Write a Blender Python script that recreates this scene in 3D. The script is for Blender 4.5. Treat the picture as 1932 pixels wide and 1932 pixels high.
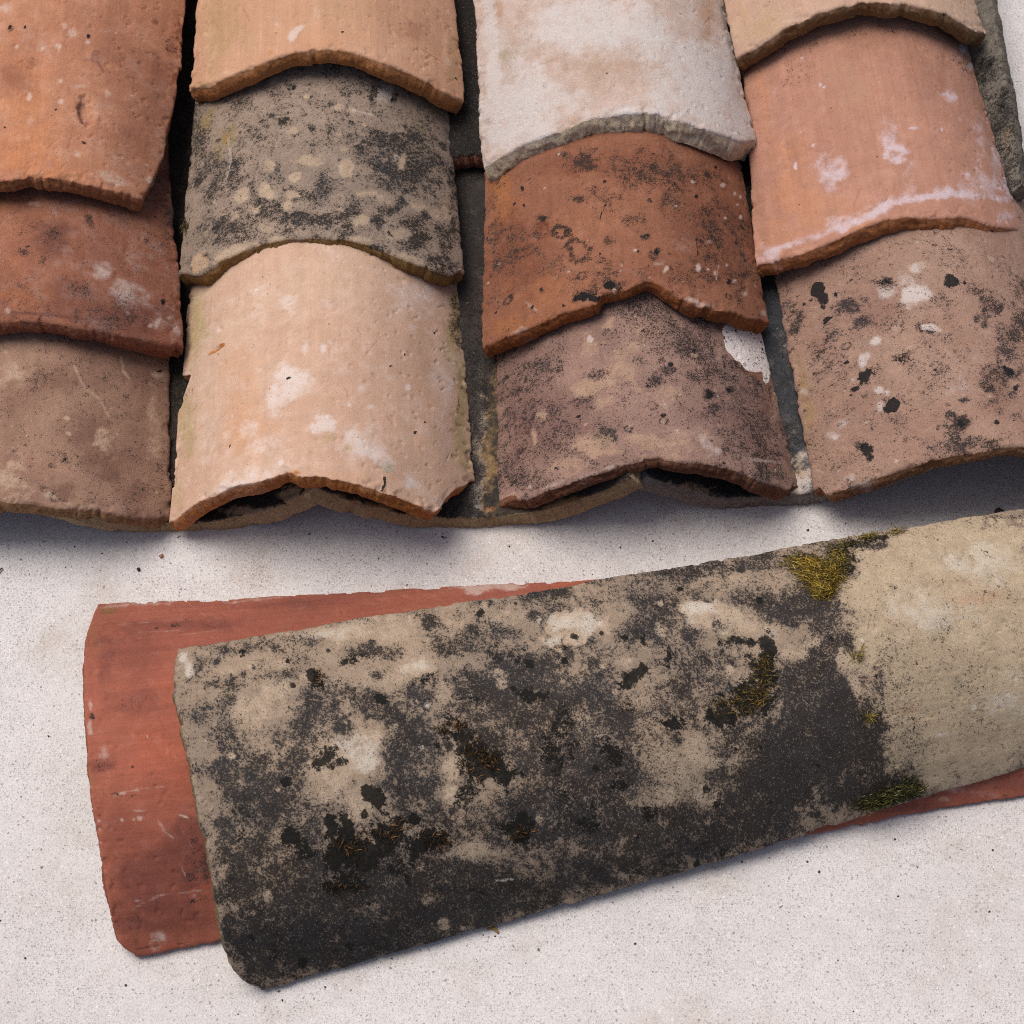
import bpy, math, random
import numpy as np
from mathutils import Vector, Euler

scene = bpy.context.scene
for o in list(bpy.data.objects):
    bpy.data.objects.remove(o, do_unlink=True)
COL = scene.collection

# ---------------------------------------------------------------- camera
PITCH = math.radians(67.0)
DIST = 1.12
cam_data = bpy.data.cameras.new('camera')
cam = bpy.data.objects.new('camera', cam_data)
COL.objects.link(cam)
cam.location = (0.0, -DIST * math.cos(PITCH), DIST * math.sin(PITCH))
cam.rotation_euler = (math.radians(90) - PITCH, 0, 0)
cam_data.sensor_width = 36.0
cam_data.lens = 36.0 * 3500.0 / 1932.0
cam_data.clip_start = 0.05
cam_data.clip_end = 100.0
cam_data.dof.use_dof = True
cam_data.dof.focus_distance = 1.07
cam_data.dof.aperture_fstop = 16.0
scene.camera = cam

# ---------------------------------------------------------------- light: bright overcast day, sun veiled behind and left
SUN_EL = math.radians(66.0)
SUN_AZ = math.radians(-48.0)          # clockwise from +Y
world = bpy.data.worlds.new("World")
scene.world = world
world.use_nodes = True
wn = world.node_tree
wn.nodes.clear()
sky = wn.nodes.new('ShaderNodeTexSky')
sky.sky_type = 'NISHITA'
sky.sun_disc = False
sky.sun_elevation = SUN_EL
sky.sun_rotation = SUN_AZ
sky.air_density = 0.8
sky.dust_density = 6.0
sky.ozone_density = 1.0
bg = wn.nodes.new('ShaderNodeBackground')
bg.inputs['Strength'].default_value = 0.06
wo = wn.nodes.new('ShaderNodeOutputWorld')
wn.links.new(sky.outputs[0], bg.inputs['Color'])
wn.links.new(bg.outputs[0], wo.inputs['Surface'])

sun_data = bpy.data.lights.new('sun', 'SUN')
sun_data.energy = 1.5
sun_data.angle = math.radians(34.0)
sun_data.color = (1.0, 0.95, 0.89)
sun = bpy.data.objects.new('sun', sun_data)
COL.objects.link(sun)
sdir = Vector((math.sin(SUN_AZ) * math.cos(SUN_EL), math.cos(SUN_AZ) * math.cos(SUN_EL), math.sin(SUN_EL)))
sun.rotation_euler = (-sdir).to_track_quat('-Z', 'Y').to_euler()
sun.location = sdir * 5

scene.view_settings.view_transform = 'Standard'
scene.view_settings.look = 'None'
scene.view_settings.exposure = 0.79
scene.view_settings.gamma = 1.0
scene.view_settings.use_curve_mapping = False
scene.cycles.use_denoising = False
scene.cycles.max_bounces = 6
scene.cycles.filter_width = 1.0
# ---------------------------------------------------------------- numpy noise
def _hash(ix, iy, seed):
    h = (ix.astype(np.int64) * 374761393 + iy.astype(np.int64) * 668265263 + int(seed) * 974711) & 0xffffffff
    h = ((h ^ (h >> 13)) * 1274126177) & 0xffffffff
    h = ((h ^ (h >> 16)) * 2246822519) & 0xffffffff
    return ((h ^ (h >> 15)) & 0xffffff) / float(0xffffff)


def vnoise(x, y, seed=0):
    ix = np.floor(x); iy = np.floor(y)
    fx = x - ix; fy = y - iy
    ux = fx * fx * fx * (fx * (fx * 6 - 15) + 10); uy = fy * fy * fy * (fy * (fy * 6 - 15) + 10)
    a = _hash(ix, iy, seed); b = _hash(ix + 1, iy, seed)
    c = _hash(ix, iy + 1, seed); d = _hash(ix + 1, iy + 1, seed)
    return (a * (1 - ux) + b * ux) * (1 - uy) + (c * (1 - ux) + d * ux) * uy


def fbm(x, y, octaves=4, seed=0, gain=0.55):
    x = np.asarray(x, float); y = np.asarray(y, float)
    s = 0.0; amp = 1.0; tot = 0.0
    for k in range(octaves):
        ang = 0.6 + 1.1 * k
        ca, sa = math.cos(ang), math.sin(ang)
        f = 2.03 ** k
        s = s + amp * vnoise((x * ca - y * sa) * f + 17.3 * k, (x * sa + y * ca) * f - 9.1 * k, seed + 31 * k)
        tot += amp; amp *= gain
    return s / tot


def sstep(a, b, x):
    t = np.clip((x - a) / (b - a), 0, 1)
    return t * t * (3 - 2 * t)


# ---------------------------------------------------------------- shape of a curved clay tile
# s runs -1..1 across the tile, l runs in metres from the wide front end to the back
def tile_width(T, l):
    l = np.asarray(l, float)
    le = np.where(l < T['lv'], l, T['lv'] + (l - T['lv']) * 0.6)
    return np.maximum(T['w'] + T['ws'] * le, T['w'] * 0.62)


def tile_point(T, s, l):
    w = tile_width(T, l)
    h = T['h'] * (w / T['w'])
    s0 = T['s0']
    sp = np.where(s < s0, (s - s0) / (1 + s0), (s - s0) / (1 - s0))
    x = s * w * 0.5
    z = h * (1 - np.abs(sp) ** T['p'])
    y = l + T['skew'] * x
    return np.stack([x, y, z], -1)


def tile_normal(T, s, l):
    e = 1e-3
    du = tile_point(T, s + e, l) - tile_point(T, s - e, l)
    dv = tile_point(T, s, l + e) - tile_point(T, s, l - e)
    n = np.cross(du, dv)
    return n / np.linalg.norm(n, axis=-1, keepdims=True)
TILE_DATA = [
dict(id='C1R3', loc=[-0.3003, 0.1788, 0.048], rot=[0.0, -0.0, -0.004], w=0.1787, ws=-0.049, lv=0.1635, h=0.043, s0=0.14, skew=0.0211, p=2.15, len=0.36, t=0.0118, lean=0.001, rb=0.003, vis=0.2, seed=13, front=[(-0.057, -0.0012), (0.181, -0.0003), (0.429, -0.001), (0.674, -0.0019), (0.82, -0.0007), (0.853, 0.0007)], right=[(0.0018, 0.852), (0.0094, 0.873), (0.026, 0.919), (0.036, 0.948), (0.0515, 0.956), (0.0565, 0.96), (0.074, 0.983), (0.0976, 1.0), (0.108, 1.0)],
  spots=[('N','c',0.0405,0.0509,176.3,13.8,28.7,-111.6,3.5), ('B','s',0.0366,0.0511,552.9,45.0,34.3,-160.4,0.6), ('B','s',0.0403,0.0434,209.8,16.5,107.7,-429.9,0.6), ('B','s',0.0422,0.0922,473.7,35.6,83.2,-276.9,0.9),  # brown B crescents beside the dent paint its shade
   ('B','s',0.0414,0.0945,718.8,101.8,333.7,-819.5,0.8), ('B','s',0.0432,0.0952,720.7,100.9,351.6,-818.9,0.8), ('B','s',0.0435,0.0886,610.7,-540.0,-1005.2,-578.0,0.8), ('B','s',0.0442,0.0873,616.4,-540.6,-1003.6,-578.0,0.8),
   ('B','s',0.045,0.086,622.3,-541.2,-1002.0,-577.8,0.8), ('B','s',0.0458,0.0847,628.2,-541.8,-1000.3,-577.7,0.8), ('B','s',0.0465,0.0835,634.0,-542.5,-998.6,-577.6,0.8), ('B','s',0.0473,0.0822,639.6,-543.1,-997.0,-577.5,0.8),
   ('D','o',0.0817,0.1227,291.8,12.9,133.6,-161.0,0.55), ('B','s',0.0813,0.1199,389.3,17.4,220.7,-269.0,0.8), ('B','s',0.0831,0.1062,391.8,17.2,223.3,-271.2,0.6), ('B','s',0.0712,0.133,574.9,29.6,283.3,-401.2,0.7),
   ('B','s',0.0723,0.133,863.7,43.7,434.1,-601.6,0.9), ('D','o',0.004,0.083,189.9,20.6,-11.7,-209.5,0.4), ('B','s',0.005,0.0829,304.4,32.7,-12.8,-251.4,0.5), ('D','s',-0.0108,0.1094,416.8,50.0,-40.6,-274.2,0.8),
   ('K','c',-0.0112,0.1103,728.4,87.7,-93.3,-616.5,1.0), ('K','c',-0.002,0.1099,991.9,111.4,-76.2,-822.3,1.0), ('K','c',0.0368,0.1057,930.6,73.8,171.0,-705.8,1.0), ('K','s',0.0411,0.0274,567.2,-107.2,-216.6,-1016.9,0.9),
   ('K','c',0.023,0.0488,800.3,74.9,93.3,-1287.3,0.8), ('K','s',-0.0069,0.0362,1006.6,120.4,-96.7,-866.2,0.8), ('K','s',0.0355,0.0761,1093.2,89.1,179.4,-840.8,0.7), ('K','s',0.0678,0.1391,1713.3,92.0,802.5,-1199.8,0.6),
   ('W','s',0.0058,0.0577,615.1,66.3,-14.6,-319.9,1.0), ('W','s',0.0255,0.0548,536.1,48.8,50.6,-512.6,0.8), ('W','s',-0.0152,0.1268,239.0,29.5,-55.6,-304.7,0.6), ('W','s',-0.0058,0.0958,741.4,86.1,-71.1,-622.8,0.8),
   ('W','s',0.0267,0.1067,396.3,34.9,38.8,-308.9,0.7), ('W','s',0.0375,0.1014,653.5,51.5,123.1,-495.5,0.6), ('W','s',0.0198,0.096,520.3,49.2,30.9,-622.6,0.7), ('W','s',0.035,0.0681,234.6,19.3,103.7,-507.4,0.55),
   ('W','s',0.0509,0.0668,682.2,47.0,108.8,-281.4,0.6), ('W','s',0.024,0.0704,796.5,73.1,55.0,-633.8,0.6), ('W','s',0.0381,0.0182,561.5,45.7,94.1,-437.9,0.6), ('W','s',0.0565,0.0068,108.0,-20.1,-21.1,-256.0,0.5),
   ('W','s',0.0781,0.0162,287.8,182.2,203.8,-135.2,0.8), ('W','s',0.0802,0.0453,256.7,12.2,69.0,-98.0,0.4), ('W','s',0.0624,0.0036,297.0,18.4,243.2,-528.0,0.6), ('W','s',0.0103,0.0939,764.6,78.6,-15.2,-623.7,0.7),
   ('W','s',0.0216,0.111,520.1,48.1,28.7,-410.7,0.6), ('W','s',0.0636,0.1176,857.5,49.3,205.1,-348.2,0.5), ('W','s',0.0642,0.0711,1163.3,68.0,460.0,-838.8,0.7), ('B','s',0.067,0.0727,50.0,2.8,12.2,-20.9,0.42),
   ('B','s',-0.0036,0.0709,75.1,8.7,-8.9,-90.6,0.5), ('B','s',0.0507,0.1131,74.5,5.0,12.8,-30.7,0.25), ('B','s',0.0797,0.0935,117.7,5.5,18.8,-24.7,0.4), ('B','s',0.0647,0.0279,88.7,5.3,26.4,-51.9,0.3),
   ('O','s',0.0027,0.0586,51.0,5.6,-1.3,-21.3,0.55), ('O','s',0.0062,0.0123,52.1,5.7,-2.8,-66.1,0.6), ('O','s',0.0298,0.0264,54.8,4.8,7.0,-52.3,0.3), ('O','s',0.081,0.1154,292.4,13.2,65.6,-80.9,0.4),
   ('O','s',0.0292,0.0016,36.8,3.3,17.8,-147.9,0.4)],
 ),
dict(id='C1R2', loc=[-0.2932, 0.0929, 0.032], rot=[0.0, -0.0, 0.0885], w=0.184, ws=-0.0893, lv=0.1381, h=0.0385, s0=0.12, skew=-0.063, p=2.15, len=0.34, t=0.0118, lean=0.001, rb=0.004, vis=0.2, seed=12, front=[(-0.089, -0.0009), (0.16, -0.002), (0.58, -0.006), (0.842, -0.0043), (0.948, -0.0028), (0.98, 0.0009)],
  spots=[('B','s',0.0812,0.1246,87.3,-4.2,25.2,-42.0,0.8), ('B','s',0.0223,0.0542,89.8,0.1,3.2,-74.2,0.7), ('D','s',0.0238,0.0562,147.4,-0.1,6.6,-121.2,0.35), ('D','s',0.0595,0.0105,70.4,-2.1,27.0,-91.4,0.4),
   ('B','s',0.0609,0.0073,50.5,-1.5,18.5,-61.1,0.6), ('B','s',0.0318,0.0161,66.9,-0.5,9.1,-91.5,0.4), ('D','s',0.0377,0.0223,130.0,-1.5,21.7,-151.7,0.4), ('D','s',0.086,0.0957,117.7,-6.0,15.5,-25.6,0.32),
   ('D','s',0.0064,0.0637,78.2,1.2,-5.3,-132.7,0.25), ('D','s',0.0104,0.0154,106.7,1.2,-3.7,-137.5,0.3), ('D','s',0.0428,0.0707,420.2,-7.0,45.2,-219.5,0.7), ('D','s',0.0052,0.045,224.6,3.6,-14.7,-336.3,0.5),
   ('D','s',0.0163,0.0392,267.3,1.7,0.5,-225.1,0.4), ('K','s',0.0073,0.0501,498.7,159.7,492.6,-1251.7,0.8), ('K','s',0.0787,0.087,703.9,-32.0,273.7,-517.0,0.7), ('K','s',0.082,0.0268,717.7,-33.8,185.7,-384.8,0.8),
   ('D','s',0.0738,0.0669,587.2,-24.3,202.7,-437.5,0.7), ('W','s',0.0508,0.0341,313.6,-7.1,66.9,-270.1,0.95), ('W','s',0.0494,0.0367,171.9,-3.7,32.1,-134.8,0.5), ('W','s',0.0651,0.0235,88.3,-3.0,36.5,-104.4,0.5),
   ('W','s',0.0595,0.0272,219.0,-6.5,52.3,-169.4,0.5), ('W','s',0.0794,0.0106,948.8,-271.2,-9.4,-250.8,0.7), ('W','s',0.0757,0.0071,897.8,-37.8,282.6,-684.3,0.7), ('W','s',0.0855,0.0173,601.0,-29.9,449.2,-902.9,0.6),
   ('W','s',-0.0036,0.006,524.0,12.6,-34.3,-461.6,0.5), ('W','s',0.0821,0.0364,596.5,-28.2,110.3,-223.0,0.4), ('W','s',0.0093,0.0806,156.1,1.9,-15.5,-524.3,0.5), ('W','s',0.0888,0.0077,362.2,-18.9,99.1,-194.6,0.5),
   ('W','s',0.0695,0.0554,117.3,-4.4,27.5,-66.2,0.2), ('O','s',0.0104,0.0136,35.6,0.4,-3.7,-137.7,0.5), ('O','s',0.0028,0.0828,51.5,0.9,-5.6,-104.7,0.6), ('O','s',0.0007,0.0304,62.8,1.3,-2.7,-45.3,0.3),
   ('B','s',-0.0012,0.005,697.5,-27.6,-133.5,-923.1,0.7), ('B','s',0.0004,0.0048,699.7,-28.5,-128.4,-923.2,0.7), ('B','s',0.002,0.0046,701.8,-29.5,-123.4,-923.2,0.7), ('B','s',0.0036,0.0044,703.8,-30.5,-118.5,-923.2,0.7),
   ('B','s',0.0051,0.0041,705.8,-31.4,-113.8,-923.2,0.7), ('B','s',0.0067,0.004,707.6,-32.4,-109.3,-923.2,0.7), ('B','s',0.0083,0.0038,709.3,-33.3,-105.1,-923.2,0.7), ('B','s',0.0098,0.0036,710.8,-34.3,-101.2,-923.2,0.7),
   ('B','s',0.0114,0.0034,712.2,-35.2,-97.8,-923.2,0.7), ('B','s',0.0129,0.0033,714.5,-36.2,-91.9,-923.1,0.7), ('B','s',0.0145,0.0031,717.0,-37.1,-85.1,-923.1,0.7), ('B','s',0.016,0.003,719.7,-38.1,-77.8,-923.0,0.7),
   ('B','s',0.0176,0.0029,722.5,-39.0,-70.3,-922.9,0.7), ('B','s',0.0191,0.0028,725.3,-40.0,-62.4,-922.8,0.7), ('B','s',0.0206,0.0027,728.2,-40.9,-54.4,-922.7,0.7), ('B','s',0.0222,0.0026,731.0,-41.9,-46.2,-922.6,0.7),
   ('B','s',0.0237,0.0025,733.9,-42.8,-37.9,-922.4,0.7), ('B','s',0.0252,0.0025,736.7,-43.8,-29.5,-922.2,0.7), ('B','s',0.0267,0.0024,739.6,-44.7,-20.9,-922.1,0.7), ('B','s',0.0282,0.0024,742.4,-45.7,-12.3,-921.8,0.7),
   ('B','s',0.0297,0.0023,743.4,-87.2,-77.7,-915.0,0.7), ('B','s',0.0312,0.0022,746.6,-88.2,-69.2,-914.7,0.7), ('B','s',0.0327,0.0021,749.8,-89.1,-60.7,-914.5,0.7), ('B','s',0.0342,0.002,752.9,-90.0,-52.1,-914.2,0.7),
   ('B','s',0.0356,0.0019,756.0,-91.0,-43.4,-913.9,0.7), ('B','s',0.0371,0.0018,759.1,-91.9,-34.8,-913.6,0.7), ('B','s',0.0386,0.0018,762.1,-92.8,-26.0,-913.2,0.7), ('B','s',0.04,0.0018,765.1,-93.7,-17.3,-912.9,0.7),
   ('B','s',0.0415,0.0018,768.1,-94.7,-8.4,-912.5,0.7), ('B','s',0.043,0.0018,771.0,-95.6,0.4,-912.1,0.7), ('B','s',0.0444,0.0018,773.8,-96.5,9.3,-911.7,0.7), ('B','s',0.0459,0.0018,776.7,-97.4,18.2,-911.3,0.7),
   ('B','s',0.0473,0.0018,779.5,-98.3,27.1,-910.8,0.7), ('B','s',0.0487,0.0018,782.2,-99.2,36.0,-910.4,0.7), ('B','s',0.0502,0.0019,784.9,-100.1,45.0,-909.9,0.7), ('B','s',0.0516,0.002,787.5,-101.0,54.0,-909.4,0.7),
   ('B','s',0.053,0.0019,773.3,-257.2,-250.5,-837.2,0.7), ('B','s',0.0543,0.0015,777.0,-258.0,-243.9,-836.7,0.7), ('B','s',0.0555,0.0011,780.5,-258.7,-237.4,-836.2,0.7), ('B','s',0.0568,0.0008,784.1,-259.5,-230.7,-835.7,0.7),
   ('B','s',0.058,0.0004,787.6,-260.2,-224.1,-835.2,0.7), ('B','s',0.0593,0.0001,791.0,-261.0,-217.6,-834.7,0.7), ('B','s',0.0606,-0.0002,794.5,-261.7,-210.9,-834.1,0.7), ('B','s',0.0618,-0.0006,797.9,-262.5,-204.3,-833.6,0.7),
   ('B','s',0.0631,-0.0009,801.3,-263.2,-197.6,-833.0,0.7)],
 ),
dict(id='C1R1', loc=[-0.2913, -0.0123, 0.016], rot=[0.0, -0.0, 0.0709], w=0.1753, ws=-0.02, lv=0.1112, h=0.036, s0=0.1, skew=-0.071, p=2.15, len=0.34, t=0.0118, lean=0.001, rb=0.004, vis=0.2, seed=11, front=[(-0.037, -0.0044), (0.117, -0.0042), (0.364, -0.0061), (0.734, -0.005), (0.942, -0.001), (0.979, 0.002)],
  spots=[('B','s',0.0447,0.0443,69.7,0.9,15.3,-80.2,0.6), ('B','s',0.0535,0.0272,84.8,0.7,20.2,-85.8,0.65), ('B','s',0.0564,0.0194,199.2,1.4,51.9,-209.3,0.5), ('B','s',0.0278,0.0786,66.6,1.4,12.9,-128.4,0.4),
   ('B','s',0.034,0.0035,173.3,3.2,21.6,-186.3,0.7), ('B','s',0.0739,0.0794,119.5,-0.2,18.6,-46.4,0.3), ('B','s',0.0128,0.0707,80.7,2.4,1.6,-94.8,0.3), ('B','s',0.0689,0.011,121.8,0.1,38.5,-122.2,0.4),
   ('B','s',0.0014,0.0395,200.4,7.1,-0.6,-32.3,0.3), ('T','s',0.062,0.0986,313.4,-607.5,-1116.5,-134.5,0.7), ('T','s',0.0622,0.0966,314.0,-608.3,-1117.6,-134.5,0.7), ('T','s',0.0625,0.0947,314.6,-609.1,-1118.6,-134.6,0.7),
   ('T','s',0.0627,0.0927,315.2,-609.8,-1119.7,-134.6,0.7), ('T','s',0.063,0.0908,315.8,-610.6,-1120.7,-134.7,0.7), ('T','s',0.0636,0.0892,647.8,-485.8,-736.3,-572.3,0.7), ('T','s',0.0646,0.0879,651.5,-486.3,-734.5,-572.2,0.7),
   ('T','s',0.0656,0.0866,655.4,-486.8,-732.5,-572.0,0.7), ('T','s',0.0666,0.0853,659.0,-487.2,-730.6,-571.9,0.7), ('T','s',0.0448,0.0718,679.2,-385.8,-569.6,-745.5,0.6), ('T','s',0.046,0.0709,683.5,-386.3,-565.9,-745.3,0.6),
   ('T','s',0.0472,0.07,688.0,-386.8,-562.2,-745.2,0.6), ('T','s',0.0484,0.069,692.4,-387.2,-558.4,-745.0,0.6), ('T','s',0.0497,0.0681,696.8,-387.7,-554.6,-744.8,0.6), ('T','s',0.0508,0.0673,701.0,-388.1,-550.9,-744.6,0.6),
   ('T','s',0.0518,0.066,487.3,-560.6,-939.6,-433.0,0.6), ('T','s',0.0526,0.0644,490.3,-561.2,-939.6,-433.0,0.6), ('T','s',0.0533,0.0629,493.1,-561.8,-939.7,-433.1,0.6), ('T','s',0.054,0.0613,496.1,-562.4,-939.7,-433.1,0.6),
   ('T','s',0.0547,0.0597,498.9,-563.1,-939.8,-433.1,0.6), ('T','s',0.0555,0.0582,501.8,-563.7,-939.8,-433.1,0.6), ('T','s',0.0369,0.0861,396.4,-564.7,-970.2,-397.5,0.4), ('T','s',0.0375,0.0846,399.0,-565.4,-970.7,-397.5,0.4),
   ('T','s',0.0381,0.0831,401.6,-566.0,-971.1,-397.6,0.4), ('T','s',0.0387,0.0816,404.2,-566.6,-971.6,-397.7,0.4), ('T','s',0.0394,0.0801,406.7,-567.3,-972.0,-397.8,0.4), ('T','s',0.04,0.0786,409.3,-567.9,-972.5,-397.9,0.4),
   ('T','s',0.0406,0.0772,411.8,-568.5,-972.9,-397.9,0.4), ('T','s',0.0412,0.0757,414.4,-569.1,-973.3,-398.0,0.4), ('T','s',0.0418,0.0742,416.9,-569.7,-973.7,-398.1,0.4), ('T','s',0.0424,0.0727,419.4,-570.4,-974.1,-398.1,0.4),
   ('K','s',0.0326,0.0243,857.5,16.4,42.1,-367.1,0.7), ('D','s',0.0326,0.0243,571.7,10.9,37.4,-326.3,0.6), ('K','s',0.0821,0.0975,418.0,131.4,816.6,-860.6,0.9), ('W','s',0.0816,0.0944,299.2,-1.5,214.3,-457.9,0.8),
   ('W','s',0.0794,0.0948,597.3,-2.4,207.5,-458.3,0.7), ('K','s',0.0036,0.0288,1076.9,37.2,-12.5,-977.3,0.7), ('K','s',0.0631,0.0367,1198.8,4.6,288.0,-962.0,0.6), ('O','s',0.0113,0.019,54.7,1.7,0.6,-73.8,0.3),
   ('W','s',0.0253,0.001,243.2,5.7,26.6,-373.8,0.45), ('T','s',-0.0001,0.0814,105.0,3.8,-2.5,-94.1,0.5), ('T','s',0.0024,0.0122,81.1,2.9,-0.8,-49.5,0.5), ('R','c',0.0442,-0.0094,244.9,-87.6,-131.3,-342.7,1.2),
   ('T','s',0.0547,0.0413,118.3,0.9,36.1,-144.3,0.5), ('T','s',0.0795,0.0602,259.0,-1.0,19.8,-46.9,0.5), ('T','s',0.0385,-0.0043,50.1,0.8,51.3,-374.5,0.35)],
 ),
dict(id='C2R3', loc=[-0.1182, 0.266, 0.048], rot=[0.0, -0.0, 0.0382], w=0.1741, ws=-0.1143, lv=0.0764, h=0.05, s0=0.05, skew=-0.0661, p=2.15, len=0.36, t=0.0118, lean=0.002, rb=0.003, vis=0.16, seed=23, front=[(-1.0, 0.0041), (-0.82, -0.0043), (-0.667, -0.0067), (-0.471, -0.006), (-0.23, -0.0024), (0.048, 0.0001), (0.327, -0.0013), (0.543, -0.0047), (0.76, -0.0045), (0.908, -0.0033), (0.996, -0.0003)],
  spots=[('W','s',-0.0162,0.0117,147.6,111.4,235.0,-210.8,0.95), ('W','s',-0.012,0.0156,192.1,147.4,326.3,-281.8,0.6), ('W','s',-0.0005,0.0294,253.6,1.6,-0.8,-201.9,0.3), ('W','s',-0.0272,0.0245,365.2,12.6,-43.6,-173.5,0.3),
   ('B','s',0.058,0.0298,92.0,-4.9,53.3,-80.9,0.55), ('B','s',0.0447,0.0396,78.1,-3.1,20.1,-40.2,0.3), ('B','s',0.0287,0.0311,173.3,-4.1,17.6,-60.6,0.25), ('G','s',-0.0713,0.0379,97.4,8.5,-19.4,-26.7,0.55),
   ('G','s',-0.0756,-0.0036,126.9,11.6,-124.5,-176.5,0.6), ('G','s',0.0125,0.0321,30.8,-0.2,14.1,-134.4,0.25), ('G','s',-0.0561,0.0406,133.9,9.1,-22.7,-40.0,0.4), ('G','s',0.0799,0.0272,255.9,-19.4,37.5,-40.6,0.5),
   ('G','s',0.0505,-0.0112,53.0,-2.4,92.3,-178.6,0.3), ('T','s',-0.0727,0.0217,158.6,14.0,-21.7,-30.4,0.5), ('G','s',-0.0443,0.0096,176.0,9.4,-16.9,-40.9,0.3), ('W','s',0.0787,0.0479,381.8,-28.6,32.5,-34.3,0.35),
   ('K','s',-0.0271,0.0154,1466.4,50.4,-299.2,-1222.7,0.8), ('K','s',0.0142,0.0138,775.6,-6.9,144.9,-1226.0,0.7), ('K','s',0.0494,0.0316,1044.6,-46.8,668.9,-1212.1,0.6), ('O','s',-0.0303,0.0015,585.7,22.1,-132.2,-494.0,0.8),
   ('O','s',0.0061,0.0091,38.5,-0.0,3.9,-94.6,0.35), ('B','s',-0.0502,0.0442,56.2,-534.5,-1191.7,-511.1,0.6), ('B','s',-0.0494,0.042,63.2,-535.6,-1190.4,-511.0,0.6), ('B','s',-0.0486,0.0399,70.4,-536.7,-1188.9,-510.9,0.6),
   ('B','s',-0.0477,0.0378,77.2,-537.8,-1187.6,-510.8,0.6), ('B','s',-0.0469,0.0357,84.0,-539.0,-1186.3,-510.7,0.6), ('B','s',-0.0461,0.0337,91.0,-540.1,-1184.9,-510.6,0.6), ('B','s',-0.0453,0.0316,97.6,-541.2,-1183.5,-510.5,0.6),
   ('B','s',0.0609,0.0195,1176.7,-501.2,-177.5,-968.7,0.4), ('B','s',0.0617,0.0194,1181.1,-502.0,-166.5,-968.1,0.4), ('B','s',0.0626,0.0192,1185.4,-502.7,-155.4,-967.5,0.4), ('B','s',0.0635,0.0191,1189.6,-503.5,-144.4,-966.9,0.4),
   ('B','s',0.0644,0.019,1194.1,-504.3,-132.9,-966.2,0.4), ('B','s',0.0652,0.0189,1198.3,-505.1,-121.7,-965.6,0.4), ('B','s',0.0661,0.0188,1202.5,-505.9,-110.6,-965.0,0.4), ('B','s',0.067,0.0187,1206.8,-506.6,-98.9,-964.3,0.4),
   ('B','s',0.0678,0.0186,1210.9,-507.4,-87.8,-963.7,0.4), ('B','s',0.0687,0.0185,1215.0,-508.1,-76.6,-963.0,0.4), ('B','s',0.0696,0.0184,1219.1,-508.9,-65.3,-962.3,0.4), ('B','s',0.0705,0.0184,1223.3,-509.6,-53.6,-961.6,0.4),
   ('B','s',0.0713,0.0184,1227.3,-510.4,-42.3,-961.0,0.4), ('B','s',0.0722,0.0183,1231.3,-511.1,-31.0,-960.3,0.4), ('B','s',0.0731,0.0183,1235.2,-511.8,-19.7,-959.6,0.4), ('B','s',0.074,0.0183,1239.3,-512.6,-7.8,-958.9,0.4),
   ('B','s',0.0748,0.0183,1243.2,-513.3,3.6,-958.2,0.4), ('B','s',0.0757,0.0183,1247.0,-514.0,15.0,-957.4,0.4), ('B','s',0.0766,0.0183,1251.0,-514.7,26.9,-956.7,0.4), ('B','s',0.0775,0.0183,1254.8,-515.4,38.3,-956.0,0.4),
   ('B','s',0.0784,0.0184,1258.5,-516.1,49.8,-955.2,0.4), ('B','s',0.0792,0.0184,1262.3,-516.8,61.3,-954.5,0.4), ('T','s',-0.0585,-0.0021,135.4,9.5,-223.3,-412.1,0.6), ('O','s',-0.0406,-0.0001,71.4,3.5,-113.6,-308.9,0.3)],
 ),
dict(id='C2R2', loc=[-0.1184, 0.1437, 0.032], rot=[0.0, -0.0, 0.0305], w=0.1752, ws=-0.1001, lv=0.1278, h=0.0465, s0=0.06, skew=-0.022, p=2.15, len=0.34, t=0.0118, lean=0.001, rb=0.004, vis=0.2, seed=22, front=[(-1.0, 0.0038), (-0.806, -0.0057), (-0.643, -0.0029), (-0.409, -0.0006), (-0.185, 0.0004), (0.063, 0.0), (0.319, -0.0017), (0.529, -0.0047), (0.738, -0.0076), (0.918, -0.0041), (0.988, 0.003)],
  spots=[('T','c',0.0199,0.0503,225.3,-1.2,20.1,-185.0,1.3), ('T','c',-0.0115,0.046,255.3,6.4,-26.4,-236.3,1.2), ('T','s',-0.0309,0.0391,247.4,11.0,-47.2,-186.5,1.1), ('T','c',-0.0456,0.0379,179.1,10.8,-63.7,-174.0,1.3),
   ('T','s',-0.0261,0.0345,300.3,11.9,-43.2,-201.5,1.0), ('T','s',-0.0059,0.0571,96.1,1.9,-13.6,-184.2,0.9), ('T','s',-0.029,0.0568,296.0,12.6,-49.1,-198.2,0.8), ('T','s',-0.053,-0.0005,89.0,38.5,21.6,-195.7,1.0),
   ('T','s',-0.0393,0.0004,117.7,32.6,0.7,-212.7,1.1), ('T','s',-0.0194,0.0008,90.6,3.0,-41.4,-268.7,0.9), ('T','s',-0.0295,0.011,188.1,8.1,-67.6,-296.1,0.7), ('T','s',0.0279,0.0144,200.8,-2.5,44.7,-265.8,0.9),
   ('T','s',-0.015,0.0254,256.0,7.3,-28.9,-219.9,0.8), ('T','s',0.0153,0.03,197.8,-0.2,16.8,-263.0,0.7), ('T','s',0.0496,0.0089,161.8,-5.3,69.1,-190.2,0.8), ('T','s',0.0622,0.0356,145.0,-6.5,95.5,-186.2,0.6),
   ('T','s',0.053,0.0646,352.3,-12.9,82.3,-182.6,0.9), ('T','s',0.0781,0.0413,261.6,-15.7,97.4,-143.7,0.7), ('T','s',0.0341,0.0347,123.1,-2.3,77.0,-327.2,0.6), ('T','s',0.072,0.0653,223.9,-12.2,118.7,-182.0,0.5),
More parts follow.
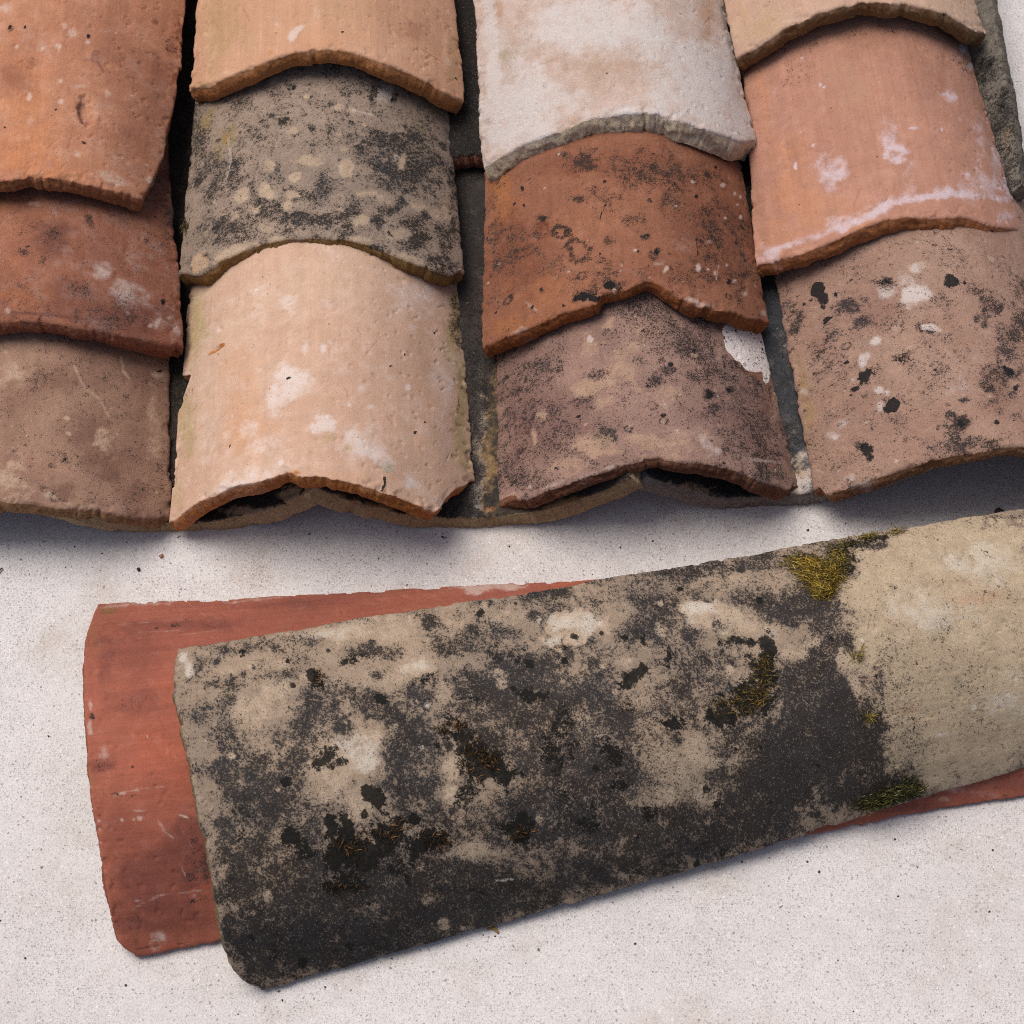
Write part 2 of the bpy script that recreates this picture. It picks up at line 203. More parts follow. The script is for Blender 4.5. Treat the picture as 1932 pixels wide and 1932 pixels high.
   ('T','s',-0.0486,0.0244,285.8,18.1,-99.7,-263.4,0.7), ('T','s',0.0435,0.0335,200.5,-5.5,53.2,-163.6,0.6), ('T','s',0.0311,0.0018,107.8,-1.7,63.6,-335.3,0.8), ('T','s',0.0572,-0.0051,132.1,-40.0,-6.2,-310.1,0.9),
   ('T','s',-0.0366,0.0242,245.7,12.4,-94.8,-329.8,0.6), ('W','s',0.0424,0.112,195.1,-5.3,51.9,-137.4,0.9), ('D','s',0.0359,0.109,445.7,-9.5,62.4,-206.7,0.8), ('D','s',0.0484,0.1109,446.3,-14.8,79.1,-176.8,0.7),
   ('T','s',0.042,0.1111,223.1,-6.0,66.0,-176.8,0.8), ('W','s',0.0483,0.0665,528.6,-17.1,114.3,-283.8,0.6), ('G','s',-0.0724,0.1079,86.4,-64.8,-90.0,-75.4,0.7), ('G','s',-0.0564,0.0889,95.8,-60.3,-94.3,-87.5,0.6),
   ('O','s',-0.0582,0.087,541.1,40.3,-129.6,-251.7,0.8), ('G','s',-0.0634,0.0785,133.4,10.7,-34.8,-63.3,0.4), ('G','s',0.0661,0.1146,77.5,-3.9,27.1,-41.1,0.35), ('O','c',-0.0719,0.0018,161.4,-112.6,-142.0,-135.0,1.1),
   ('T','s',-0.0719,0.0018,161.4,-112.6,-150.3,-142.9,1.2), ('G','s',-0.0761,0.0263,86.8,8.2,-51.4,-87.3,0.3), ('D','s',-0.0777,0.0959,179.1,17.6,-28.9,-41.6,0.5), ('D','s',-0.0665,0.0642,102.1,8.6,-35.8,-63.9,0.6),
   ('D','s',-0.0552,0.0584,138.2,9.8,-32.9,-71.4,0.35), ('D','s',-0.0478,0.0512,109.0,6.8,-25.5,-64.6,0.4), ('D','s',-0.0501,0.0173,47.6,3.1,-28.2,-73.5,0.55), ('D','s',0.0026,0.0298,142.4,1.6,-3.3,-164.4,0.6),
   ('D','s',-0.0215,0.0207,76.1,2.7,-19.3,-110.3,0.6), ('D','s',0.0498,0.0652,52.9,-1.8,24.3,-58.1,0.6), ('D','s',0.0656,0.0612,71.7,-3.5,37.1,-63.9,0.7), ('D','s',0.042,0.074,79.1,-2.1,33.5,-97.8,0.4),
   ('D','s',0.0451,0.0437,133.2,-3.9,56.7,-162.3,0.6), ('D','s',0.0089,0.0393,104.5,0.6,1.9,-130.6,0.5), ('D','s',-0.0036,0.0149,71.2,1.2,-7.3,-133.0,0.65), ('D','s',0.0154,0.0149,79.6,-0.1,6.9,-110.8,0.5),
   ('D','s',0.0466,0.0288,146.1,-4.4,66.0,-187.5,0.8), ('D','s',0.0388,0.0168,201.5,-4.6,59.3,-220.9,0.8), ('D','s',0.0574,0.0216,123.6,-5.0,65.9,-146.4,0.8), ('D','s',0.062,0.0103,123.8,-5.5,63.8,-132.7,0.9),
   ('D','s',0.0342,-0.005,108.2,-2.0,47.9,-224.6,0.9), ('D','s',0.0527,0.0024,202.5,-7.2,64.5,-167.1,0.6), ('D','s',0.0778,0.0253,157.9,-9.4,65.5,-100.6,0.6), ('D','s',0.0744,-0.0002,123.0,-6.8,59.6,-102.6,0.6),
   ('D','s',0.0828,0.0613,309.9,-20.1,32.2,-42.5,0.4), ('D','s',0.0217,0.0042,160.6,-1.1,21.2,-191.4,0.6), ('D','s',0.0643,0.0908,86.9,-4.1,50.5,-83.5,0.4), ('D','s',-0.0334,0.0309,185.1,8.7,-35.1,-131.3,0.6),
   ('D','s',-0.0119,0.0326,219.8,5.6,-20.9,-187.5,0.5), ('D','s',-0.001,0.0607,342.9,5.0,-12.1,-285.7,0.4), ('D','s',-0.0238,0.0479,166.7,6.2,-29.2,-144.1,0.4), ('D','s',0.0551,0.0439,354.7,-13.6,146.1,-324.2,0.9),
   ('D','s',0.0277,0.0663,286.7,-3.7,44.2,-232.6,0.9), ('D','s',0.0271,0.0677,630.2,-7.8,94.1,-511.2,0.9), ('D','s',0.0198,0.071,195.7,-1.1,18.1,-159.4,0.4), ('K','c',0.0409,-0.0089,651.1,-15.9,146.0,-540.3,1.0),
   ('K','s',-0.0456,0.0387,1432.6,86.2,-478.5,-1304.0,1.0), ('K','s',0.045,0.0092,643.4,547.3,273.4,-210.0,0.8), ('K','s',0.0659,0.0889,520.9,-25.6,259.2,-418.1,0.5), ('D','s',0.0627,0.0869,261.2,-12.1,121.8,-209.4,0.7),
   ('D','s',-0.0265,0.0929,366.8,14.7,-123.0,-502.2,0.8), ('W','s',-0.0255,0.0939,489.8,19.2,-198.2,-836.4,0.4), ('K','s',-0.0134,0.1113,745.6,20.0,-87.5,-619.6,0.7), ('K','s',0.0063,0.1283,216.4,1.6,0.5,-820.8,0.6),
   ('K','s',0.0468,0.1081,781.8,-24.7,176.1,-413.3,0.8), ('K','s',-0.0032,0.0982,1012.4,16.9,-49.9,-833.9,0.7), ('K','s',0.0018,0.0948,1018.7,12.0,-21.8,-836.0,0.7), ('K','s',-0.033,0.0776,1455.6,68.2,-369.4,-1269.1,0.8),
   ('K','s',-0.0211,0.0774,1491.0,51.6,-245.4,-1269.7,0.8), ('D','s',0.005,0.098,153.0,1.3,-2.2,-250.2,0.4), ('D','s',-0.0013,0.0803,177.5,-51.5,-144.5,-299.7,0.5), ('D','s',-0.0463,0.1105,138.9,8.5,-53.5,-123.9,0.3),
   ('D','s',-0.0252,0.1075,112.5,4.4,-59.7,-248.5,0.3), ('D','s',0.018,0.0905,221.8,-0.9,18.4,-179.6,0.3), ('W','s',0.0234,0.095,1035.5,-231.0,-222.7,-1204.4,0.5), ('W','s',0.0244,0.0948,1038.8,-232.0,-209.8,-1204.1,0.5),
   ('W','s',0.0255,0.0947,1042.0,-233.1,-196.8,-1203.8,0.5), ('W','s',0.0266,0.0945,1045.3,-234.1,-183.4,-1203.5,0.5), ('W','s',0.0276,0.0944,1048.5,-235.2,-170.2,-1203.1,0.5), ('W','s',0.0287,0.0942,1051.7,-236.2,-157.0,-1202.8,0.5),
   ('W','s',0.0298,0.0941,1054.9,-237.3,-143.3,-1202.4,0.5), ('W','s',0.0308,0.0939,1058.0,-238.3,-129.9,-1202.0,0.5), ('W','s',0.0319,0.0938,1061.1,-239.3,-116.4,-1201.6,0.5), ('W','s',0.033,0.0938,1064.3,-240.3,-102.5,-1201.2,0.5),
   ('W','s',0.034,0.0937,1067.3,-241.4,-88.9,-1200.8,0.5), ('W','s',0.0351,0.0936,1070.3,-242.4,-75.2,-1200.3,0.5), ('W','s',-0.0562,0.0858,-200.9,-550.2,-952.7,-168.9,0.4), ('W','s',-0.0559,0.0836,-198.5,-551.1,-954.0,-168.8,0.4),
   ('W','s',-0.0555,0.0814,-195.9,-552.0,-955.3,-168.7,0.4), ('W','s',-0.0552,0.0793,-193.6,-552.9,-956.6,-168.7,0.4), ('W','s',-0.0549,0.0771,-191.2,-553.7,-957.8,-168.6,0.4), ('W','s',-0.0546,0.075,-188.9,-554.6,-959.1,-168.6,0.4),
   ('W','s',-0.0543,0.0728,-186.4,-555.5,-960.4,-168.5,0.4), ('W','s',-0.054,0.0707,-184.1,-556.4,-961.6,-168.5,0.4), ('W','s',-0.054,0.0687,-376.4,-564.2,-826.3,103.8,0.4), ('W','s',-0.0543,0.0668,-377.1,-564.9,-826.0,103.7,0.4),
   ('W','s',-0.0546,0.065,-377.7,-565.7,-825.6,103.7,0.4), ('W','s',-0.0549,0.0631,-378.4,-566.4,-825.3,103.6,0.4), ('W','s',-0.0552,0.0613,-379.0,-567.2,-825.0,103.5,0.4), ('W','s',-0.0554,0.0594,-379.7,-567.9,-824.7,103.5,0.4),
   ('W','s',-0.0557,0.0576,-380.3,-568.7,-824.3,103.4,0.4), ('W','s',-0.056,0.0558,-381.0,-569.4,-824.0,103.4,0.4), ('W','s',-0.0563,0.0539,-381.6,-570.2,-823.7,103.3,0.4), ('W','s',-0.0566,0.0521,-382.2,-570.9,-823.4,103.2,0.4)],
  moss=[[-0.084, 0.0368, 501.5, 52.7, -107.3, -162.2, 72, 'dark']],
 ),
dict(id='C2R1', loc=[-0.1129, -0.0087, 0.016], rot=[0.0, -0.0, 0.0325], w=0.1818, ws=-0.0975, lv=0.1553, h=0.0625, s0=0.01, skew=0.0183, p=2.15, len=0.34, t=0.0118, lean=0.001, rb=0.0015, vis=0.22, seed=21, front=[(-0.991, -0.0002), (-0.879, -0.0011), (-0.739, -0.0006), (-0.618, -0.0004), (-0.536, -0.0), (-0.363, -0.001), (-0.242, -0.0014), (-0.158, 0.0013), (-0.118, -0.0001), (-0.084, -0.0024), (0.115, -0.0043), (0.234, -0.0066), (0.32, -0.0085), (0.456, -0.011), (0.598, -0.0116), (0.677, -0.0133), (0.738, -0.0138), (0.782, -0.0098), (0.833, -0.0013), (0.891, 0.0065), (0.955, 0.0125), (1.0, 0.0175)], left=[(0.0277, -1.0), (0.074, -1.0), (0.0829, -0.955), (0.0925, -0.915), (0.0972, -1.0), (0.1086, -1.0), (0.1282, -1.0)],
  spots=[('W','s',-0.0172,0.0667,176.5,5.2,-31.4,-178.4,0.66), ('W','s',-0.013,0.0584,107.1,2.7,-15.6,-110.5,0.58), ('W','s',-0.0185,0.0512,132.8,4.1,-20.0,-111.1,0.55), ('W','s',-0.023,0.0418,226.2,8.0,-34.1,-161.7,0.47),
   ('W','s',-0.0062,0.061,180.4,3.4,-22.4,-238.9,0.47), ('W','s',0.0069,0.0307,151.5,1.0,-3.4,-183.4,0.86), ('W','s',0.0025,0.0261,151.1,1.6,-13.2,-294.6,0.62), ('W','s',0.0078,0.0351,416.3,2.3,-4.5,-365.4,0.62),
   ('W','s',0.0108,0.03,418.4,1.1,2.7,-366.8,0.62), ('W','s',-0.005,0.081,461.0,8.1,-17.6,-201.6,0.47), ('W','s',0.0061,0.079,466.9,3.2,-7.8,-403.5,0.78), ('W','s',0.0107,0.0836,546.3,1.3,10.8,-703.3,0.55),
   ('W','s',0.03,0.054,280.3,-4.4,59.3,-358.7,0.43), ('W','s',0.0402,0.0639,209.9,-5.3,74.0,-284.0,0.31), ('W','o',0.0105,0.0645,330.2,0.9,4.5,-407.9,0.39), ('W','s',0.0218,0.0243,282.2,-2.2,41.8,-490.5,0.62),
   ('W','s',0.0301,0.0178,85.3,-1.3,14.3,-98.4,0.47), ('W','s',0.0389,0.0126,114.1,-2.7,30.9,-147.9,0.39), ('W','c',0.053,0.0612,670.2,-24.7,176.0,-472.4,0.94), ('W','s',0.0206,0.0427,671.9,-4.5,47.9,-580.2,0.7),
   ('W','s',0.033,0.043,422.6,-7.7,106.1,-578.5,0.55), ('W','s',0.0271,0.0535,671.9,-8.6,80.5,-574.5,0.39), ('W','s',0.0721,0.0765,181.9,-10.0,60.6,-106.9,0.35), ('W','s',0.0751,0.069,272.4,-15.7,40.6,-69.8,0.23),
   ('W','s',-0.0176,0.0075,464.6,14.0,-95.3,-598.3,0.86), ('W','s',-0.0268,0.0019,53.7,19.1,47.3,-277.9,0.43), ('W','s',-0.0528,0.0016,104.6,55.5,35.1,-207.4,0.39), ('W','s',-0.0462,0.0041,79.6,29.8,1.6,-196.1,0.35),
   ('W','s',-0.0602,0.111,539.0,41.6,-202.9,-343.0,0.55), ('W','s',0.059,0.127,125.4,-5.4,34.5,-67.3,0.23), ('W','s',0.0513,0.129,204.6,-7.4,73.2,-168.4,0.23), ('W','s',-0.0341,0.0723,216.7,10.2,-128.6,-405.6,0.31),
   ('W','s',-0.0432,0.0635,246.2,14.0,-92.1,-237.9,0.31), ('W','s',-0.0477,0.0459,976.0,60.5,-393.0,-963.7,0.78), ('W','s',-0.0372,0.0335,218.2,11.0,-57.6,-182.8,0.31), ('W','s',0.0086,0.109,162.0,0.7,0.7,-229.9,0.27),
   ('W','s',-0.0166,0.113,195.1,5.6,-31.9,-172.1,0.31), ('W','s',0.0213,0.0152,169.9,-1.2,11.5,-148.2,0.27), ('W','s',0.0534,0.0028,114.1,-4.2,46.4,-148.3,0.23), ('W','s',-0.0272,0.0205,79.0,3.2,-34.3,-147.9,0.27),
   ('N','c',-0.0592,0.0975,196.3,92.8,-20.9,-470.2,1.6), ('R','s',-0.0603,0.097,209.4,99.1,-33.3,-587.5,1.1), ('R','s',-0.0567,0.0983,424.8,97.0,-251.1,-673.9,1.0), ('K','s',-0.0591,0.0933,682.8,51.7,-776.1,-1390.6,0.8),
   ('G','s',-0.0741,0.1289,155.3,14.9,-25.3,-33.7,0.75), ('G','s',-0.0781,0.113,174.8,17.6,-29.6,-38.9,0.6), ('D','s',-0.0756,0.1339,175.5,17.2,-34.6,-44.8,0.22), ('D','s',-0.0777,0.0771,178.4,17.8,-64.9,-93.3,0.3),
   ('G','s',-0.0786,0.0504,139.9,14.1,-20.9,-31.7,0.7), ('G','s',-0.0826,0.0103,179.3,19.0,-45.7,-73.3,0.5), ('G','s',0.0829,0.1289,225.6,-14.9,29.0,-38.0,0.9), ('D','s',0.0817,0.1303,351.6,-22.8,43.5,-57.9,0.75),
   ('D','s',0.0837,0.1136,396.5,-26.3,58.5,-79.1,0.7), ('G','s',0.0851,0.0831,228.4,-15.4,23.9,-34.3,0.75), ('G','s',0.0828,0.0518,270.6,-17.5,21.8,-35.2,0.7), ('D','s',0.0818,0.0659,809.2,-51.6,35.4,-55.7,0.4),
   ('G','s',0.0868,0.0361,270.1,-18.4,29.5,-47.3,0.6), ('G','s',0.0787,0.1012,229.5,-14.1,26.0,-38.9,0.45), ('O','s',-0.0445,0.0534,73.8,4.3,-11.2,-28.8,0.45), ('O','s',-0.0338,0.0256,51.6,2.4,-16.7,-58.9,0.4),
   ('O','s',0.0627,0.0446,152.2,-6.9,12.5,-28.6,0.35), ('O','s',0.0633,0.0993,205.0,-9.6,17.7,-34.3,0.3), ('B','s',0.0446,0.1207,274.1,-8.2,16.1,-45.3,0.25), ('B','s',0.0585,0.075,332.3,-14.0,10.2,-23.3,0.25),
   ('B','s',0.0685,0.0331,278.4,-14.2,22.5,-47.9,0.25), ('O','s',0.0184,-0.0035,42.7,-0.2,15.5,-301.1,0.4), ('B','s',0.0079,0.0249,209.0,1.1,-4.7,-368.4,0.4), ('G','s',0.0088,0.0205,161.4,119.6,213.9,-225.6,0.6),
   ('G','s',0.0201,0.0147,339.5,-2.0,41.0,-593.3,0.7), ('D','s',0.0412,0.005,228.9,-5.8,54.8,-247.8,0.5), ('T','c',0.0412,0.005,228.9,-5.8,54.8,-247.8,1.1), ('B','s',0.0365,0.0094,285.6,-6.0,93.4,-494.6,0.6),
   ('B','s',0.0432,0.0115,244.6,-6.7,119.4,-492.7,0.5), ('R','s',-0.0083,-0.0004,276.5,5.8,-49.7,-501.8,0.7), ('K','s',0.0403,-0.0013,240.3,-785.8,-1350.9,-66.4,1.1), ('K','s',0.0404,-0.0026,240.2,-786.6,-1351.6,-66.4,1.1),
   ('K','s',0.0405,-0.0039,240.1,-787.4,-1352.3,-66.4,1.1), ('K','s',0.0404,-0.0054,-110.7,-747.8,-1390.9,385.1,1.1), ('K','s',0.04,-0.0069,-113.6,-748.9,-1390.4,385.1,1.1), ('K','s',0.0396,-0.0084,-116.5,-750.0,-1389.8,385.1,1.1),
   ('B','o',0.0534,-0.0033,343.2,-12.5,91.1,-297.9,0.5), ('W','s',0.0548,-0.0008,190.3,-7.2,95.0,-297.2,0.31), ('B','s',0.0301,-0.0124,345.0,-5.2,77.7,-605.0,0.5), ('K','s',-0.0143,0.0613,631.5,212.2,343.3,-1332.2,0.9),
   ('K','s',0.0435,0.0723,1115.9,-31.5,559.6,-1879.6,0.9), ('K','s',0.0623,0.0419,1173.5,-521.4,-404.4,-1603.7,0.9), ('K','s',0.0572,0.0331,1125.7,-45.5,363.2,-963.8,0.8), ('K','s',0.0695,0.1073,1083.0,-57.3,321.4,-544.1,0.7),
   ('K','s',0.0516,0.083,1663.4,-59.7,536.4,-1394.6,0.7), ('K','s',-0.0361,0.04,1528.2,75.3,-452.5,-1455.2,0.6), ('K','s',0.0687,0.0485,1107.2,-56.8,1405.2,-2842.5,0.7), ('K','s',-0.0353,-0.0307,1579.8,76.4,-396.4,-1539.7,0.1),
   ('B','s',0.0273,0.0732,795.1,991.0,1914.5,-1201.9,0.6), ('B','s',0.0277,0.074,790.8,989.9,1919.4,-1201.9,0.6), ('B','s',0.0282,0.0747,786.5,988.8,1924.4,-1201.8,0.6), ('B','s',0.0286,0.0755,781.8,987.7,1929.6,-1201.8,0.6),
   ('B','s',0.0291,0.0763,777.4,986.6,1934.6,-1201.7,0.6), ('B','s',0.0296,0.077,772.7,985.5,1939.9,-1201.7,0.6), ('B','s',0.03,0.0778,768.3,984.4,1944.9,-1201.6,0.6), ('B','s',0.0305,0.0785,763.8,983.3,1949.9,-1201.5,0.6),
   ('B','s',0.031,0.0793,759.0,982.2,1955.2,-1201.5,0.6), ('B','s',0.0314,0.0801,754.5,981.0,1960.2,-1201.4,0.6), ('B','s',0.0319,0.0809,749.6,979.9,1965.6,-1201.4,0.6), ('B','s',0.0323,0.0817,745.0,978.8,1970.6,-1201.3,0.6),
   ('B','s',0.0328,0.0824,740.4,977.7,1975.6,-1201.2,0.6), ('B','s',0.0333,0.0832,850.4,901.5,1879.5,-1321.4,0.6), ('B','s',0.0338,0.084,845.6,900.3,1885.8,-1321.3,0.6), ('B','s',0.0343,0.0847,840.8,899.2,1892.2,-1321.2,0.6),
   ('B','s',0.0348,0.0854,835.9,898.1,1898.6,-1321.1,0.6), ('B','s',0.0353,0.0862,831.0,896.9,1905.0,-1320.9,0.6), ('B','s',0.0358,0.0869,826.0,895.8,1911.4,-1320.8,0.6), ('B','s',0.0363,0.0877,821.1,894.6,1917.8,-1320.6,0.6),
   ('B','s',0.0368,0.0885,816.0,893.5,1924.3,-1320.5,0.6), ('B','s',0.0374,0.0892,811.0,892.3,1930.7,-1320.4,0.6), ('B','s',0.0379,0.09,806.0,891.1,1937.1,-1320.2,0.6), ('B','s',0.0384,0.0908,800.8,890.0,1943.6,-1320.0,0.6),
   ('B','s',0.0389,0.0916,795.7,888.8,1950.1,-1319.9,0.6), ('B','s',0.0394,0.0923,790.6,887.6,1956.5,-1319.7,0.6), ('K','s',0.0087,0.0957,1628.1,6.8,2.8,-1393.6,0.7), ('K','s',-0.0007,0.1046,1607.2,21.2,-82.7,-1385.0,0.6),
   ('B','s',-0.0659,0.1376,-854.3,-1123.5,-1514.5,3.9,0.4), ('B','s',-0.066,0.1367,-853.6,-1124.3,-1515.0,3.9,0.4), ('B','s',-0.066,0.1357,-852.9,-1125.1,-1515.6,3.9,0.4), ('B','s',-0.0661,0.1348,-852.6,-1125.8,-1515.8,3.9,0.4),
   ('B','s',-0.0661,0.1338,-851.9,-1126.6,-1516.4,3.9,0.4), ('B','s',-0.0661,0.1328,-851.2,-1127.4,-1516.9,3.9,0.4), ('B','s',-0.0662,0.1318,-850.4,-1128.2,-1517.6,3.9,0.4), ('B','s',-0.0662,0.1308,-849.7,-1129.0,-1518.1,3.9,0.4),
   ('B','s',-0.0662,0.1299,-848.9,-1129.8,-1518.7,3.9,0.4), ('B','s',-0.0663,0.1289,-848.7,-1130.5,-1518.9,3.9,0.4), ('B','s',-0.0663,0.128,-847.9,-1131.3,-1519.5,3.9,0.4), ('B','s',-0.0664,0.127,-847.2,-1132.1,-1520.0,3.9,0.4),
   ('B','s',-0.0664,0.126,-846.5,-1132.9,-1520.6,3.9,0.4), ('B','s',-0.0664,0.1251,-845.7,-1133.7,-1521.2,3.9,0.4), ('B','s',-0.0665,0.1241,-845.5,-1134.4,-1521.4,3.9,0.4), ('B','s',-0.0665,0.1232,-844.7,-1135.2,-1521.9,3.9,0.4),
   ('B','s',-0.0666,0.1222,-844.0,-1136.0,-1522.5,3.9,0.4), ('B','s',-0.0666,0.1212,-843.2,-1136.8,-1523.1,3.9,0.4), ('B','s',-0.0666,0.1203,-842.5,-1137.6,-1523.7,3.9,0.4), ('B','s',-0.0667,0.1193,-841.7,-1138.4,-1524.3,3.9,0.4),
   ('B','s',-0.0667,0.1184,-841.4,-1139.1,-1524.5,3.9,0.4), ('B','s',-0.0668,0.1174,-840.7,-1139.9,-1525.0,3.9,0.4), ('B','s',-0.0668,0.1165,-840.0,-1140.7,-1525.6,3.9,0.4), ('K','s',-0.0281,0.1213,1512.2,61.7,-403.7,-1367.7,0.8),
   ('K','s',-0.0487,0.0273,981.9,-652.8,-496.2,-526.5,0.7)],
 ),
dict(id='C3R3', loc=[0.068, 0.2212, 0.048], rot=[-0.0, 0.0, 0.0945], w=0.1719, ws=-0.1036, lv=0.1217, h=0.043, s0=0.12, skew=0.0039, p=2.15, len=0.36, t=0.0145, lean=0.004, rb=0.003, vis=0.2, seed=33, front=[(-0.995, 0.002), (-0.817, 0.0018), (-0.654, 0.0007), (-0.439, 0.001), (-0.214, 0.0019), (0.01, 0.0015), (0.184, -0.0001), (0.42, -0.0036), (0.651, -0.0069), (0.869, -0.004), (1.0, 0.0034)],
  spots=[('W','s',-0.0727,0.0977,241.7,-10.7,-15.2,-20.0,0.8), ('W','s',-0.0738,0.0518,184.6,-8.4,-29.4,-41.2,0.5), ('W','s',-0.0629,0.0259,50.4,-2.9,-30.4,-50.4,0.9), ('W','s',-0.0692,0.0116,75.6,-3.9,-67.2,-106.0,0.7),
   ('W','s',-0.0534,0.0386,84.3,-5.5,-40.0,-73.4,0.7), ('W','s',-0.0014,0.0649,25.3,-2.9,-15.7,-93.6,0.75), ('W','s',-0.0357,0.0834,60.3,-4.8,-35.4,-80.4,0.5), ('W','s',0.0238,0.0547,99.6,-14.3,2.4,-61.1,0.5),
   ('W','s',0.0159,0.0712,50.0,-6.7,-2.7,-60.4,0.5), ('W','s',0.0545,0.0288,47.0,-8.6,11.0,-27.5,0.8), ('W','s',0.0472,0.0507,71.4,-12.3,20.1,-61.1,0.6), ('W','s',0.0777,0.0126,87.0,-19.1,55.1,-83.1,0.6),
   ('W','s',-0.0357,0.0201,51.5,-4.3,-38.9,-97.1,0.5), ('W','s',0.0074,0.0026,44.2,-5.6,-28.7,-254.4,0.6), ('W','s',-0.0093,0.083,50.4,-5.4,-27.4,-120.3,0.5), ('W','s',0.0291,0.0186,75.1,-11.3,5.4,-62.7,0.4),
   ('W','s',0.0743,0.0608,162.8,-34.5,24.2,-34.5,0.6), ('B','s',-0.0407,0.067,75.7,-5.8,-31.8,-67.8,0.55), ('B','s',-0.0555,0.0856,114.4,-7.0,-29.3,-48.3,0.45), ('B','s',-0.0106,0.0422,34.1,-3.7,-31.4,-137.6,0.5),
   ('B','s',-0.0024,0.0285,38.5,-4.5,-12.5,-73.5,0.4), ('B','s',0.0251,0.0385,50.0,-7.3,5.9,-123.6,0.35), ('B','s',0.0621,0.0785,193.5,-37.2,22.5,-39.8,0.6), ('O','s',0.0645,0.0821,335.4,-65.6,35.9,-59.6,0.7),
   ('O','s',0.0622,0.0915,337.0,-64.7,69.2,-118.4,0.5), ('O','s',-0.0667,0.1104,290.8,-14.3,-66.6,-91.5,0.6), ('B','s',-0.0673,0.1117,322.7,-15.6,-67.1,-91.4,0.7), ('O','s',-0.0773,0.0398,492.3,-21.2,-129.2,-178.2,0.8),
   ('O','s',-0.0708,0.0228,333.5,-16.7,-118.5,-180.3,0.6), ('O','s',-0.0775,0.0112,299.0,-13.3,-219.8,-318.0,0.6), ('O','s',-0.0684,0.003,303.6,-16.2,-263.8,-426.4,0.5), ('O','s',-0.0726,0.0467,211.7,-10.0,-57.8,-82.8,0.4),
   ('G','s',-0.0642,0.0722,185.2,-9.9,-73.5,-110.9,0.75), ('G','s',-0.0618,0.0897,245.8,-13.5,-40.0,-60.3,0.3), ('G','s',-0.0156,0.0557,117.5,-11.9,-41.2,-153.4,0.3), ('B','s',0.0299,0.0758,73.5,-11.0,6.0,-48.1,0.3),
   ('O','s',0.003,0.0197,51.3,-6.3,-11.5,-83.8,0.3), ('O','s',-0.0313,0.0005,52.0,-4.6,-57.3,-159.9,0.3), ('O','s',0.0478,-0.005,363.6,-63.7,241.0,-847.1,1.0), ('B','s',-0.0225,0.0825,75.6,-7.1,-20.0,-60.3,0.3),
   ('K','s',-0.0067,0.0334,1538.1,-171.3,-248.9,-1245.9,0.7), ('K','s',-0.0294,0.0185,1548.6,-138.6,-447.2,-1262.5,0.7), ('K','s',-0.0318,0.0294,1541.2,-133.5,-472.9,-1253.0,0.5), ('K','s',-0.0117,0.0608,1524.3,-160.2,-294.7,-1222.2,0.6),
   ('B','s',-0.0514,0.0534,1099.9,219.7,-110.6,-1193.6,0.4), ('B','s',-0.0504,0.0533,1098.4,218.8,-100.9,-1194.1,0.4), ('B','s',-0.0494,0.0532,1096.8,217.8,-90.9,-1194.6,0.4), ('B','s',-0.0483,0.0531,1095.2,216.7,-80.9,-1195.1,0.4),
   ('B','s',-0.0473,0.053,1093.6,215.8,-71.3,-1195.5,0.4), ('B','s',-0.0462,0.053,1092.0,214.7,-61.3,-1196.0,0.4), ('B','s',-0.0452,0.0529,1090.3,213.8,-51.7,-1196.5,0.4), ('B','s',-0.0442,0.0529,1088.6,212.7,-41.8,-1196.9,0.4),
   ('B','s',-0.0432,0.0529,1086.9,211.7,-32.3,-1197.4,0.4), ('B','s',-0.0421,0.0528,1085.1,210.7,-22.4,-1197.8,0.4), ('B','s',-0.0411,0.0528,1083.3,209.7,-12.5,-1198.3,0.4), ('B','s',-0.04,0.0528,1081.6,208.7,-3.0,-1198.7,0.4),
   ('B','s',-0.039,0.0528,1079.7,207.6,6.8,-1199.1,0.4), ('B','s',-0.038,0.0528,1077.9,206.6,16.2,-1199.5,0.4), ('B','s',-0.0369,0.0529,1076.0,205.6,26.0,-1199.9,0.4), ('B','s',-0.0359,0.0529,1074.1,204.6,35.4,-1200.3,0.4),
   ('B','s',-0.0348,0.0529,1072.1,203.5,45.1,-1200.7,0.4), ('B','s',-0.0338,0.053,1070.1,202.5,54.8,-1201.1,0.4), ('B','s',-0.0328,0.053,1068.2,201.5,64.1,-1201.5,0.4), ('D','o',-0.0775,0.0297,370.7,-16.1,-179.3,-251.2,0.35),
   ('D','o',-0.0699,0.0222,214.7,-11.0,-117.3,-180.3,0.3), ('T','s',-0.011,0.0383,768.4,-82.1,-143.1,-621.1,0.5)],
 ),
dict(id='C3R2', loc=[0.0699, 0.1026, 0.032], rot=[0.0, -0.0, 0.0527], w=0.1741, ws=-0.1081, lv=0.1227, h=0.05, s0=0.06, skew=0.0608, p=2.15, len=0.34, t=0.0118, lean=0.001, rb=0.0025, vis=0.2, seed=32, front=[(-0.996, 0.0023), (-0.756, -0.0017), (-0.54, -0.0014), (-0.327, -0.0014), (-0.234, -0.0006), (-0.221, 0.0027), (-0.148, 0.0055), (-0.033, 0.0051), (0.056, 0.0077), (0.119, 0.0093), (0.199, 0.006), (0.284, 0.0006), (0.367, -0.0044), (0.585, -0.0079), (0.774, -0.0073), (0.987, 0.0)],
  spots=[('D','s',-0.0189,0.1,141.5,-8.1,-38.1,-128.7,0.85), ('D','s',-0.0181,0.0935,222.9,-12.9,-82.3,-287.4,0.9), ('D','s',-0.0231,0.1001,103.8,-5.5,-32.9,-99.1,0.45), ('D','s',-0.0322,0.1094,258.2,-11.1,-178.2,-426.8,0.5),
   ('D','s',-0.0131,0.105,387.9,-24.4,-79.5,-320.4,0.6), ('N','c',-0.0488,0.063,195.5,-5.4,-58.0,-110.5,1.8), ('B','s',-0.0488,0.063,195.5,-5.4,-58.0,-110.5,0.95), ('D','s',-0.0472,0.0694,260.3,-7.6,-272.8,-527.9,0.9),
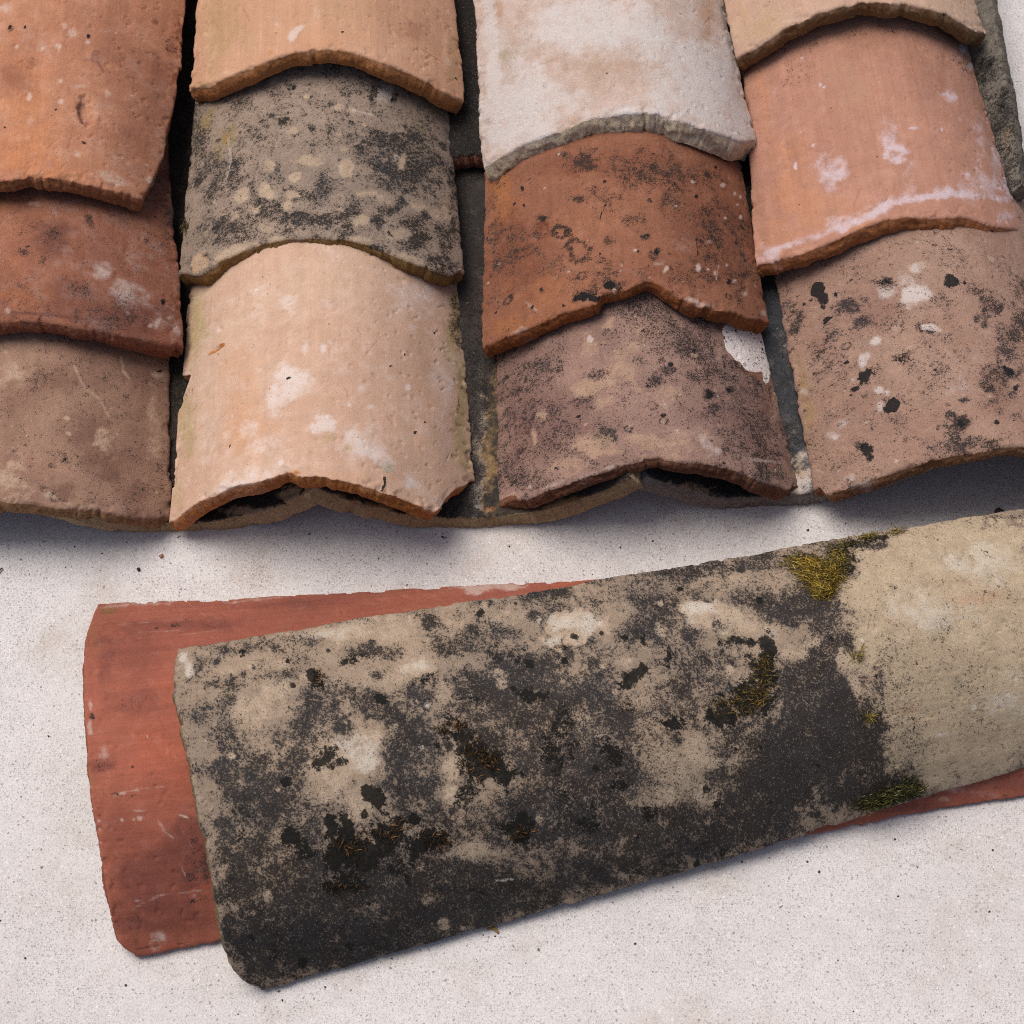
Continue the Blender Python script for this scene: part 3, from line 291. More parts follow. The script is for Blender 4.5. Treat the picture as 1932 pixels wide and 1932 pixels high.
   ('D','s',-0.0513,0.0586,312.7,-8.0,-143.8,-266.1,0.5), ('D','s',-0.0265,0.0735,285.9,-14.3,-114.1,-328.5,0.8), ('D','o',-0.0367,0.0534,186.0,-7.5,-85.8,-205.3,1.1), ('K','s',-0.0404,0.055,450.7,-16.5,-149.7,-333.3,0.7),
   ('K','s',-0.0327,0.0518,528.0,-23.5,-128.6,-334.0,0.6), ('D','o',-0.0276,0.038,144.9,-7.3,-45.6,-134.9,0.75), ('D','s',-0.0297,0.045,397.3,-19.0,-119.9,-335.6,0.6), ('D','s',-0.0269,0.031,319.7,-16.4,-148.4,-452.1,0.6),
   ('D','s',0.0052,0.0516,174.4,-14.7,-25.5,-221.7,0.65), ('D','s',0.0004,0.0507,314.9,-24.9,-37.5,-266.4,0.5), ('K','s',0.0129,0.0401,447.3,-41.5,-31.8,-536.0,0.7), ('D','s',0.0115,0.0391,313.7,-28.6,-27.1,-383.3,0.8),
   ('K','s',0.0167,0.0288,593.5,127.5,83.1,-220.2,0.9), ('D','s',0.0163,0.0277,313.3,-30.4,-5.5,-169.0,0.7), ('D','s',-0.0099,0.0406,226.9,-15.5,-55.8,-268.8,0.5), ('D','s',0.0156,0.0644,319.8,-130.7,-283.3,-592.7,0.8),
   ('K','s',0.0157,0.0652,618.2,-58.9,-26.1,-876.1,0.8), ('D','s',-0.0155,0.0278,399.7,-25.2,-82.9,-339.6,0.4), ('D','s',-0.049,0.0433,225.1,-6.4,-170.8,-336.3,0.6), ('D','s',-0.0534,0.0502,313.1,-7.4,-91.8,-167.3,0.5),
   ('K','c',-0.0131,0.0103,269.4,61.8,65.6,-332.4,1.0), ('D','s',-0.0121,0.0105,201.0,-13.5,-59.5,-275.2,0.7), ('K','s',-0.0274,0.0055,322.9,-16.7,-88.2,-276.6,1.0), ('K','s',-0.0214,0.0026,248.7,-14.4,-95.7,-346.3,0.9),
   ('D','s',-0.0249,0.0054,134.6,-7.3,-59.6,-197.5,0.7), ('K','s',-0.0317,0.0062,537.8,-25.4,-193.4,-553.0,0.8), ('K','s',-0.0162,0.0316,1596.8,-99.2,-169.4,-677.2,0.9), ('K','s',-0.0091,0.0172,1602.1,-112.1,-90.3,-456.1,0.8),
   ('K','s',-0.0066,0.0094,1070.1,-78.0,-165.5,-917.4,0.8), ('K','s',-0.0576,0.0112,658.6,380.0,396.4,-665.2,1.0), ('D','s',-0.0511,0.02,635.4,-17.3,-274.5,-547.5,0.8), ('K','s',-0.0514,0.0202,1058.7,-28.6,-459.6,-912.3,0.8),
   ('K','s',-0.0393,0.0036,805.6,-32.0,-278.6,-692.8,0.5), ('K','s',0.0603,0.0148,707.5,-107.9,171.0,-449.7,0.8), ('K','c',-0.0582,0.097,859.9,209.2,-102.4,-490.1,1.0), ('K','c',-0.0635,0.0895,1015.4,-12.1,-587.6,-867.7,1.0),
   ('K','c',-0.0579,0.0846,1024.5,-18.2,-542.6,-870.6,1.0), ('K','c',-0.0097,0.0814,1042.5,-70.2,-186.8,-869.0,1.0), ('K','s',0.0154,0.0771,1539.3,-145.6,-38.9,-1302.6,0.8), ('K','s',0.0178,0.0674,769.9,-75.1,-5.9,-655.7,0.0),
   ('K','c',0.0455,0.0712,725.8,-95.2,186.4,-650.0,1.0), ('K','s',-0.0234,0.0774,1570.3,-83.4,-423.6,-1309.6,0.7), ('K','s',0.0609,0.0994,683.5,-103.9,211.4,-422.9,0.7), ('K','s',0.0063,0.0295,1054.5,-90.5,-98.8,-901.6,0.8),
   ('K','s',0.0066,0.0295,790.7,-68.1,-72.8,-676.2,0.6), ('K','s',-0.0088,0.03,1594.0,-111.4,-268.4,-1354.9,0.6), ('K','s',0.0023,0.0226,1589.5,-130.0,-175.6,-1360.4,0.8), ('K','s',-0.006,0.0017,804.7,-59.4,-121.3,-692.1,0.0),
   ('K','s',-0.0129,0.0603,-588.4,-1045.1,-1806.3,548.9,0.7), ('K','s',-0.0132,0.0594,-590.7,-1045.9,-1806.2,548.8,0.7), ('K','s',-0.0135,0.0585,-593.1,-1046.7,-1806.1,548.6,0.7), ('K','s',-0.0138,0.0576,-595.2,-1047.6,-1806.1,548.5,0.7),
   ('K','s',-0.014,0.0568,-597.5,-1048.4,-1806.0,548.3,0.7), ('K','s',-0.0143,0.0559,-599.9,-1049.2,-1805.9,548.2,0.7), ('K','s',0.0424,0.04,410.6,-1120.7,-1785.7,14.5,0.6), ('K','s',0.0424,0.039,409.9,-1121.6,-1786.5,14.4,0.6),
   ('K','s',0.0424,0.038,409.5,-1122.4,-1787.2,14.5,0.6), ('K','s',0.0424,0.037,409.2,-1123.2,-1787.8,14.5,0.6), ('K','s',0.0424,0.0359,408.4,-1124.1,-1788.7,14.4,0.6), ('K','s',0.0425,0.0349,408.1,-1125.0,-1789.3,14.4,0.6),
   ('K','s',0.0425,0.0339,407.7,-1125.8,-1790.0,14.5,0.6), ('K','s',0.0425,0.0328,406.9,-1126.7,-1790.9,14.4,0.6), ('K','s',0.0425,0.0318,406.6,-1127.5,-1791.5,14.4,0.6), ('K','s',0.0426,0.0308,406.2,-1128.4,-1792.1,14.5,0.6),
   ('K','s',0.0426,0.0298,405.5,-1129.2,-1793.0,14.4,0.6), ('D','s',0.0031,0.0846,77.6,-6.3,-10.9,-86.5,0.35), ('D','s',0.0162,0.0874,61.3,-5.8,-1.6,-86.2,0.35), ('D','s',-0.0139,0.0724,87.3,-5.5,-32.2,-131.3,0.3),
   ('D','s',0.022,0.0778,61.0,-6.2,3.1,-86.7,0.4), ('D','s',0.0465,0.0879,57.5,-7.6,31.1,-98.8,0.4), ('D','s',0.0581,0.0648,77.7,-11.5,18.3,-43.4,0.42), ('D','s',0.0514,0.0354,72.3,-10.1,16.7,-53.3,0.42),
   ('D','s',0.0333,0.0578,75.2,-8.7,9.5,-65.8,0.35), ('D','s',0.0386,0.01,60.5,-7.5,14.9,-90.9,0.3), ('D','s',0.0737,0.0414,132.9,-22.8,16.2,-29.3,0.4), ('B','s',0.0495,0.0501,36.2,-5.0,6.8,-22.0,0.45),
   ('B','s',-0.0692,0.0563,76.6,-0.6,-22.7,-33.3,0.55), ('B','s',-0.0571,0.041,62.6,-1.3,-30.6,-53.9,0.4), ('B','s',0.0098,0.0878,38.6,-3.4,-5.1,-64.7,0.4), ('D','s',-0.069,0.0601,85.0,-0.7,-30.3,-44.3,0.3),
   ('D','s',-0.0087,0.0152,53.4,-3.8,-17.8,-91.3,0.25), ('D','s',-0.0331,0.0221,53.4,-2.4,-25.2,-68.3,0.22), ('B','s',-0.0248,0.0988,51.9,-2.6,-44.6,-128.9,0.5), ('D','s',-0.0776,0.0863,248.7,0.5,-17.2,-21.7,0.3),
   ('O','s',-0.0704,0.0966,115.7,-0.5,-32.2,-43.2,0.7), ('O','s',-0.073,0.1108,186.0,-0.2,-77.8,-98.7,0.9), ('O','s',-0.0492,0.0143,35.4,-1.0,-22.1,-45.8,0.5), ('O','s',-0.0719,0.005,62.4,-0.5,-67.4,-106.3,0.7),
   ('O','s',-0.0307,0.0586,39.5,-1.8,-24.8,-66.5,0.3), ('O','s',-0.068,0.107,-194.5,-339.8,-648.6,-68.6,0.8), ('O','s',-0.0678,0.1033,-192.6,-340.7,-649.4,-68.5,0.8), ('O','s',-0.0676,0.0997,-190.8,-341.6,-650.1,-68.5,0.8),
   ('O','s',-0.0673,0.096,-188.9,-342.5,-650.8,-68.4,0.8), ('W','s',0.0445,0.0818,724.9,-94.0,184.4,-645.1,0.8), ('W','s',0.0651,0.0876,540.8,-85.6,339.8,-638.9,1.0), ('W','s',0.0732,0.0864,872.3,-148.8,318.3,-510.3,1.0),
   ('W','s',0.0771,0.0865,857.4,-151.6,425.7,-637.0,1.0), ('W','s',0.0745,0.0788,869.7,-150.3,535.2,-854.7,1.0), ('W','s',0.0758,0.0703,867.8,-151.8,322.6,-515.6,0.9), ('W','s',0.064,0.0629,913.4,-143.5,419.7,-867.3,1.0),
   ('W','s',0.0509,0.0402,361.4,-50.2,208.2,-664.1,0.7), ('W','s',0.0423,0.0199,597.1,-76.5,70.0,-338.0,1.0), ('W','s',0.0524,0.0188,725.4,-102.6,165.1,-539.5,1.0), ('W','s',0.0611,0.0275,936.2,-143.5,360.0,-890.8,0.8),
   ('W','s',0.022,0.0166,680.2,-410.5,-190.8,-274.6,0.9), ('W','s',0.0185,0.0203,313.2,-31.2,-8.5,-543.6,0.5), ('W','s',0.0048,0.0308,791.2,-66.6,-105.2,-900.9,0.9), ('W','s',0.0718,0.0116,451.6,-76.6,219.6,-448.8,0.6),
   ('W','s',0.0405,-0.0044,117.2,-41.6,-54.8,-427.1,0.6), ('W','s',-0.0099,0.0064,643.7,-44.7,-111.0,-551.9,0.7), ('W','s',0.0653,0.018,693.7,-110.7,291.8,-671.8,0.6), ('W','s',-0.0587,0.0137,72.5,-90.8,-798.2,-516.4,0.4),
   ('W','s',-0.0659,-0.0024,160.1,41.4,-63.6,-375.4,0.6), ('W','s',0.0842,0.0051,321.0,-60.9,201.0,-336.3,0.5), ('W','s',0.0336,0.0427,100.7,-11.8,6.1,-44.4,0.15), ('W','s',0.0554,0.0249,181.3,-1073.9,-1862.2,533.7,0.5),
   ('W','s',0.0551,0.0238,176.6,-1074.9,-1863.6,533.6,0.5), ('W','s',0.0548,0.0226,172.4,-1076.0,-1864.9,533.6,0.5), ('W','s',0.0545,0.0215,167.8,-1077.0,-1866.3,533.6,0.5), ('W','s',0.0543,0.0204,163.5,-1078.1,-1867.6,533.5,0.5),
   ('W','s',0.054,0.0193,158.9,-1079.1,-1868.9,533.5,0.5), ('W','s',0.0537,0.0182,154.4,-1080.2,-1870.3,533.4,0.5), ('W','s',0.0534,0.017,150.2,-1081.3,-1871.6,533.4,0.5), ('W','s',0.0531,0.0159,145.6,-1082.3,-1872.9,533.3,0.5),
   ('W','s',0.0529,0.0148,141.6,-1083.3,-1874.2,533.3,0.5), ('W','s',0.0526,0.0137,137.1,-1084.4,-1875.5,533.2,0.5)],
 ),
dict(id='C3R1', loc=[0.0821, 0.0018, 0.016], rot=[0.0, -0.0, 0.089], w=0.1773, ws=-0.1366, lv=0.1021, h=0.0545, s0=0.01, skew=-0.0074, p=2.15, len=0.34, t=0.0118, lean=0.001, rb=0.003, vis=0.2, seed=31, front=[(-0.992, 0.002), (-0.81, -0.0023), (-0.602, -0.0033), (-0.355, -0.002), (-0.055, 0.0002), (0.243, -0.0016), (0.499, -0.0045), (0.714, -0.0072), (0.901, -0.0056), (0.975, 0.0006)],
  spots=[('P','c',0.0756,0.1043,64.9,-13.6,71.8,-121.8,1.4), ('P','c',0.0779,0.091,99.3,-24.3,39.7,-67.3,1.4), ('P','c',0.0665,0.0867,123.6,-27.4,50.0,-104.3,1.2), ('P','c',0.0601,0.0894,174.2,-36.6,44.2,-104.3,1.2),
   ('P','c',0.0816,0.0786,318.2,-80.4,62.6,-104.3,1.1), ('P','c',0.073,0.0786,115.7,-65.9,10.7,-137.7,1.1), ('P','c',0.057,0.0949,281.3,-57.5,90.6,-225.2,1.1), ('T','s',-0.0279,0.0851,403.3,-33.5,-101.6,-345.0,0.0),
   ('W','c',-0.0279,0.0851,460.9,-38.3,-116.1,-394.3,1.4), ('D','c',-0.0265,0.0191,165.8,-14.7,-40.0,-161.5,0.65), ('G','s',-0.0266,0.0184,150.8,-13.4,-32.7,-132.2,0.8), ('D','s',-0.028,0.0139,277.0,-24.2,-62.0,-243.3,0.6),
   ('K','s',-0.0141,0.0217,471.3,-49.0,-69.1,-414.1,0.0), ('D','o',-0.0138,0.0216,366.5,-38.2,-68.3,-414.2,0.9), ('G','s',-0.0138,0.0216,549.7,-57.3,-79.7,-483.2,0.5), ('D','o',0.0074,0.0256,324.3,-42.5,-23.7,-480.4,0.8),
   ('T','s',0.0074,0.0256,648.6,-85.0,-28.4,-576.5,0.6), ('D','o',0.0019,0.0357,405.9,-50.1,-25.2,-318.0,0.7), ('K','s',0.0379,0.045,380.2,-66.1,64.1,-352.7,0.85), ('D','s',0.0382,0.0447,217.1,-37.9,43.2,-235.2,0.9),
   ('K','s',0.0509,0.051,486.9,-94.8,137.3,-466.4,0.8), ('D','s',0.0513,0.0511,291.8,-57.0,92.5,-310.9,0.8), ('K','s',0.0162,0.0628,526.6,-74.4,8.5,-465.8,1.0), ('D','s',0.0134,0.0581,198.6,-27.3,-1.2,-311.8,0.8),
   ('K','s',0.0117,0.0649,794.3,-107.3,-10.1,-698.0,0.7), ('D','s',0.0112,0.0653,454.1,-61.0,-7.5,-398.8,0.8), ('D','s',-0.0019,0.0661,321.6,-37.7,-30.1,-310.5,0.8), ('D','s',0.0044,0.0507,179.0,-22.5,-11.6,-176.7,0.75),
   ('K','s',0.001,0.0488,538.7,-65.5,-39.2,-472.0,0.6), ('D','s',-0.0258,0.0614,203.6,-17.7,-62.0,-234.3,0.7), ('D','s',-0.0212,0.0621,361.5,-33.6,-71.6,-312.1,0.6), ('D','s',-0.0253,0.0577,407.8,-35.9,-145.9,-563.9,0.8),
   ('D','s',-0.0482,0.0713,268.5,-16.0,-104.7,-232.6,0.5), ('D','s',-0.0534,0.0665,267.9,-14.4,-113.5,-233.4,0.4), ('D','s',-0.0367,0.0452,149.0,-11.1,-80.0,-237.4,0.6), ('D','s',-0.0334,0.0476,273.0,-21.5,-74.4,-236.9,0.6),
   ('D','s',0.0305,0.0736,191.5,-30.9,24.2,-172.7,0.85), ('K','s',0.0321,0.0731,436.2,-71.5,70.5,-460.6,0.6), ('D','s',0.0349,0.0696,189.8,-32.0,48.4,-277.0,0.8), ('D','s',0.0244,0.0766,221.4,-33.7,20.6,-230.1,0.6),
   ('K','s',0.0023,0.0856,795.8,-96.8,-52.5,-687.7,0.7), ('D','s',0.0045,0.0829,227.2,-28.3,-14.4,-229.6,0.6), ('D','s',0.0405,0.0352,216.6,-38.6,46.0,-236.8,0.6), ('K','s',0.04,0.034,506.4,-89.9,107.6,-568.8,0.4),
   ('D','s',-0.0123,0.0728,358.7,-37.1,-51.6,-309.2,0.4), ('K','s',0.0636,0.0737,460.9,-99.9,198.0,-456.6,0.8), ('D','s',0.0594,0.0741,175.6,-36.7,68.0,-171.4,0.7), ('D','s',0.0454,0.0621,328.8,-61.0,80.2,-308.7,0.4),
   ('K','s',-0.0551,0.0085,823.9,-46.0,-317.6,-731.9,0.6), ('D','s',-0.0547,0.0087,549.4,-30.8,-210.7,-487.9,0.7), ('D','s',-0.0774,0.0587,259.9,-6.9,-154.7,-234.1,0.5), ('K','s',-0.0261,0.0448,1093.4,-95.9,-244.9,-949.4,0.0),
   ('D','s',0.0183,0.0423,396.8,-57.6,9.7,-354.9,0.4), ('D','s',-0.058,0.0799,159.0,-7.5,-74.9,-138.6,0.2), ('D','s',0.0118,0.0906,52.4,-7.0,-0.8,-91.2,0.5), ('D','s',0.0303,0.0846,50.9,-8.2,10.0,-68.5,0.55),
   ('D','s',0.0068,0.1018,52.5,-6.6,-6.8,-151.3,0.6), ('D','s',-0.002,0.0805,64.0,-7.4,-10.5,-106.3,0.3), ('D','s',0.0442,0.0655,74.1,-13.6,17.5,-69.3,0.5), ('D','s',0.0594,0.052,94.5,-19.8,17.1,-46.5,0.45),
   ('D','s',0.0709,0.0349,90.8,-21.0,20.5,-46.9,0.5), ('D','s',0.074,0.0109,90.4,-21.5,30.3,-71.5,0.5), ('D','s',0.0493,0.0097,74.6,-14.4,17.2,-72.3,0.42), ('D','s',-0.0154,0.1007,79.9,-7.8,-27.0,-136.2,0.4),
   ('D','s',-0.0682,0.0382,53.3,-2.1,-26.8,-47.6,0.32), ('D','s',-0.0656,0.0659,63.4,-2.5,-27.2,-46.7,0.28), ('D','s',-0.0826,0.0183,121.2,-2.9,-91.1,-144.5,0.6), ('D','s',-0.0425,0.0191,55.1,-3.8,-26.0,-72.7,0.3),
   ('D','s',-0.0681,0.0061,81.3,-3.3,-94.7,-182.9,0.4), ('D','s',-0.0554,0.0422,54.1,-2.9,-45.1,-95.1,0.25), ('D','s',0.0289,0.0271,62.6,-10.1,9.5,-95.6,0.25), ('B','s',-0.0528,0.0374,36.2,-2.0,-16.1,-35.8,0.45),
   ('B','s',-0.0753,0.0646,104.1,-3.0,-16.7,-25.4,0.4), ('B','s',0.0644,0.0394,46.6,-10.2,12.2,-31.2,0.35), ('D','s',0.0646,-0.0016,70.9,-15.6,70.0,-207.1,0.6), ('D','s',-0.0667,0.0889,52.2,-1.9,-85.9,-137.6,0.25),
   ('T','s',-0.0297,0.0536,125.7,-10.4,-58.6,-202.1,1.0), ('T','s',-0.036,0.052,163.4,-12.3,-79.5,-236.1,0.9), ('T','s',-0.0152,0.0608,124.9,-12.6,-15.3,-82.7,0.8), ('T','s',-0.0059,0.0737,107.2,-12.0,-13.1,-106.9,0.6),
   ('T','s',-0.0249,0.0417,177.6,65.2,128.6,-327.4,0.7), ('T','s',-0.03,0.0807,107.7,-8.7,-32.9,-106.5,0.45), ('T','s',-0.0161,0.0935,175.9,95.1,204.6,-287.5,0.9), ('T','s',-0.0337,0.0162,110.7,-8.9,-39.1,-132.5,0.8),
   ('T','s',-0.0253,0.0105,166.4,-15.1,-69.0,-292.7,0.7), ('T','s',-0.0053,0.0139,74.8,-8.6,-16.5,-145.7,0.5), ('T','s',-0.0468,0.0068,110.6,-7.2,-55.2,-146.7,0.6), ('T','s',-0.0654,0.0348,536.3,-22.6,-96.3,-179.1,0.9),
   ('T','s',-0.0612,0.0469,268.1,-12.4,-106.0,-202.9,0.5), ('T','s',0.0089,0.0423,64.3,-8.5,-5.4,-142.2,0.45), ('T','s',0.0207,0.0127,64.0,-9.6,3.3,-96.9,0.4), ('T','s',0.004,0.0028,65.7,-8.4,-17.1,-244.8,0.5),
   ('T','s',0.0019,0.0874,106.1,-12.8,-10.8,-137.3,0.4), ('T','s',0.0822,0.0555,320.3,-81.4,25.8,-46.0,0.5), ('W','s',0.03,0.0116,80.5,-61.3,-195.9,-260.5,0.75), ('W','s',0.0344,0.0087,222.4,-37.8,20.7,-161.5,0.4),
   ('O','s',0.0732,0.0693,114.7,-80.2,-47.4,-235.6,0.8), ('O','s',0.0794,0.0614,259.2,-64.3,37.8,-68.7,0.5), ('W','s',-0.0533,0.096,317.3,-16.4,-142.7,-274.0,0.2), ('R','c',-0.0817,-0.0002,122.6,-3.2,-145.4,-244.2,1.0),
   ('T','s',-0.0816,0.0012,132.7,-3.5,-145.6,-244.0,0.8), ('W','s',0.072,0.0101,71.8,-25.8,194.2,-686.8,0.6), ('O','s',0.0713,0.0062,171.9,-40.1,190.4,-479.0,0.7), ('W','s',-0.0356,-0.0015,68.8,15.2,80.5,-716.8,0.5),
   ('W','s',-0.0596,-0.0009,118.5,31.6,-1.2,-699.0,0.4), ('O','s',0.0805,0.096,423.8,-106.0,55.6,-89.4,0.1), ('W','s',-0.071,0.0045,1079.6,-41.0,-521.8,-976.2,1.0)],
 ),
dict(id='C4R3', loc=[0.2243, 0.2989, 0.056], rot=[0.0, -0.0, 0.1418], w=0.1606, ws=-0.0619, lv=0.0632, h=0.045, s0=0.03, skew=-0.0237, p=2.15, len=0.34, t=0.0118, lean=0.001, rb=0.003, vis=0.15, seed=43, front=[(-0.994, 0.0012), (-0.79, -0.0004), (-0.561, 0.0004), (-0.288, 0.0013), (0.032, -0.0002), (0.318, -0.004), (0.591, -0.0056), (0.821, -0.0061), (1.0, 0.0019)],
  spots=[('O','s',-0.0638,0.015,82.1,-12.7,-50.3,-60.2,0.3), ('B','s',-0.0729,0.0148,164.7,-24.1,-37.6,-40.1,0.3), ('O','s',-0.0736,0.0283,233.9,-34.0,-57.5,-59.6,0.3), ('K','s',-0.0519,0.0163,1629.0,-269.6,-843.2,-1204.2,0.6),
   ('G','s',-0.0624,0.0054,82.4,-12.9,-65.3,-80.8,0.35), ('B','s',0.0494,-0.0131,96.9,-29.7,102.8,-242.8,0.5), ('W','s',0.0419,-0.0118,87.3,-25.3,99.9,-303.8,0.25), ('K','s',0.045,-0.0078,227.4,-128.8,-5.2,-287.8,0.9),
   ('K','s',-0.0667,-0.0033,1623.6,409.6,133.8,-1430.2,0.8), ('K','s',-0.066,-0.0032,1619.2,409.0,142.2,-1430.9,0.8), ('K','s',-0.0654,-0.0032,1614.8,408.5,150.6,-1431.5,0.8), ('K','s',-0.0647,-0.0031,1610.4,407.9,159.0,-1432.1,0.8),
   ('K','s',-0.0641,-0.003,1605.9,407.3,167.4,-1432.8,0.8), ('K','s',-0.0635,-0.0029,1601.4,406.7,175.8,-1433.4,0.8), ('K','s',-0.0628,-0.0028,1596.9,406.1,184.2,-1434.0,0.8), ('K','s',-0.0621,-0.0027,1592.3,405.5,192.7,-1434.6,0.8),
   ('K','s',-0.0615,-0.0027,1587.8,404.9,201.1,-1435.3,0.8), ('K','s',-0.0608,-0.0026,1583.2,404.3,209.5,-1435.9,0.8), ('K','s',-0.0602,-0.0025,1578.5,403.7,217.9,-1436.5,0.8), ('K','s',-0.0595,-0.0024,1573.9,403.1,226.3,-1437.1,0.8),
   ('K','s',-0.0589,-0.0023,1569.2,402.5,234.8,-1437.7,0.8), ('K','s',-0.0582,-0.0022,1564.4,401.8,243.2,-1438.2,0.8), ('K','s',-0.0576,-0.002,1559.6,401.2,251.7,-1438.8,0.8), ('K','s',-0.0569,-0.0019,1554.9,400.6,260.1,-1439.4,0.8),
   ('K','s',-0.0563,-0.0018,1550.1,400.0,268.6,-1440.0,0.8), ('K','s',-0.0556,-0.0017,1545.2,399.4,277.1,-1440.5,0.8), ('K','s',-0.0549,-0.0015,1540.3,398.7,285.5,-1441.0,0.8), ('K','s',-0.0542,-0.0015,1542.5,189.6,-190.6,-1534.4,0.8),
   ('K','s',-0.0535,-0.0016,1538.3,188.8,-178.9,-1535.1,0.8), ('K','s',-0.0527,-0.0017,1534.3,188.1,-168.0,-1535.7,0.8), ('K','s',-0.052,-0.0018,1530.1,187.3,-156.3,-1536.3,0.8), ('K','s',-0.0512,-0.0019,1526.1,186.6,-145.4,-1536.9,0.8),
   ('K','s',-0.0505,-0.002,1521.9,185.8,-133.8,-1537.5,0.8), ('K','s',-0.0497,-0.002,1517.8,185.1,-122.8,-1538.1,0.8), ('K','s',-0.049,-0.0021,1513.4,184.3,-111.1,-1538.7,0.8), ('K','s',-0.0482,-0.0021,1509.3,183.6,-100.2,-1539.2,0.8),
   ('K','s',-0.0475,-0.0022,1504.9,182.8,-88.5,-1539.8,0.8), ('K','s',-0.0467,-0.0022,1500.7,182.0,-77.5,-1540.3,0.8), ('K','s',-0.0459,-0.0022,1496.2,181.3,-65.8,-1540.9,0.8), ('K','s',-0.0452,-0.0022,1491.9,180.5,-54.9,-1541.4,0.8),
   ('K','s',-0.0444,-0.0023,1487.4,179.7,-43.2,-1542.0,0.8), ('K','s',-0.0437,-0.0023,1483.0,179.0,-32.2,-1542.5,0.8), ('K','s',-0.0429,-0.0023,1478.4,178.2,-20.4,-1543.0,0.8)],
 ),
dict(id='C4R2', loc=[0.2346, 0.1537, 0.04], rot=[0.0, 0.0, 0.0799], w=0.1685, ws=-0.1568, lv=0.154, h=0.0445, s0=0.09, skew=0.0231, p=2.15, len=0.34, t=0.0118, lean=0.002, rb=0.003, vis=0.22, seed=42, front=[(-0.995, 0.0034), (-0.86, -0.002), (-0.609, -0.0045), (-0.371, -0.0021), (-0.15, 0.0005), (0.084, -0.0), (0.342, -0.0013), (0.596, -0.0018), (1.0, 0.0078)],
  spots=[('W','s',-0.0763,0.0066,367.5,93.6,-17.2,-355.4,0.42), ('W','s',-0.0721,0.0065,364.1,91.9,-7.2,-356.5,0.42), ('W','s',-0.0685,0.0061,356.3,49.9,-88.0,-374.9,0.42), ('W','s',-0.0654,0.0054,354.6,48.6,-80.1,-375.5,0.42),
   ('W','s',-0.0623,0.0047,352.7,47.2,-72.1,-376.1,0.42), ('W','s',-0.0592,0.0042,350.7,45.9,-64.1,-376.6,0.42), ('W','s',-0.0561,0.0037,348.6,44.6,-56.1,-377.2,0.42), ('W','s',-0.0529,0.0032,346.4,43.2,-48.2,-377.7,0.42),
   ('W','s',-0.0494,0.0031,344.5,70.8,21.2,-368.3,0.42), ('W','s',-0.0454,0.0034,340.7,69.2,30.4,-369.0,0.42), ('W','s',-0.0414,0.0038,336.7,67.5,39.6,-369.7,0.42), ('W','s',-0.0374,0.0041,333.9,49.7,16.5,-375.9,0.42),
   ('W','s',-0.0334,0.0043,330.1,48.0,26.0,-376.5,0.42), ('W','s',-0.0293,0.0047,326.1,46.3,35.5,-377.0,0.42), ('W','s',-0.0251,0.0055,315.5,76.2,106.0,-365.8,0.42), ('W','s',-0.0209,0.0067,310.3,74.4,114.5,-366.4,0.42),
   ('W','s',-0.0166,0.0081,304.9,72.7,123.0,-366.9,0.42), ('W','s',-0.0122,0.0094,305.8,50.2,93.3,-375.1,0.42), ('W','s',-0.0079,0.0105,301.0,48.4,102.0,-375.5,0.42), ('W','s',-0.0035,0.0117,296.1,46.6,110.4,-375.9,0.42),
   ('W','s',0.0007,0.0126,301.0,-1.5,36.4,-382.3,0.42), ('W','s',0.0048,0.013,297.8,-3.1,44.2,-382.4,0.42), ('W','s',0.0088,0.0135,294.9,-4.7,51.0,-382.4,0.42), ('W','s',0.013,0.0142,290.1,-6.4,62.1,-382.5,0.42),
   ('W','s',0.0174,0.0147,287.8,-32.8,33.1,-379.5,0.42), ('W','s',0.0219,0.0152,282.2,-34.5,48.5,-379.3,0.42), ('W','s',0.0265,0.0159,276.0,-36.2,65.0,-379.1,0.42), ('W','s',0.031,0.0162,274.9,-91.6,-7.8,-357.7,0.42),
   ('W','s',0.0355,0.0163,270.8,-93.0,10.6,-357.2,0.42), ('W','s',0.04,0.0165,266.3,-94.4,29.6,-356.6,0.42), ('W','s',0.0447,0.017,261.2,-95.9,50.1,-355.9,0.42), ('W','s',0.0495,0.0179,254.9,-92.6,78.6,-357.9,0.42),
   ('W','s',0.0545,0.0192,248.7,-93.9,100.6,-357.1,0.42), ('W','s',0.0597,0.0208,241.8,-95.2,124.1,-356.2,0.42), ('W','s',0.0653,0.023,234.1,-96.4,149.4,-355.2,0.42), ('W','s',0.0713,0.0259,225.4,-97.6,177.0,-353.9,0.42),
   ('W','s',-0.035,0.0068,164.9,32.4,26.8,-185.0,0.28), ('W','s',-0.0267,0.0081,160.4,30.6,36.0,-185.6,0.28), ('W','s',-0.0183,0.01,155.6,28.9,45.1,-186.1,0.28), ('W','s',-0.0098,0.0115,154.2,10.5,23.4,-190.4,0.28),
   ('W','s',-0.0012,0.0128,150.1,8.7,32.4,-190.6,0.28), ('W','s',0.0076,0.0145,146.4,7.0,40.0,-190.8,0.28), ('W','s',0.017,0.016,143.6,-12.1,23.2,-190.3,0.28), ('W','s',0.0275,0.0177,136.4,-14.0,41.2,-190.1,0.28),
   ('W','s',-0.0405,0.0064,209.7,-22.6,-79.5,-189.5,0.6), ('W','s',-0.0369,0.0004,217.2,48.8,79.3,-429.1,0.8), ('W','s',-0.0143,0.0092,133.2,28.4,100.3,-323.7,0.7), ('W','s',0.0168,0.0144,101.2,-20.2,-10.5,-326.3,0.8),
   ('W','s',0.0788,0.0421,148.2,-55.9,58.2,-84.5,0.6), ('W','s',0.0745,0.0599,177.5,-64.0,28.2,-41.8,0.5), ('W','s',0.0649,0.0745,163.0,-52.9,24.2,-41.4,0.3), ('W','s',0.0492,0.0267,65.0,-17.9,27.6,-85.8,0.4),
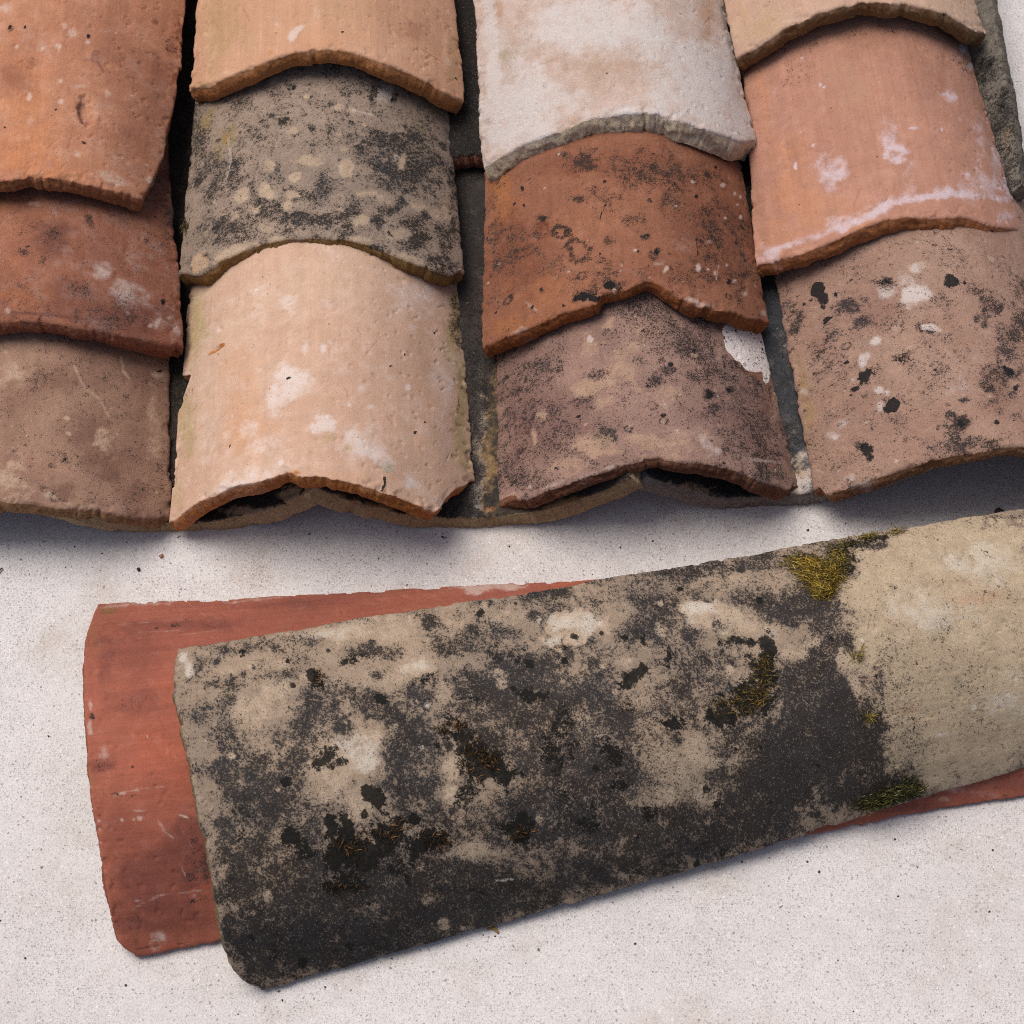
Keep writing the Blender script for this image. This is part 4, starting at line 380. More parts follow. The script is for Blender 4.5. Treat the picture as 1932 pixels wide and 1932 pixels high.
   ('W','s',0.0702,0.0121,141.9,-48.5,86.6,-162.0,0.6), ('W','s',-0.0792,0.0033,171.3,-9.3,-182.9,-267.5,0.5), ('W','o',0.0015,0.0476,155.1,-26.4,-19.6,-141.7,0.5), ('W','s',0.0019,0.0405,222.1,-38.1,-43.3,-320.6,0.6),
   ('W','s',0.0013,0.0468,119.4,-20.3,-14.8,-106.4,0.25), ('W','s',-0.004,0.0492,521.8,-84.1,-31.8,-182.2,0.6), ('W','s',0.0051,0.0503,308.0,-54.3,-49.3,-424.1,0.7), ('W','s',0.0004,0.0607,140.6,-23.6,-14.1,-97.2,0.45),
   ('W','s',-0.0369,0.0417,183.3,-20.1,-33.9,-80.7,0.5), ('W','s',-0.0402,0.0354,276.5,-29.2,-81.8,-185.5,0.4), ('W','s',-0.0415,0.0517,206.4,-21.1,-45.9,-98.7,0.4), ('W','s',-0.0306,0.0431,272.7,-32.6,-47.9,-128.8,0.4),
   ('W','c',-0.0558,0.0591,1110.8,-89.3,-188.5,-320.2,1.2), ('W','s',0.0451,0.0949,193.9,-92.0,19.0,-243.3,0.75), ('W','s',0.0483,0.0936,316.3,-86.0,121.5,-306.3,0.6), ('W','s',-0.0339,0.109,1069.3,-115.9,-367.8,-819.2,0.9),
   ('W','s',-0.0322,0.1061,1068.0,-119.0,-353.1,-820.4,0.9), ('W','s',-0.0411,0.1335,1068.6,-101.4,-435.8,-806.9,0.8), ('W','s',0.033,0.0636,1393.9,-323.6,83.8,-501.6,1.0), ('W','s',0.0489,0.0769,508.4,-139.1,189.4,-496.0,0.5),
   ('W','s',0.044,0.0322,445.5,-116.0,114.5,-427.3,0.6), ('W','s',0.0147,0.0637,299.6,-57.7,-33.1,-838.2,0.5), ('W','s',0.0075,0.0266,172.1,-31.3,-9.1,-86.3,0.3), ('W','s',-0.0575,0.0892,110.0,-8.2,-26.8,-41.8,0.16),
   ('W','s',-0.0771,0.0078,190.0,-10.8,-100.3,-148.1,0.5), ('W','s',-0.047,-0.0078,90.1,17.3,24.2,-436.0,0.4), ('D','s',-0.0441,0.1204,107.7,-9.9,-52.3,-94.1,0.3), ('D','s',-0.0485,0.1337,107.6,-9.0,-49.6,-80.9,0.2),
   ('D','s',-0.0326,0.1355,79.3,-8.6,-42.5,-92.7,0.2), ('G','s',-0.0203,0.1119,52.4,-6.8,-11.3,-34.9,0.35), ('B','s',0.026,0.1102,108.4,-23.3,4.6,-40.4,0.35), ('B','s',-0.0016,0.128,25.2,-4.0,-9.9,-60.1,0.35),
   ('B','s',0.0066,0.1373,37.2,-6.5,-12.7,-119.2,0.4), ('D','s',0.0073,0.1415,29.7,-5.2,-13.3,-132.0,0.25), ('D','s',0.0135,0.1181,73.6,-13.8,-4.7,-120.7,0.2), ('B','s',0.0386,0.1003,102.5,-25.1,11.1,-40.7,0.3),
   ('B','s',0.0476,0.1245,250.2,-67.5,17.2,-40.0,0.4), ('G','s',-0.0067,0.0759,51.9,-8.0,-5.5,-27.8,0.25), ('B','s',-0.0231,0.0722,320.4,-41.2,-10.4,-31.5,0.3), ('W','s',0.067,0.1429,303.8,-140.5,98.7,-157.9,0.9),
   ('D','o',0.061,0.1319,252.5,-79.1,109.2,-170.5,0.6), ('W','s',0.0723,0.1336,230.2,-82.0,241.0,-298.5,0.8), ('D','o',0.0719,0.1313,148.7,-52.7,136.0,-170.8,0.5), ('D','s',0.0733,0.1209,345.1,-124.0,119.1,-150.5,0.4),
   ('O','s',-0.0593,0.0536,83.6,-6.4,-17.4,-28.6,0.5), ('O','s',-0.0666,0.1126,234.5,-13.8,-23.3,-31.0,0.4), ('O','s',-0.0434,0.0173,41.9,-4.3,-29.6,-65.8,0.4), ('O','s',-0.0728,0.0186,113.5,-6.9,-43.8,-66.1,0.4),
   ('O','s',-0.0222,-0.002,36.6,-5.0,-54.4,-190.1,0.5), ('W','s',-0.0638,0.0646,238.5,-16.3,-120.5,-182.6,0.1), ('K','s',-0.01,0.0461,1055.7,-160.2,-184.5,-853.3,0.8), ('K','s',-0.012,0.043,1591.0,-236.5,-295.9,-1283.5,0.7),
   ('K','s',-0.015,0.0579,1590.0,-227.0,-327.3,-1269.9,0.7), ('K','s',-0.0501,0.106,1087.7,-91.3,-368.2,-618.8,0.6), ('K','s',-0.0571,0.0299,882.8,367.7,518.3,-1090.4,0.7), ('K','s',-0.0172,0.0264,1614.5,-228.7,-341.4,-1301.0,0.7),
   ('B','s',-0.0284,0.0158,664.5,771.9,1386.0,-655.3,0.4), ('B','s',-0.0279,0.0168,661.4,771.0,1385.9,-655.7,0.4), ('B','s',-0.0274,0.0178,658.2,770.1,1385.8,-656.2,0.4), ('B','s',-0.0269,0.0189,655.1,769.1,1385.7,-656.6,0.4),
   ('B','s',-0.0264,0.0198,651.8,768.2,1385.6,-657.1,0.4), ('B','s',-0.0259,0.0209,648.7,767.3,1385.5,-657.6,0.4), ('B','s',-0.0254,0.0219,645.3,766.4,1385.4,-658.0,0.4), ('B','s',-0.0249,0.0229,642.0,765.4,1385.3,-658.5,0.4),
   ('B','s',-0.0244,0.024,638.8,764.5,1385.2,-658.9,0.4), ('B','s',-0.0239,0.025,635.5,763.6,1385.1,-659.4,0.4), ('B','s',-0.0234,0.026,632.3,762.7,1385.0,-659.9,0.4), ('B','s',-0.0228,0.027,628.9,761.7,1384.9,-660.3,0.4),
   ('B','s',-0.0223,0.0281,625.6,760.8,1384.7,-660.8,0.4), ('K','s',0.0122,0.0814,599.6,-112.1,-76.2,-1241.0,0.4)],
 ),
dict(id='C4R1', loc=[0.277, 0.0059, 0.024], rot=[0.0, -0.0, 0.1767], w=0.1914, ws=-0.1457, lv=0.1444, h=0.0565, s0=0.03, skew=-0.1093, p=2.15, len=0.34, t=0.0118, lean=0.001, rb=0.004, vis=0.22, seed=41, front=[(-0.986, 0.0054), (-0.956, -0.0018), (-0.874, -0.0021), (-0.762, -0.0031), (-0.517, -0.002), (-0.338, -0.0016), (-0.175, -0.0014), (0.028, -0.0002), (0.129, -0.0004)],
  spots=[('K','c',-0.0673,0.129,272.2,-44.2,-125.9,-203.8,1.2), ('K','s',-0.0658,0.1218,394.1,-65.2,-132.1,-221.9,1.1), ('K','s',-0.0679,0.1161,712.0,-116.1,-323.1,-534.8,0.9), ('K','s',-0.0676,0.121,507.4,-82.6,-231.9,-380.6,0.8),
   ('K','s',0.0024,0.1115,212.5,-59.3,-19.2,-267.2,1.1), ('K','s',0.0015,0.1149,318.8,-88.3,-25.4,-333.2,0.9), ('K','s',-0.058,0.061,241.3,-44.3,-92.0,-199.0,1.1), ('K','s',-0.0555,0.0635,360.7,-67.5,-124.5,-278.1,0.9),
   ('K','s',-0.0648,0.0563,405.5,-70.7,-234.6,-465.7,1.0), ('K','s',-0.0674,0.0536,915.1,-156.6,-482.8,-933.0,0.8), ('K','s',-0.0612,0.0578,606.0,-108.7,-223.8,-465.3,0.6), ('K','c',-0.0486,0.0407,258.1,-51.6,-71.6,-188.7,1.2),
   ('K','s',-0.0519,0.0373,363.4,-71.0,-125.4,-315.3,1.0), ('K','s',-0.067,0.0158,310.3,-54.6,-103.9,-221.5,1.1), ('K','s',-0.0667,0.011,414.5,-73.4,-166.9,-361.3,0.9), ('K','s',-0.068,0.0184,413.5,-72.1,-152.7,-319.3,0.8),
   ('D','s',-0.0172,0.0187,246.3,-62.7,-44.7,-261.8,0.9), ('B','s',-0.0172,0.0187,246.3,-62.7,-35.1,-205.7,0.9), ('K','s',-0.0183,0.0178,494.0,-124.8,-72.8,-411.7,0.6), ('D','s',-0.0214,0.0247,347.1,-85.5,-70.7,-358.4,0.8),
   ('K','s',-0.0216,0.0237,868.6,-213.8,-142.3,-717.3,0.6), ('K','s',0.0192,0.0504,206.9,-66.3,6.0,-199.8,0.9), ('D','s',0.0189,0.0493,129.5,-41.4,3.8,-140.0,0.7), ('K','s',0.0194,0.0383,346.3,-111.6,9.7,-353.1,0.9),
   ('D','s',0.0156,0.0333,316.6,-99.5,0.4,-283.7,0.7), ('K','s',-0.0381,0.0658,440.0,-94.0,-130.2,-396.7,0.8), ('D','s',-0.037,0.0658,251.0,-54.1,-88.9,-277.7,0.8), ('D','s',-0.0329,0.0682,290.5,-64.5,-90.4,-307.9,0.7),
   ('K','s',-0.0354,0.1183,245.0,-52.0,-131.8,-381.1,0.6), ('D','s',-0.0357,0.1184,171.6,-36.3,-103.2,-296.4,0.85), ('D','s',-0.0339,0.1159,285.4,-61.3,-74.0,-222.7,0.7), ('D','s',-0.0519,0.0971,295.1,-55.6,-137.6,-301.3,0.85),
   ('D','s',-0.05,0.0966,252.4,-48.3,-85.7,-193.8,0.6), ('D','s',-0.0599,0.1114,161.2,-28.2,-89.8,-167.7,0.7), ('D','s',-0.0569,0.106,197.0,-35.5,-75.6,-149.7,0.6), ('D','s',-0.0478,0.1111,350.2,-67.7,-168.3,-383.3,0.5),
   ('D','s',-0.0338,0.089,216.4,-47.2,-61.1,-194.8,0.55), ('D','s',0.0184,0.0959,170.0,-53.3,4.6,-122.7,0.75), ('D','s',0.0142,0.0873,222.5,-67.9,0.9,-271.9,0.6), ('D','s',0.0242,0.0933,213.8,-70.1,16.2,-193.1,0.6),
   ('D','s',0.0092,0.0845,396.0,-116.8,-8.9,-272.7,0.8), ('D','s',0.0124,0.0811,314.2,-94.8,-3.8,-341.7,0.8), ('D','s',0.0274,0.0715,114.5,-38.7,9.2,-91.6,0.65), ('D','s',0.0366,0.0838,141.9,-51.4,16.5,-90.6,0.6),
   ('D','s',0.0079,0.0388,107.9,-32.1,-4.3,-94.3,0.35), ('B','s',0.0069,0.0353,81.3,-24.0,-3.6,-70.9,0.5), ('D','s',0.0044,0.0425,163.1,-47.3,-9.1,-141.0,0.4), ('D','s',-0.0324,0.0262,886.0,-201.7,-189.6,-716.0,0.0),
   ('K','s',0.0012,0.0157,552.6,-159.0,-36.6,-480.4,0.8), ('D','s',0.014,0.0176,228.8,-71.5,-2.5,-205.3,0.6), ('D','s',-0.0626,0.028,922.4,-166.9,-162.7,-356.9,0.6), ('K','s',-0.0626,0.0277,1230.1,-222.5,-260.5,-571.2,0.6),
   ('K','s',0.0091,0.1096,784.5,-229.1,-20.1,-668.6,0.9), ('K','s',-0.0599,0.1203,883.4,-153.7,-242.7,-444.3,0.8), ('D','s',-0.0503,0.062,224.2,-43.7,-95.1,-232.1,0.5), ('D','s',-0.0524,0.0647,359.3,-68.8,-118.8,-277.9,0.5),
   ('D','s',-0.0043,0.0828,163.3,-44.2,-14.6,-136.7,0.2), ('D','s',-0.0012,0.0662,146.5,-154.7,-228.8,-153.9,0.5), ('K','s',-0.0214,0.0692,852.2,-205.7,-148.3,-692.0,0.6), ('K','s',-0.0351,0.021,1189.7,-266.2,-267.0,-958.6,0.5),
   ('D','s',-0.0374,0.0286,357.1,-78.3,-85.1,-285.8,0.2), ('D','s',-0.0063,0.0978,271.8,-72.0,-27.3,-225.3,0.3), ('D','s',-0.0299,0.0989,244.6,-54.6,-56.1,-193.3,0.4), ('D','s',-0.0683,0.0991,179.4,-29.5,-79.0,-135.3,0.3),
   ('K','s',-0.076,0.1239,890.0,-134.3,-451.6,-664.7,0.8), ('D','s',-0.0826,0.1165,255.4,-36.5,-48.0,-66.8,0.5), ('D','s',-0.0843,0.1322,295.8,-41.0,-77.0,-101.6,0.45), ('D','s',-0.0252,0.0046,70.5,-17.1,-34.2,-161.9,0.55),
   ('D','s',-0.037,0.0024,120.3,-26.8,-67.7,-243.2,0.4), ('D','s',-0.011,0.0039,85.6,-22.9,-32.4,-242.8,0.55), ('D','s',-0.023,0.0128,250.0,-61.2,-22.5,-111.3,0.5), ('D','s',-0.0705,0.0215,232.7,-39.7,-178.1,-358.3,0.5),
   ('D','s',-0.0267,0.0542,86.7,-20.3,-17.0,-70.0,0.2), ('D','s',-0.0692,0.0638,152.0,-25.4,-62.8,-115.7,0.25), ('D','s',-0.0772,0.0837,120.9,-18.6,-57.1,-91.2,0.2), ('D','s',-0.0458,0.0457,138.1,-28.2,-64.3,-176.3,0.3),
   ('D','s',-0.0057,-0.0087,85.0,-23.6,-31.1,-294.2,0.5), ('D','s',-0.0286,-0.0084,119.0,-28.3,-110.2,-490.7,0.4), ('B','s',-0.0755,0.0979,120.1,-18.6,-28.7,-45.1,0.25), ('D','s',0.0116,0.1058,120.0,-35.7,-2.4,-191.5,0.4),
   ('D','s',0.0435,0.1097,135.3,-51.5,23.5,-88.7,0.5), ('D','s',-0.0497,0.0293,151.5,-30.3,-107.4,-285.6,0.35), ('D','s',-0.0427,0.0128,120.9,-25.7,-66.0,-206.7,0.3), ('W','s',-0.0219,0.105,186.9,-44.2,-34.9,-149.6,1.1),
   ('W','s',-0.0205,0.1058,119.8,-28.6,-25.0,-112.1,0.6), ('W','s',-0.0237,0.1178,209.9,-48.7,-48.2,-190.4,0.6), ('W','s',-0.0146,0.1241,234.9,-58.1,-40.9,-220.9,0.7), ('W','s',-0.0469,0.0822,402.4,84.9,115.6,-389.3,0.95),
   ('W','s',-0.0492,0.0806,444.3,-86.4,-230.9,-549.1,0.8), ('W','s',-0.0552,0.0741,206.3,146.8,275.3,-217.6,0.8), ('W','s',-0.0577,0.0708,450.4,-82.4,-108.6,-230.4,0.8), ('W','s',-0.0209,0.0826,423.4,-101.9,-98.7,-456.5,1.0),
   ('W','s',-0.0163,0.0806,222.3,-108.4,-226.2,-405.5,0.9), ('W','s',-0.0188,0.0825,240.9,-58.9,-110.5,-547.8,0.7), ('W','s',-0.0551,0.0415,455.0,-86.6,-85.3,-202.0,0.7), ('W','s',-0.0535,0.0506,452.4,-86.7,-168.9,-401.2,0.7),
   ('W','s',-0.0501,0.0474,601.6,-118.5,-185.5,-469.3,0.6), ('W','s',-0.035,0.1117,190.9,-40.8,-64.6,-191.5,0.6), ('W','s',-0.0744,-0.0039,154.4,5.5,-66.3,-497.4,0.9), ('W','s',-0.0777,0.0013,314.3,-51.3,-124.3,-242.2,0.4),
   ('W','s',-0.0812,0.0339,309.8,-47.9,-205.1,-354.3,0.5), ('W','s',-0.0804,0.0316,744.3,-116.2,-324.0,-567.9,0.8), ('W','s',-0.075,0.0376,370.4,-60.2,-154.5,-283.0,0.4), ('W','s',-0.0644,0.0631,727.4,-126.7,-283.1,-556.0,0.7),
   ('W','s',-0.0127,0.0408,169.2,-44.0,-14.2,-94.3,0.3), ('W','s',0.0003,0.0607,163.1,-45.8,-11.3,-139.1,0.25), ('W','s',-0.0558,0.0035,741.0,-143.5,-226.9,-582.4,0.6), ('W','s',-0.0889,0.068,366.0,-51.5,-188.0,-276.1,0.4),
   ('W','o',-0.0922,0.0141,626.3,-89.6,-292.9,-478.0,0.6), ('G','s',-0.0899,0.0547,263.1,-37.1,-30.9,-46.4,0.55), ('G','s',-0.0877,0.0846,363.1,-50.9,-31.9,-45.5,0.4), ('O','s',-0.0779,0.119,178.5,-26.6,-45.8,-66.7,0.3),
   ('O','s',-0.0793,0.0549,92.0,-14.2,-27.8,-46.5,0.2), ('O','s',-0.0769,0.0169,62.4,-10.1,-50.7,-95.7,0.25), ('B','s',-0.0415,0.0991,87.2,-17.8,-34.2,-90.2,0.4), ('G','s',-0.0561,0.1094,117.9,-21.3,-45.1,-89.6,0.2),
   ('T','s',-0.027,0.0085,1178.2,-281.2,-216.6,-968.2,0.1), ('B','s',-0.039,-0.0057,60.6,-13.4,-83.6,-293.7,0.5), ('R','s',-0.0865,-0.0027,189.4,-28.8,-202.2,-363.5,0.5)],
 ),
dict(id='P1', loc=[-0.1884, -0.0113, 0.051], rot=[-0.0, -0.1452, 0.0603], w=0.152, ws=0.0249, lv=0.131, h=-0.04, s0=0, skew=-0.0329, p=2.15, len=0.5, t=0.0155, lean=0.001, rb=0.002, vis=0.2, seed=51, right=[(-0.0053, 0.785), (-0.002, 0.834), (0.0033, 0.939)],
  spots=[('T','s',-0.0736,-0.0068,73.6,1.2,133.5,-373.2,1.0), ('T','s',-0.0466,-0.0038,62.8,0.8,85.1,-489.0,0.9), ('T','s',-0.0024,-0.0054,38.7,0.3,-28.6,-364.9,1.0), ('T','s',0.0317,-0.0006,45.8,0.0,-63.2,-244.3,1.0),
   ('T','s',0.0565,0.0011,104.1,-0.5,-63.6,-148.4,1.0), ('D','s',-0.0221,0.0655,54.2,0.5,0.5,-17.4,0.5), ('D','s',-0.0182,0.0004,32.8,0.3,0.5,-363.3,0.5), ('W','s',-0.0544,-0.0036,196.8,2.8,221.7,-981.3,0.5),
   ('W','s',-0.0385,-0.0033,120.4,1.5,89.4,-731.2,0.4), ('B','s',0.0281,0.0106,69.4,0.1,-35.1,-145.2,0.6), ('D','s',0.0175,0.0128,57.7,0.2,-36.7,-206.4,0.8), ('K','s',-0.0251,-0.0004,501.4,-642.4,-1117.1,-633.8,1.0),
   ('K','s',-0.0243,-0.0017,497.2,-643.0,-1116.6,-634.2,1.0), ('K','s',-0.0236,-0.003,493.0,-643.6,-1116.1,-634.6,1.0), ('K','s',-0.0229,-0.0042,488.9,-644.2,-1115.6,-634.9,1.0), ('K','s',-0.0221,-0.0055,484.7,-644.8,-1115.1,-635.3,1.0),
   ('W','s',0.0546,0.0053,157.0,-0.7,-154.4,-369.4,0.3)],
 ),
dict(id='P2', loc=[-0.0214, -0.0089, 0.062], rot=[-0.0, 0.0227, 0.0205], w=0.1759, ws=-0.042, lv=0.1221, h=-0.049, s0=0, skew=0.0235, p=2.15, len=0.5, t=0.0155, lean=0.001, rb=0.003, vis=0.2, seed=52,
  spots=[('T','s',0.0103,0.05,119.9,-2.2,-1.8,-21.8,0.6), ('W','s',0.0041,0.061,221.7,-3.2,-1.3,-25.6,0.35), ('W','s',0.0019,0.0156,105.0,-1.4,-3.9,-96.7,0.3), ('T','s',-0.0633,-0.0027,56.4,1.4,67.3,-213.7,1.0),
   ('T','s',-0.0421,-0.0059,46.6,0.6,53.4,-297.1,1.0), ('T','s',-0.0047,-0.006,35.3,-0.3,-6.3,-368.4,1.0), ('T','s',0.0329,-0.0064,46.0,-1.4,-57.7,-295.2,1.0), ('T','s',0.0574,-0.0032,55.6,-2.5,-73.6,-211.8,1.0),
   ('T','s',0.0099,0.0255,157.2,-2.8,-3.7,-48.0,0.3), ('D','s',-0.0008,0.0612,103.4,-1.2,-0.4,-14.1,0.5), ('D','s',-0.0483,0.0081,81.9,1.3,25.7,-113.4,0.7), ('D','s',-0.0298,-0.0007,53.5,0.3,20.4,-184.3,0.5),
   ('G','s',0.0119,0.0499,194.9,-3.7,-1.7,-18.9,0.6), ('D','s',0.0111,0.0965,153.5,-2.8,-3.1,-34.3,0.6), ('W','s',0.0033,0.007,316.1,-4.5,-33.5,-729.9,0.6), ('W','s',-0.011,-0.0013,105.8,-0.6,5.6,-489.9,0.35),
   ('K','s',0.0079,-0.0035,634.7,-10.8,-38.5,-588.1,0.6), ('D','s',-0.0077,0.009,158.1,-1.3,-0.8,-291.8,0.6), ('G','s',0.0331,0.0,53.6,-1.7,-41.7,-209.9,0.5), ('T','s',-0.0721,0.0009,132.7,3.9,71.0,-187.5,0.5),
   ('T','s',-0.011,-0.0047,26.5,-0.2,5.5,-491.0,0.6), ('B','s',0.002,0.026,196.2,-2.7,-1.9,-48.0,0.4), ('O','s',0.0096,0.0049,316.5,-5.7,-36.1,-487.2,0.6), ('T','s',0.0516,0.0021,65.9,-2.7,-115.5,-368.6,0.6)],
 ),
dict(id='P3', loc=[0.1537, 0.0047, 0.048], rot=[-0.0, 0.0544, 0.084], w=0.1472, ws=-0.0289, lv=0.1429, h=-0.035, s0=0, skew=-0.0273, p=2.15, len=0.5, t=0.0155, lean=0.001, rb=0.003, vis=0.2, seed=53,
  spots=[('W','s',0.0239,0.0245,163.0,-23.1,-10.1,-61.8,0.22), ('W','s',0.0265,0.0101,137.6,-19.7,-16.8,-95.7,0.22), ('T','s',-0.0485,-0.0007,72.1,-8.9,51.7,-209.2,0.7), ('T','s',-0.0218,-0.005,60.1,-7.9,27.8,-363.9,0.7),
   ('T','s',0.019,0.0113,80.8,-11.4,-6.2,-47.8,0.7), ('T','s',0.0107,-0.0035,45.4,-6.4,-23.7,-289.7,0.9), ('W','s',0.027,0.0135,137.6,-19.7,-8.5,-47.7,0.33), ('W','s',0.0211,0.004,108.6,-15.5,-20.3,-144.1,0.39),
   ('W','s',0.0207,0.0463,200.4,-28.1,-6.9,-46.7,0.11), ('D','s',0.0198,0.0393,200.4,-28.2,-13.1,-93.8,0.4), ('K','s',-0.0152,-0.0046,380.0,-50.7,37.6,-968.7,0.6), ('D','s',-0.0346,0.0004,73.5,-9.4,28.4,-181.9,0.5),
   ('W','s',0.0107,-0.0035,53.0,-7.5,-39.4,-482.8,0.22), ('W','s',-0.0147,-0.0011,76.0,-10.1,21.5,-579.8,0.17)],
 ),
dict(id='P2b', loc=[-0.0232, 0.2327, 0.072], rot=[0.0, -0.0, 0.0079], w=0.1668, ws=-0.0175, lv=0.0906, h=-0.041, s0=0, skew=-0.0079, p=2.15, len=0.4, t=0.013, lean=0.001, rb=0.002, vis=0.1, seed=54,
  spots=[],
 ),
dict(id='P4', loc=[0.2771, 0.1976, 0.05], rot=[0.0, 0.0, 0.0605], w=0.0747, ws=0.0496, lv=0.1149, h=-0.03, s0=0, skew=-0.0451, p=2.15, len=0.3, t=0.014, lean=0.001, rb=0.002, vis=0.22, seed=55,
  spots=[('D','s',0.0331,0.046,66.8,-7.1,-15.8,-15.5,0.5), ('K','s',0.0388,0.092,206.9,-20.4,-307.9,-242.9,0.5), ('K','s',0.0364,0.0629,257.0,-26.0,-356.3,-308.6,0.6), ('K','s',0.036,0.0305,299.3,-30.4,-351.4,-315.5,0.6),
   ('D','s',0.0342,0.095,280.3,-29.3,-87.9,-80.2,0.5), ('D','s',0.0366,0.0545,296.1,-29.9,-47.8,-41.4,0.5), ('D','s',0.0338,0.0128,295.4,-30.8,-43.3,-42.5,0.6), ('T','s',0.0364,0.0341,350.1,-35.3,-71.3,-63.0,0.4)],
 ),
dict(id='F1', loc=[-0.2252, -0.1627, 0.004], rot=[0.0, -0.0289, -1.4539], w=0.2073, ws=-0.1257, lv=0.526, h=0.057, s0=0, skew=0.069, p=2.15, len=0.63, t=0.013, lean=0.001, rb=0.003, vis=0.63, seed=61, front=[(-1.0, -0.0006), (-0.608, -0.0035), (-0.285, -0.0037), (-0.057, -0.0039), (0.189, -0.0049), (0.454, -0.005), (0.596, -0.0052), (0.787, -0.0068), (0.92, -0.0066), (0.988, -0.0022), (0.998, 0.0003)],
  spots=[('G','s',-0.095,0.0073,-19.4,163.1,187.3,-19.6,0.9), ('W','s',-0.1006,0.016,-11.9,80.9,384.7,0.1,0.6), ('W','s',-0.0994,0.036,-9.8,80.9,384.6,0.1,0.4), ('W','s',-0.0864,0.219,54.5,164.5,129.1,-125.8,1.0),
   ('W','s',-0.0876,0.2275,32.0,200.3,188.5,-20.9,0.8), ('W','s',-0.0882,0.2168,17.9,123.3,377.6,-41.9,0.7), ('W','s',-0.0865,0.2444,22.5,123.2,187.9,-20.9,0.8), ('W','s',-0.0858,0.2377,25.4,145.8,218.8,-24.1,0.5),
   ('W','s',-0.0959,0.092,-2.9,53.8,511.2,19.0,0.5), ('O','s',-0.0848,0.2731,17.6,80.0,149.6,-16.7,0.8), ('O','s',-0.0835,0.2944,19.9,79.9,248.5,-27.8,0.7), ('O','s',0.0159,0.0413,5.2,39.2,58.0,-6.6,0.45),
   ('O','s',-0.0265,0.0514,4.1,57.7,58.4,-5.9,0.35), ('O','s',-0.0026,0.035,9.0,87.8,81.7,-8.8,0.3), ('O','s',0.03,0.0421,8.0,50.5,182.6,-21.6,0.3), ('B','s',0.0591,0.0451,15.2,70.3,66.2,-8.5,0.75),
   ('D','s',0.0566,0.0457,24.8,117.3,164.6,-21.0,0.4), ('B','s',0.0671,0.0236,11.8,50.3,67.4,-8.9,0.55), ('D','s',0.0692,0.0471,31.7,134.6,135.6,-17.9,0.4), ('D','s',0.0635,0.0385,36.0,159.7,286.8,-37.3,0.35),
   ('B','s',0.0868,0.0271,10.7,38.7,123.2,-17.2,0.5), ('B','s',0.0781,0.0097,23.0,87.7,82.6,-11.2,0.35), ('B','s',0.0454,0.0085,16.6,88.7,95.8,-11.8,0.3), ('B','s',-0.0608,0.0202,-1.2,48.4,58.4,-5.7,0.4),
   ('B','s',-0.074,0.0466,-1.0,33.3,170.9,-16.9,0.5), ('D','s',-0.0742,0.0481,-5.9,208.0,511.0,-50.7,0.5), ('D','s',-0.074,0.0361,-16.5,416.8,515.7,-51.1,0.5), ('B','s',-0.0228,0.0252,4.3,69.7,99.9,-10.1,0.4),
   ('D','s',-0.0198,0.0222,5.8,87.3,217.3,-22.2,0.25), ('D','s',-0.0502,0.0379,0.9,68.3,314.6,-30.7,0.2), ('B','s',-0.0715,0.0736,0.2,55.5,147.7,-14.6,0.35), ('B','s',-0.0862,0.1164,1.0,40.7,213.7,-22.4,0.4),
   ('D','s',0.0721,0.0379,42.5,175.1,408.8,-54.6,0.4), ('D','s',0.0832,0.0408,46.0,173.9,521.4,-72.0,0.4), ('D','s',0.0884,0.004,38.7,134.2,599.0,-83.9,0.35), ('B','s',0.0907,0.0034,17.1,58.1,300.4,-42.4,0.5),
   ('D','s',0.0295,0.0098,13.5,88.8,730.2,-86.4,0.3), ('B','s',-0.05,0.0086,-1.9,214.2,42.5,-4.1,0.4), ('D','s',0.0119,0.0037,20.1,177.2,215.0,-24.2,0.35), ('B','s',0.0119,0.0037,18.3,161.1,215.0,-24.2,0.6),
   ('G','s',-0.0725,0.0004,-16.9,239.7,53.4,-5.2,0.4), ('G','s',0.0169,-0.004,35.9,296.1,116.8,-13.3,0.5), ('W','s',0.0061,0.004,30.3,294.9,240.8,-26.6,0.5), ('W','s',-0.0097,-0.0019,52.1,704.3,228.4,-24.0,0.7),
   ('W','s',-0.0225,-0.0006,42.1,874.7,377.1,-38.3,0.8), ('D','s',-0.0159,-0.0004,36.5,585.1,389.1,-40.1,0.8), ('D','s',0.0155,0.0188,111.0,884.7,870.0,-99.0,0.6), ('D','s',0.0202,0.028,80.9,589.4,589.2,-67.9,0.5),
   ('D','s',0.0259,0.0286,10.5,178.1,1212.2,-37.3,0.5), ('W','s',0.042,0.0091,159.3,887.5,948.9,-116.2,1.0), ('W','s',0.0424,0.0152,160.3,886.5,949.7,-116.4,0.9), ('W','s',0.0422,0.0184,128.0,708.9,759.3,-93.0,1.0),
   ('W','s',0.0385,0.0187,51.0,295.4,1877.5,-227.7,0.5), ('W','s',0.0414,-0.0031,209.5,1185.8,1263.0,-154.4,1.0), ('W','s',0.0455,-0.0036,221.0,1185.4,1278.0,-158.1,0.9), ('W','s',0.0303,0.0065,-493.2,1080.9,1696.0,757.2,0.3),
   ('W','s',0.0298,0.0074,-493.1,1080.5,1692.9,757.6,0.3), ('W','s',0.0294,0.0084,-492.9,1080.1,1689.8,757.9,0.3), ('W','s',0.0289,0.0094,-492.8,1079.7,1686.7,758.2,0.3), ('W','s',0.0285,0.0103,-492.6,1079.3,1683.6,758.6,0.3),
   ('W','s',0.0282,0.0113,-25.8,1190.4,1836.5,81.6,0.3), ('W','s',0.0281,0.0122,-25.7,1190.3,1836.2,81.6,0.3), ('W','s',0.0281,0.0131,-25.6,1190.1,1835.9,81.6,0.3), ('W','s',0.028,0.014,-25.5,1189.9,1835.4,81.7,0.3),
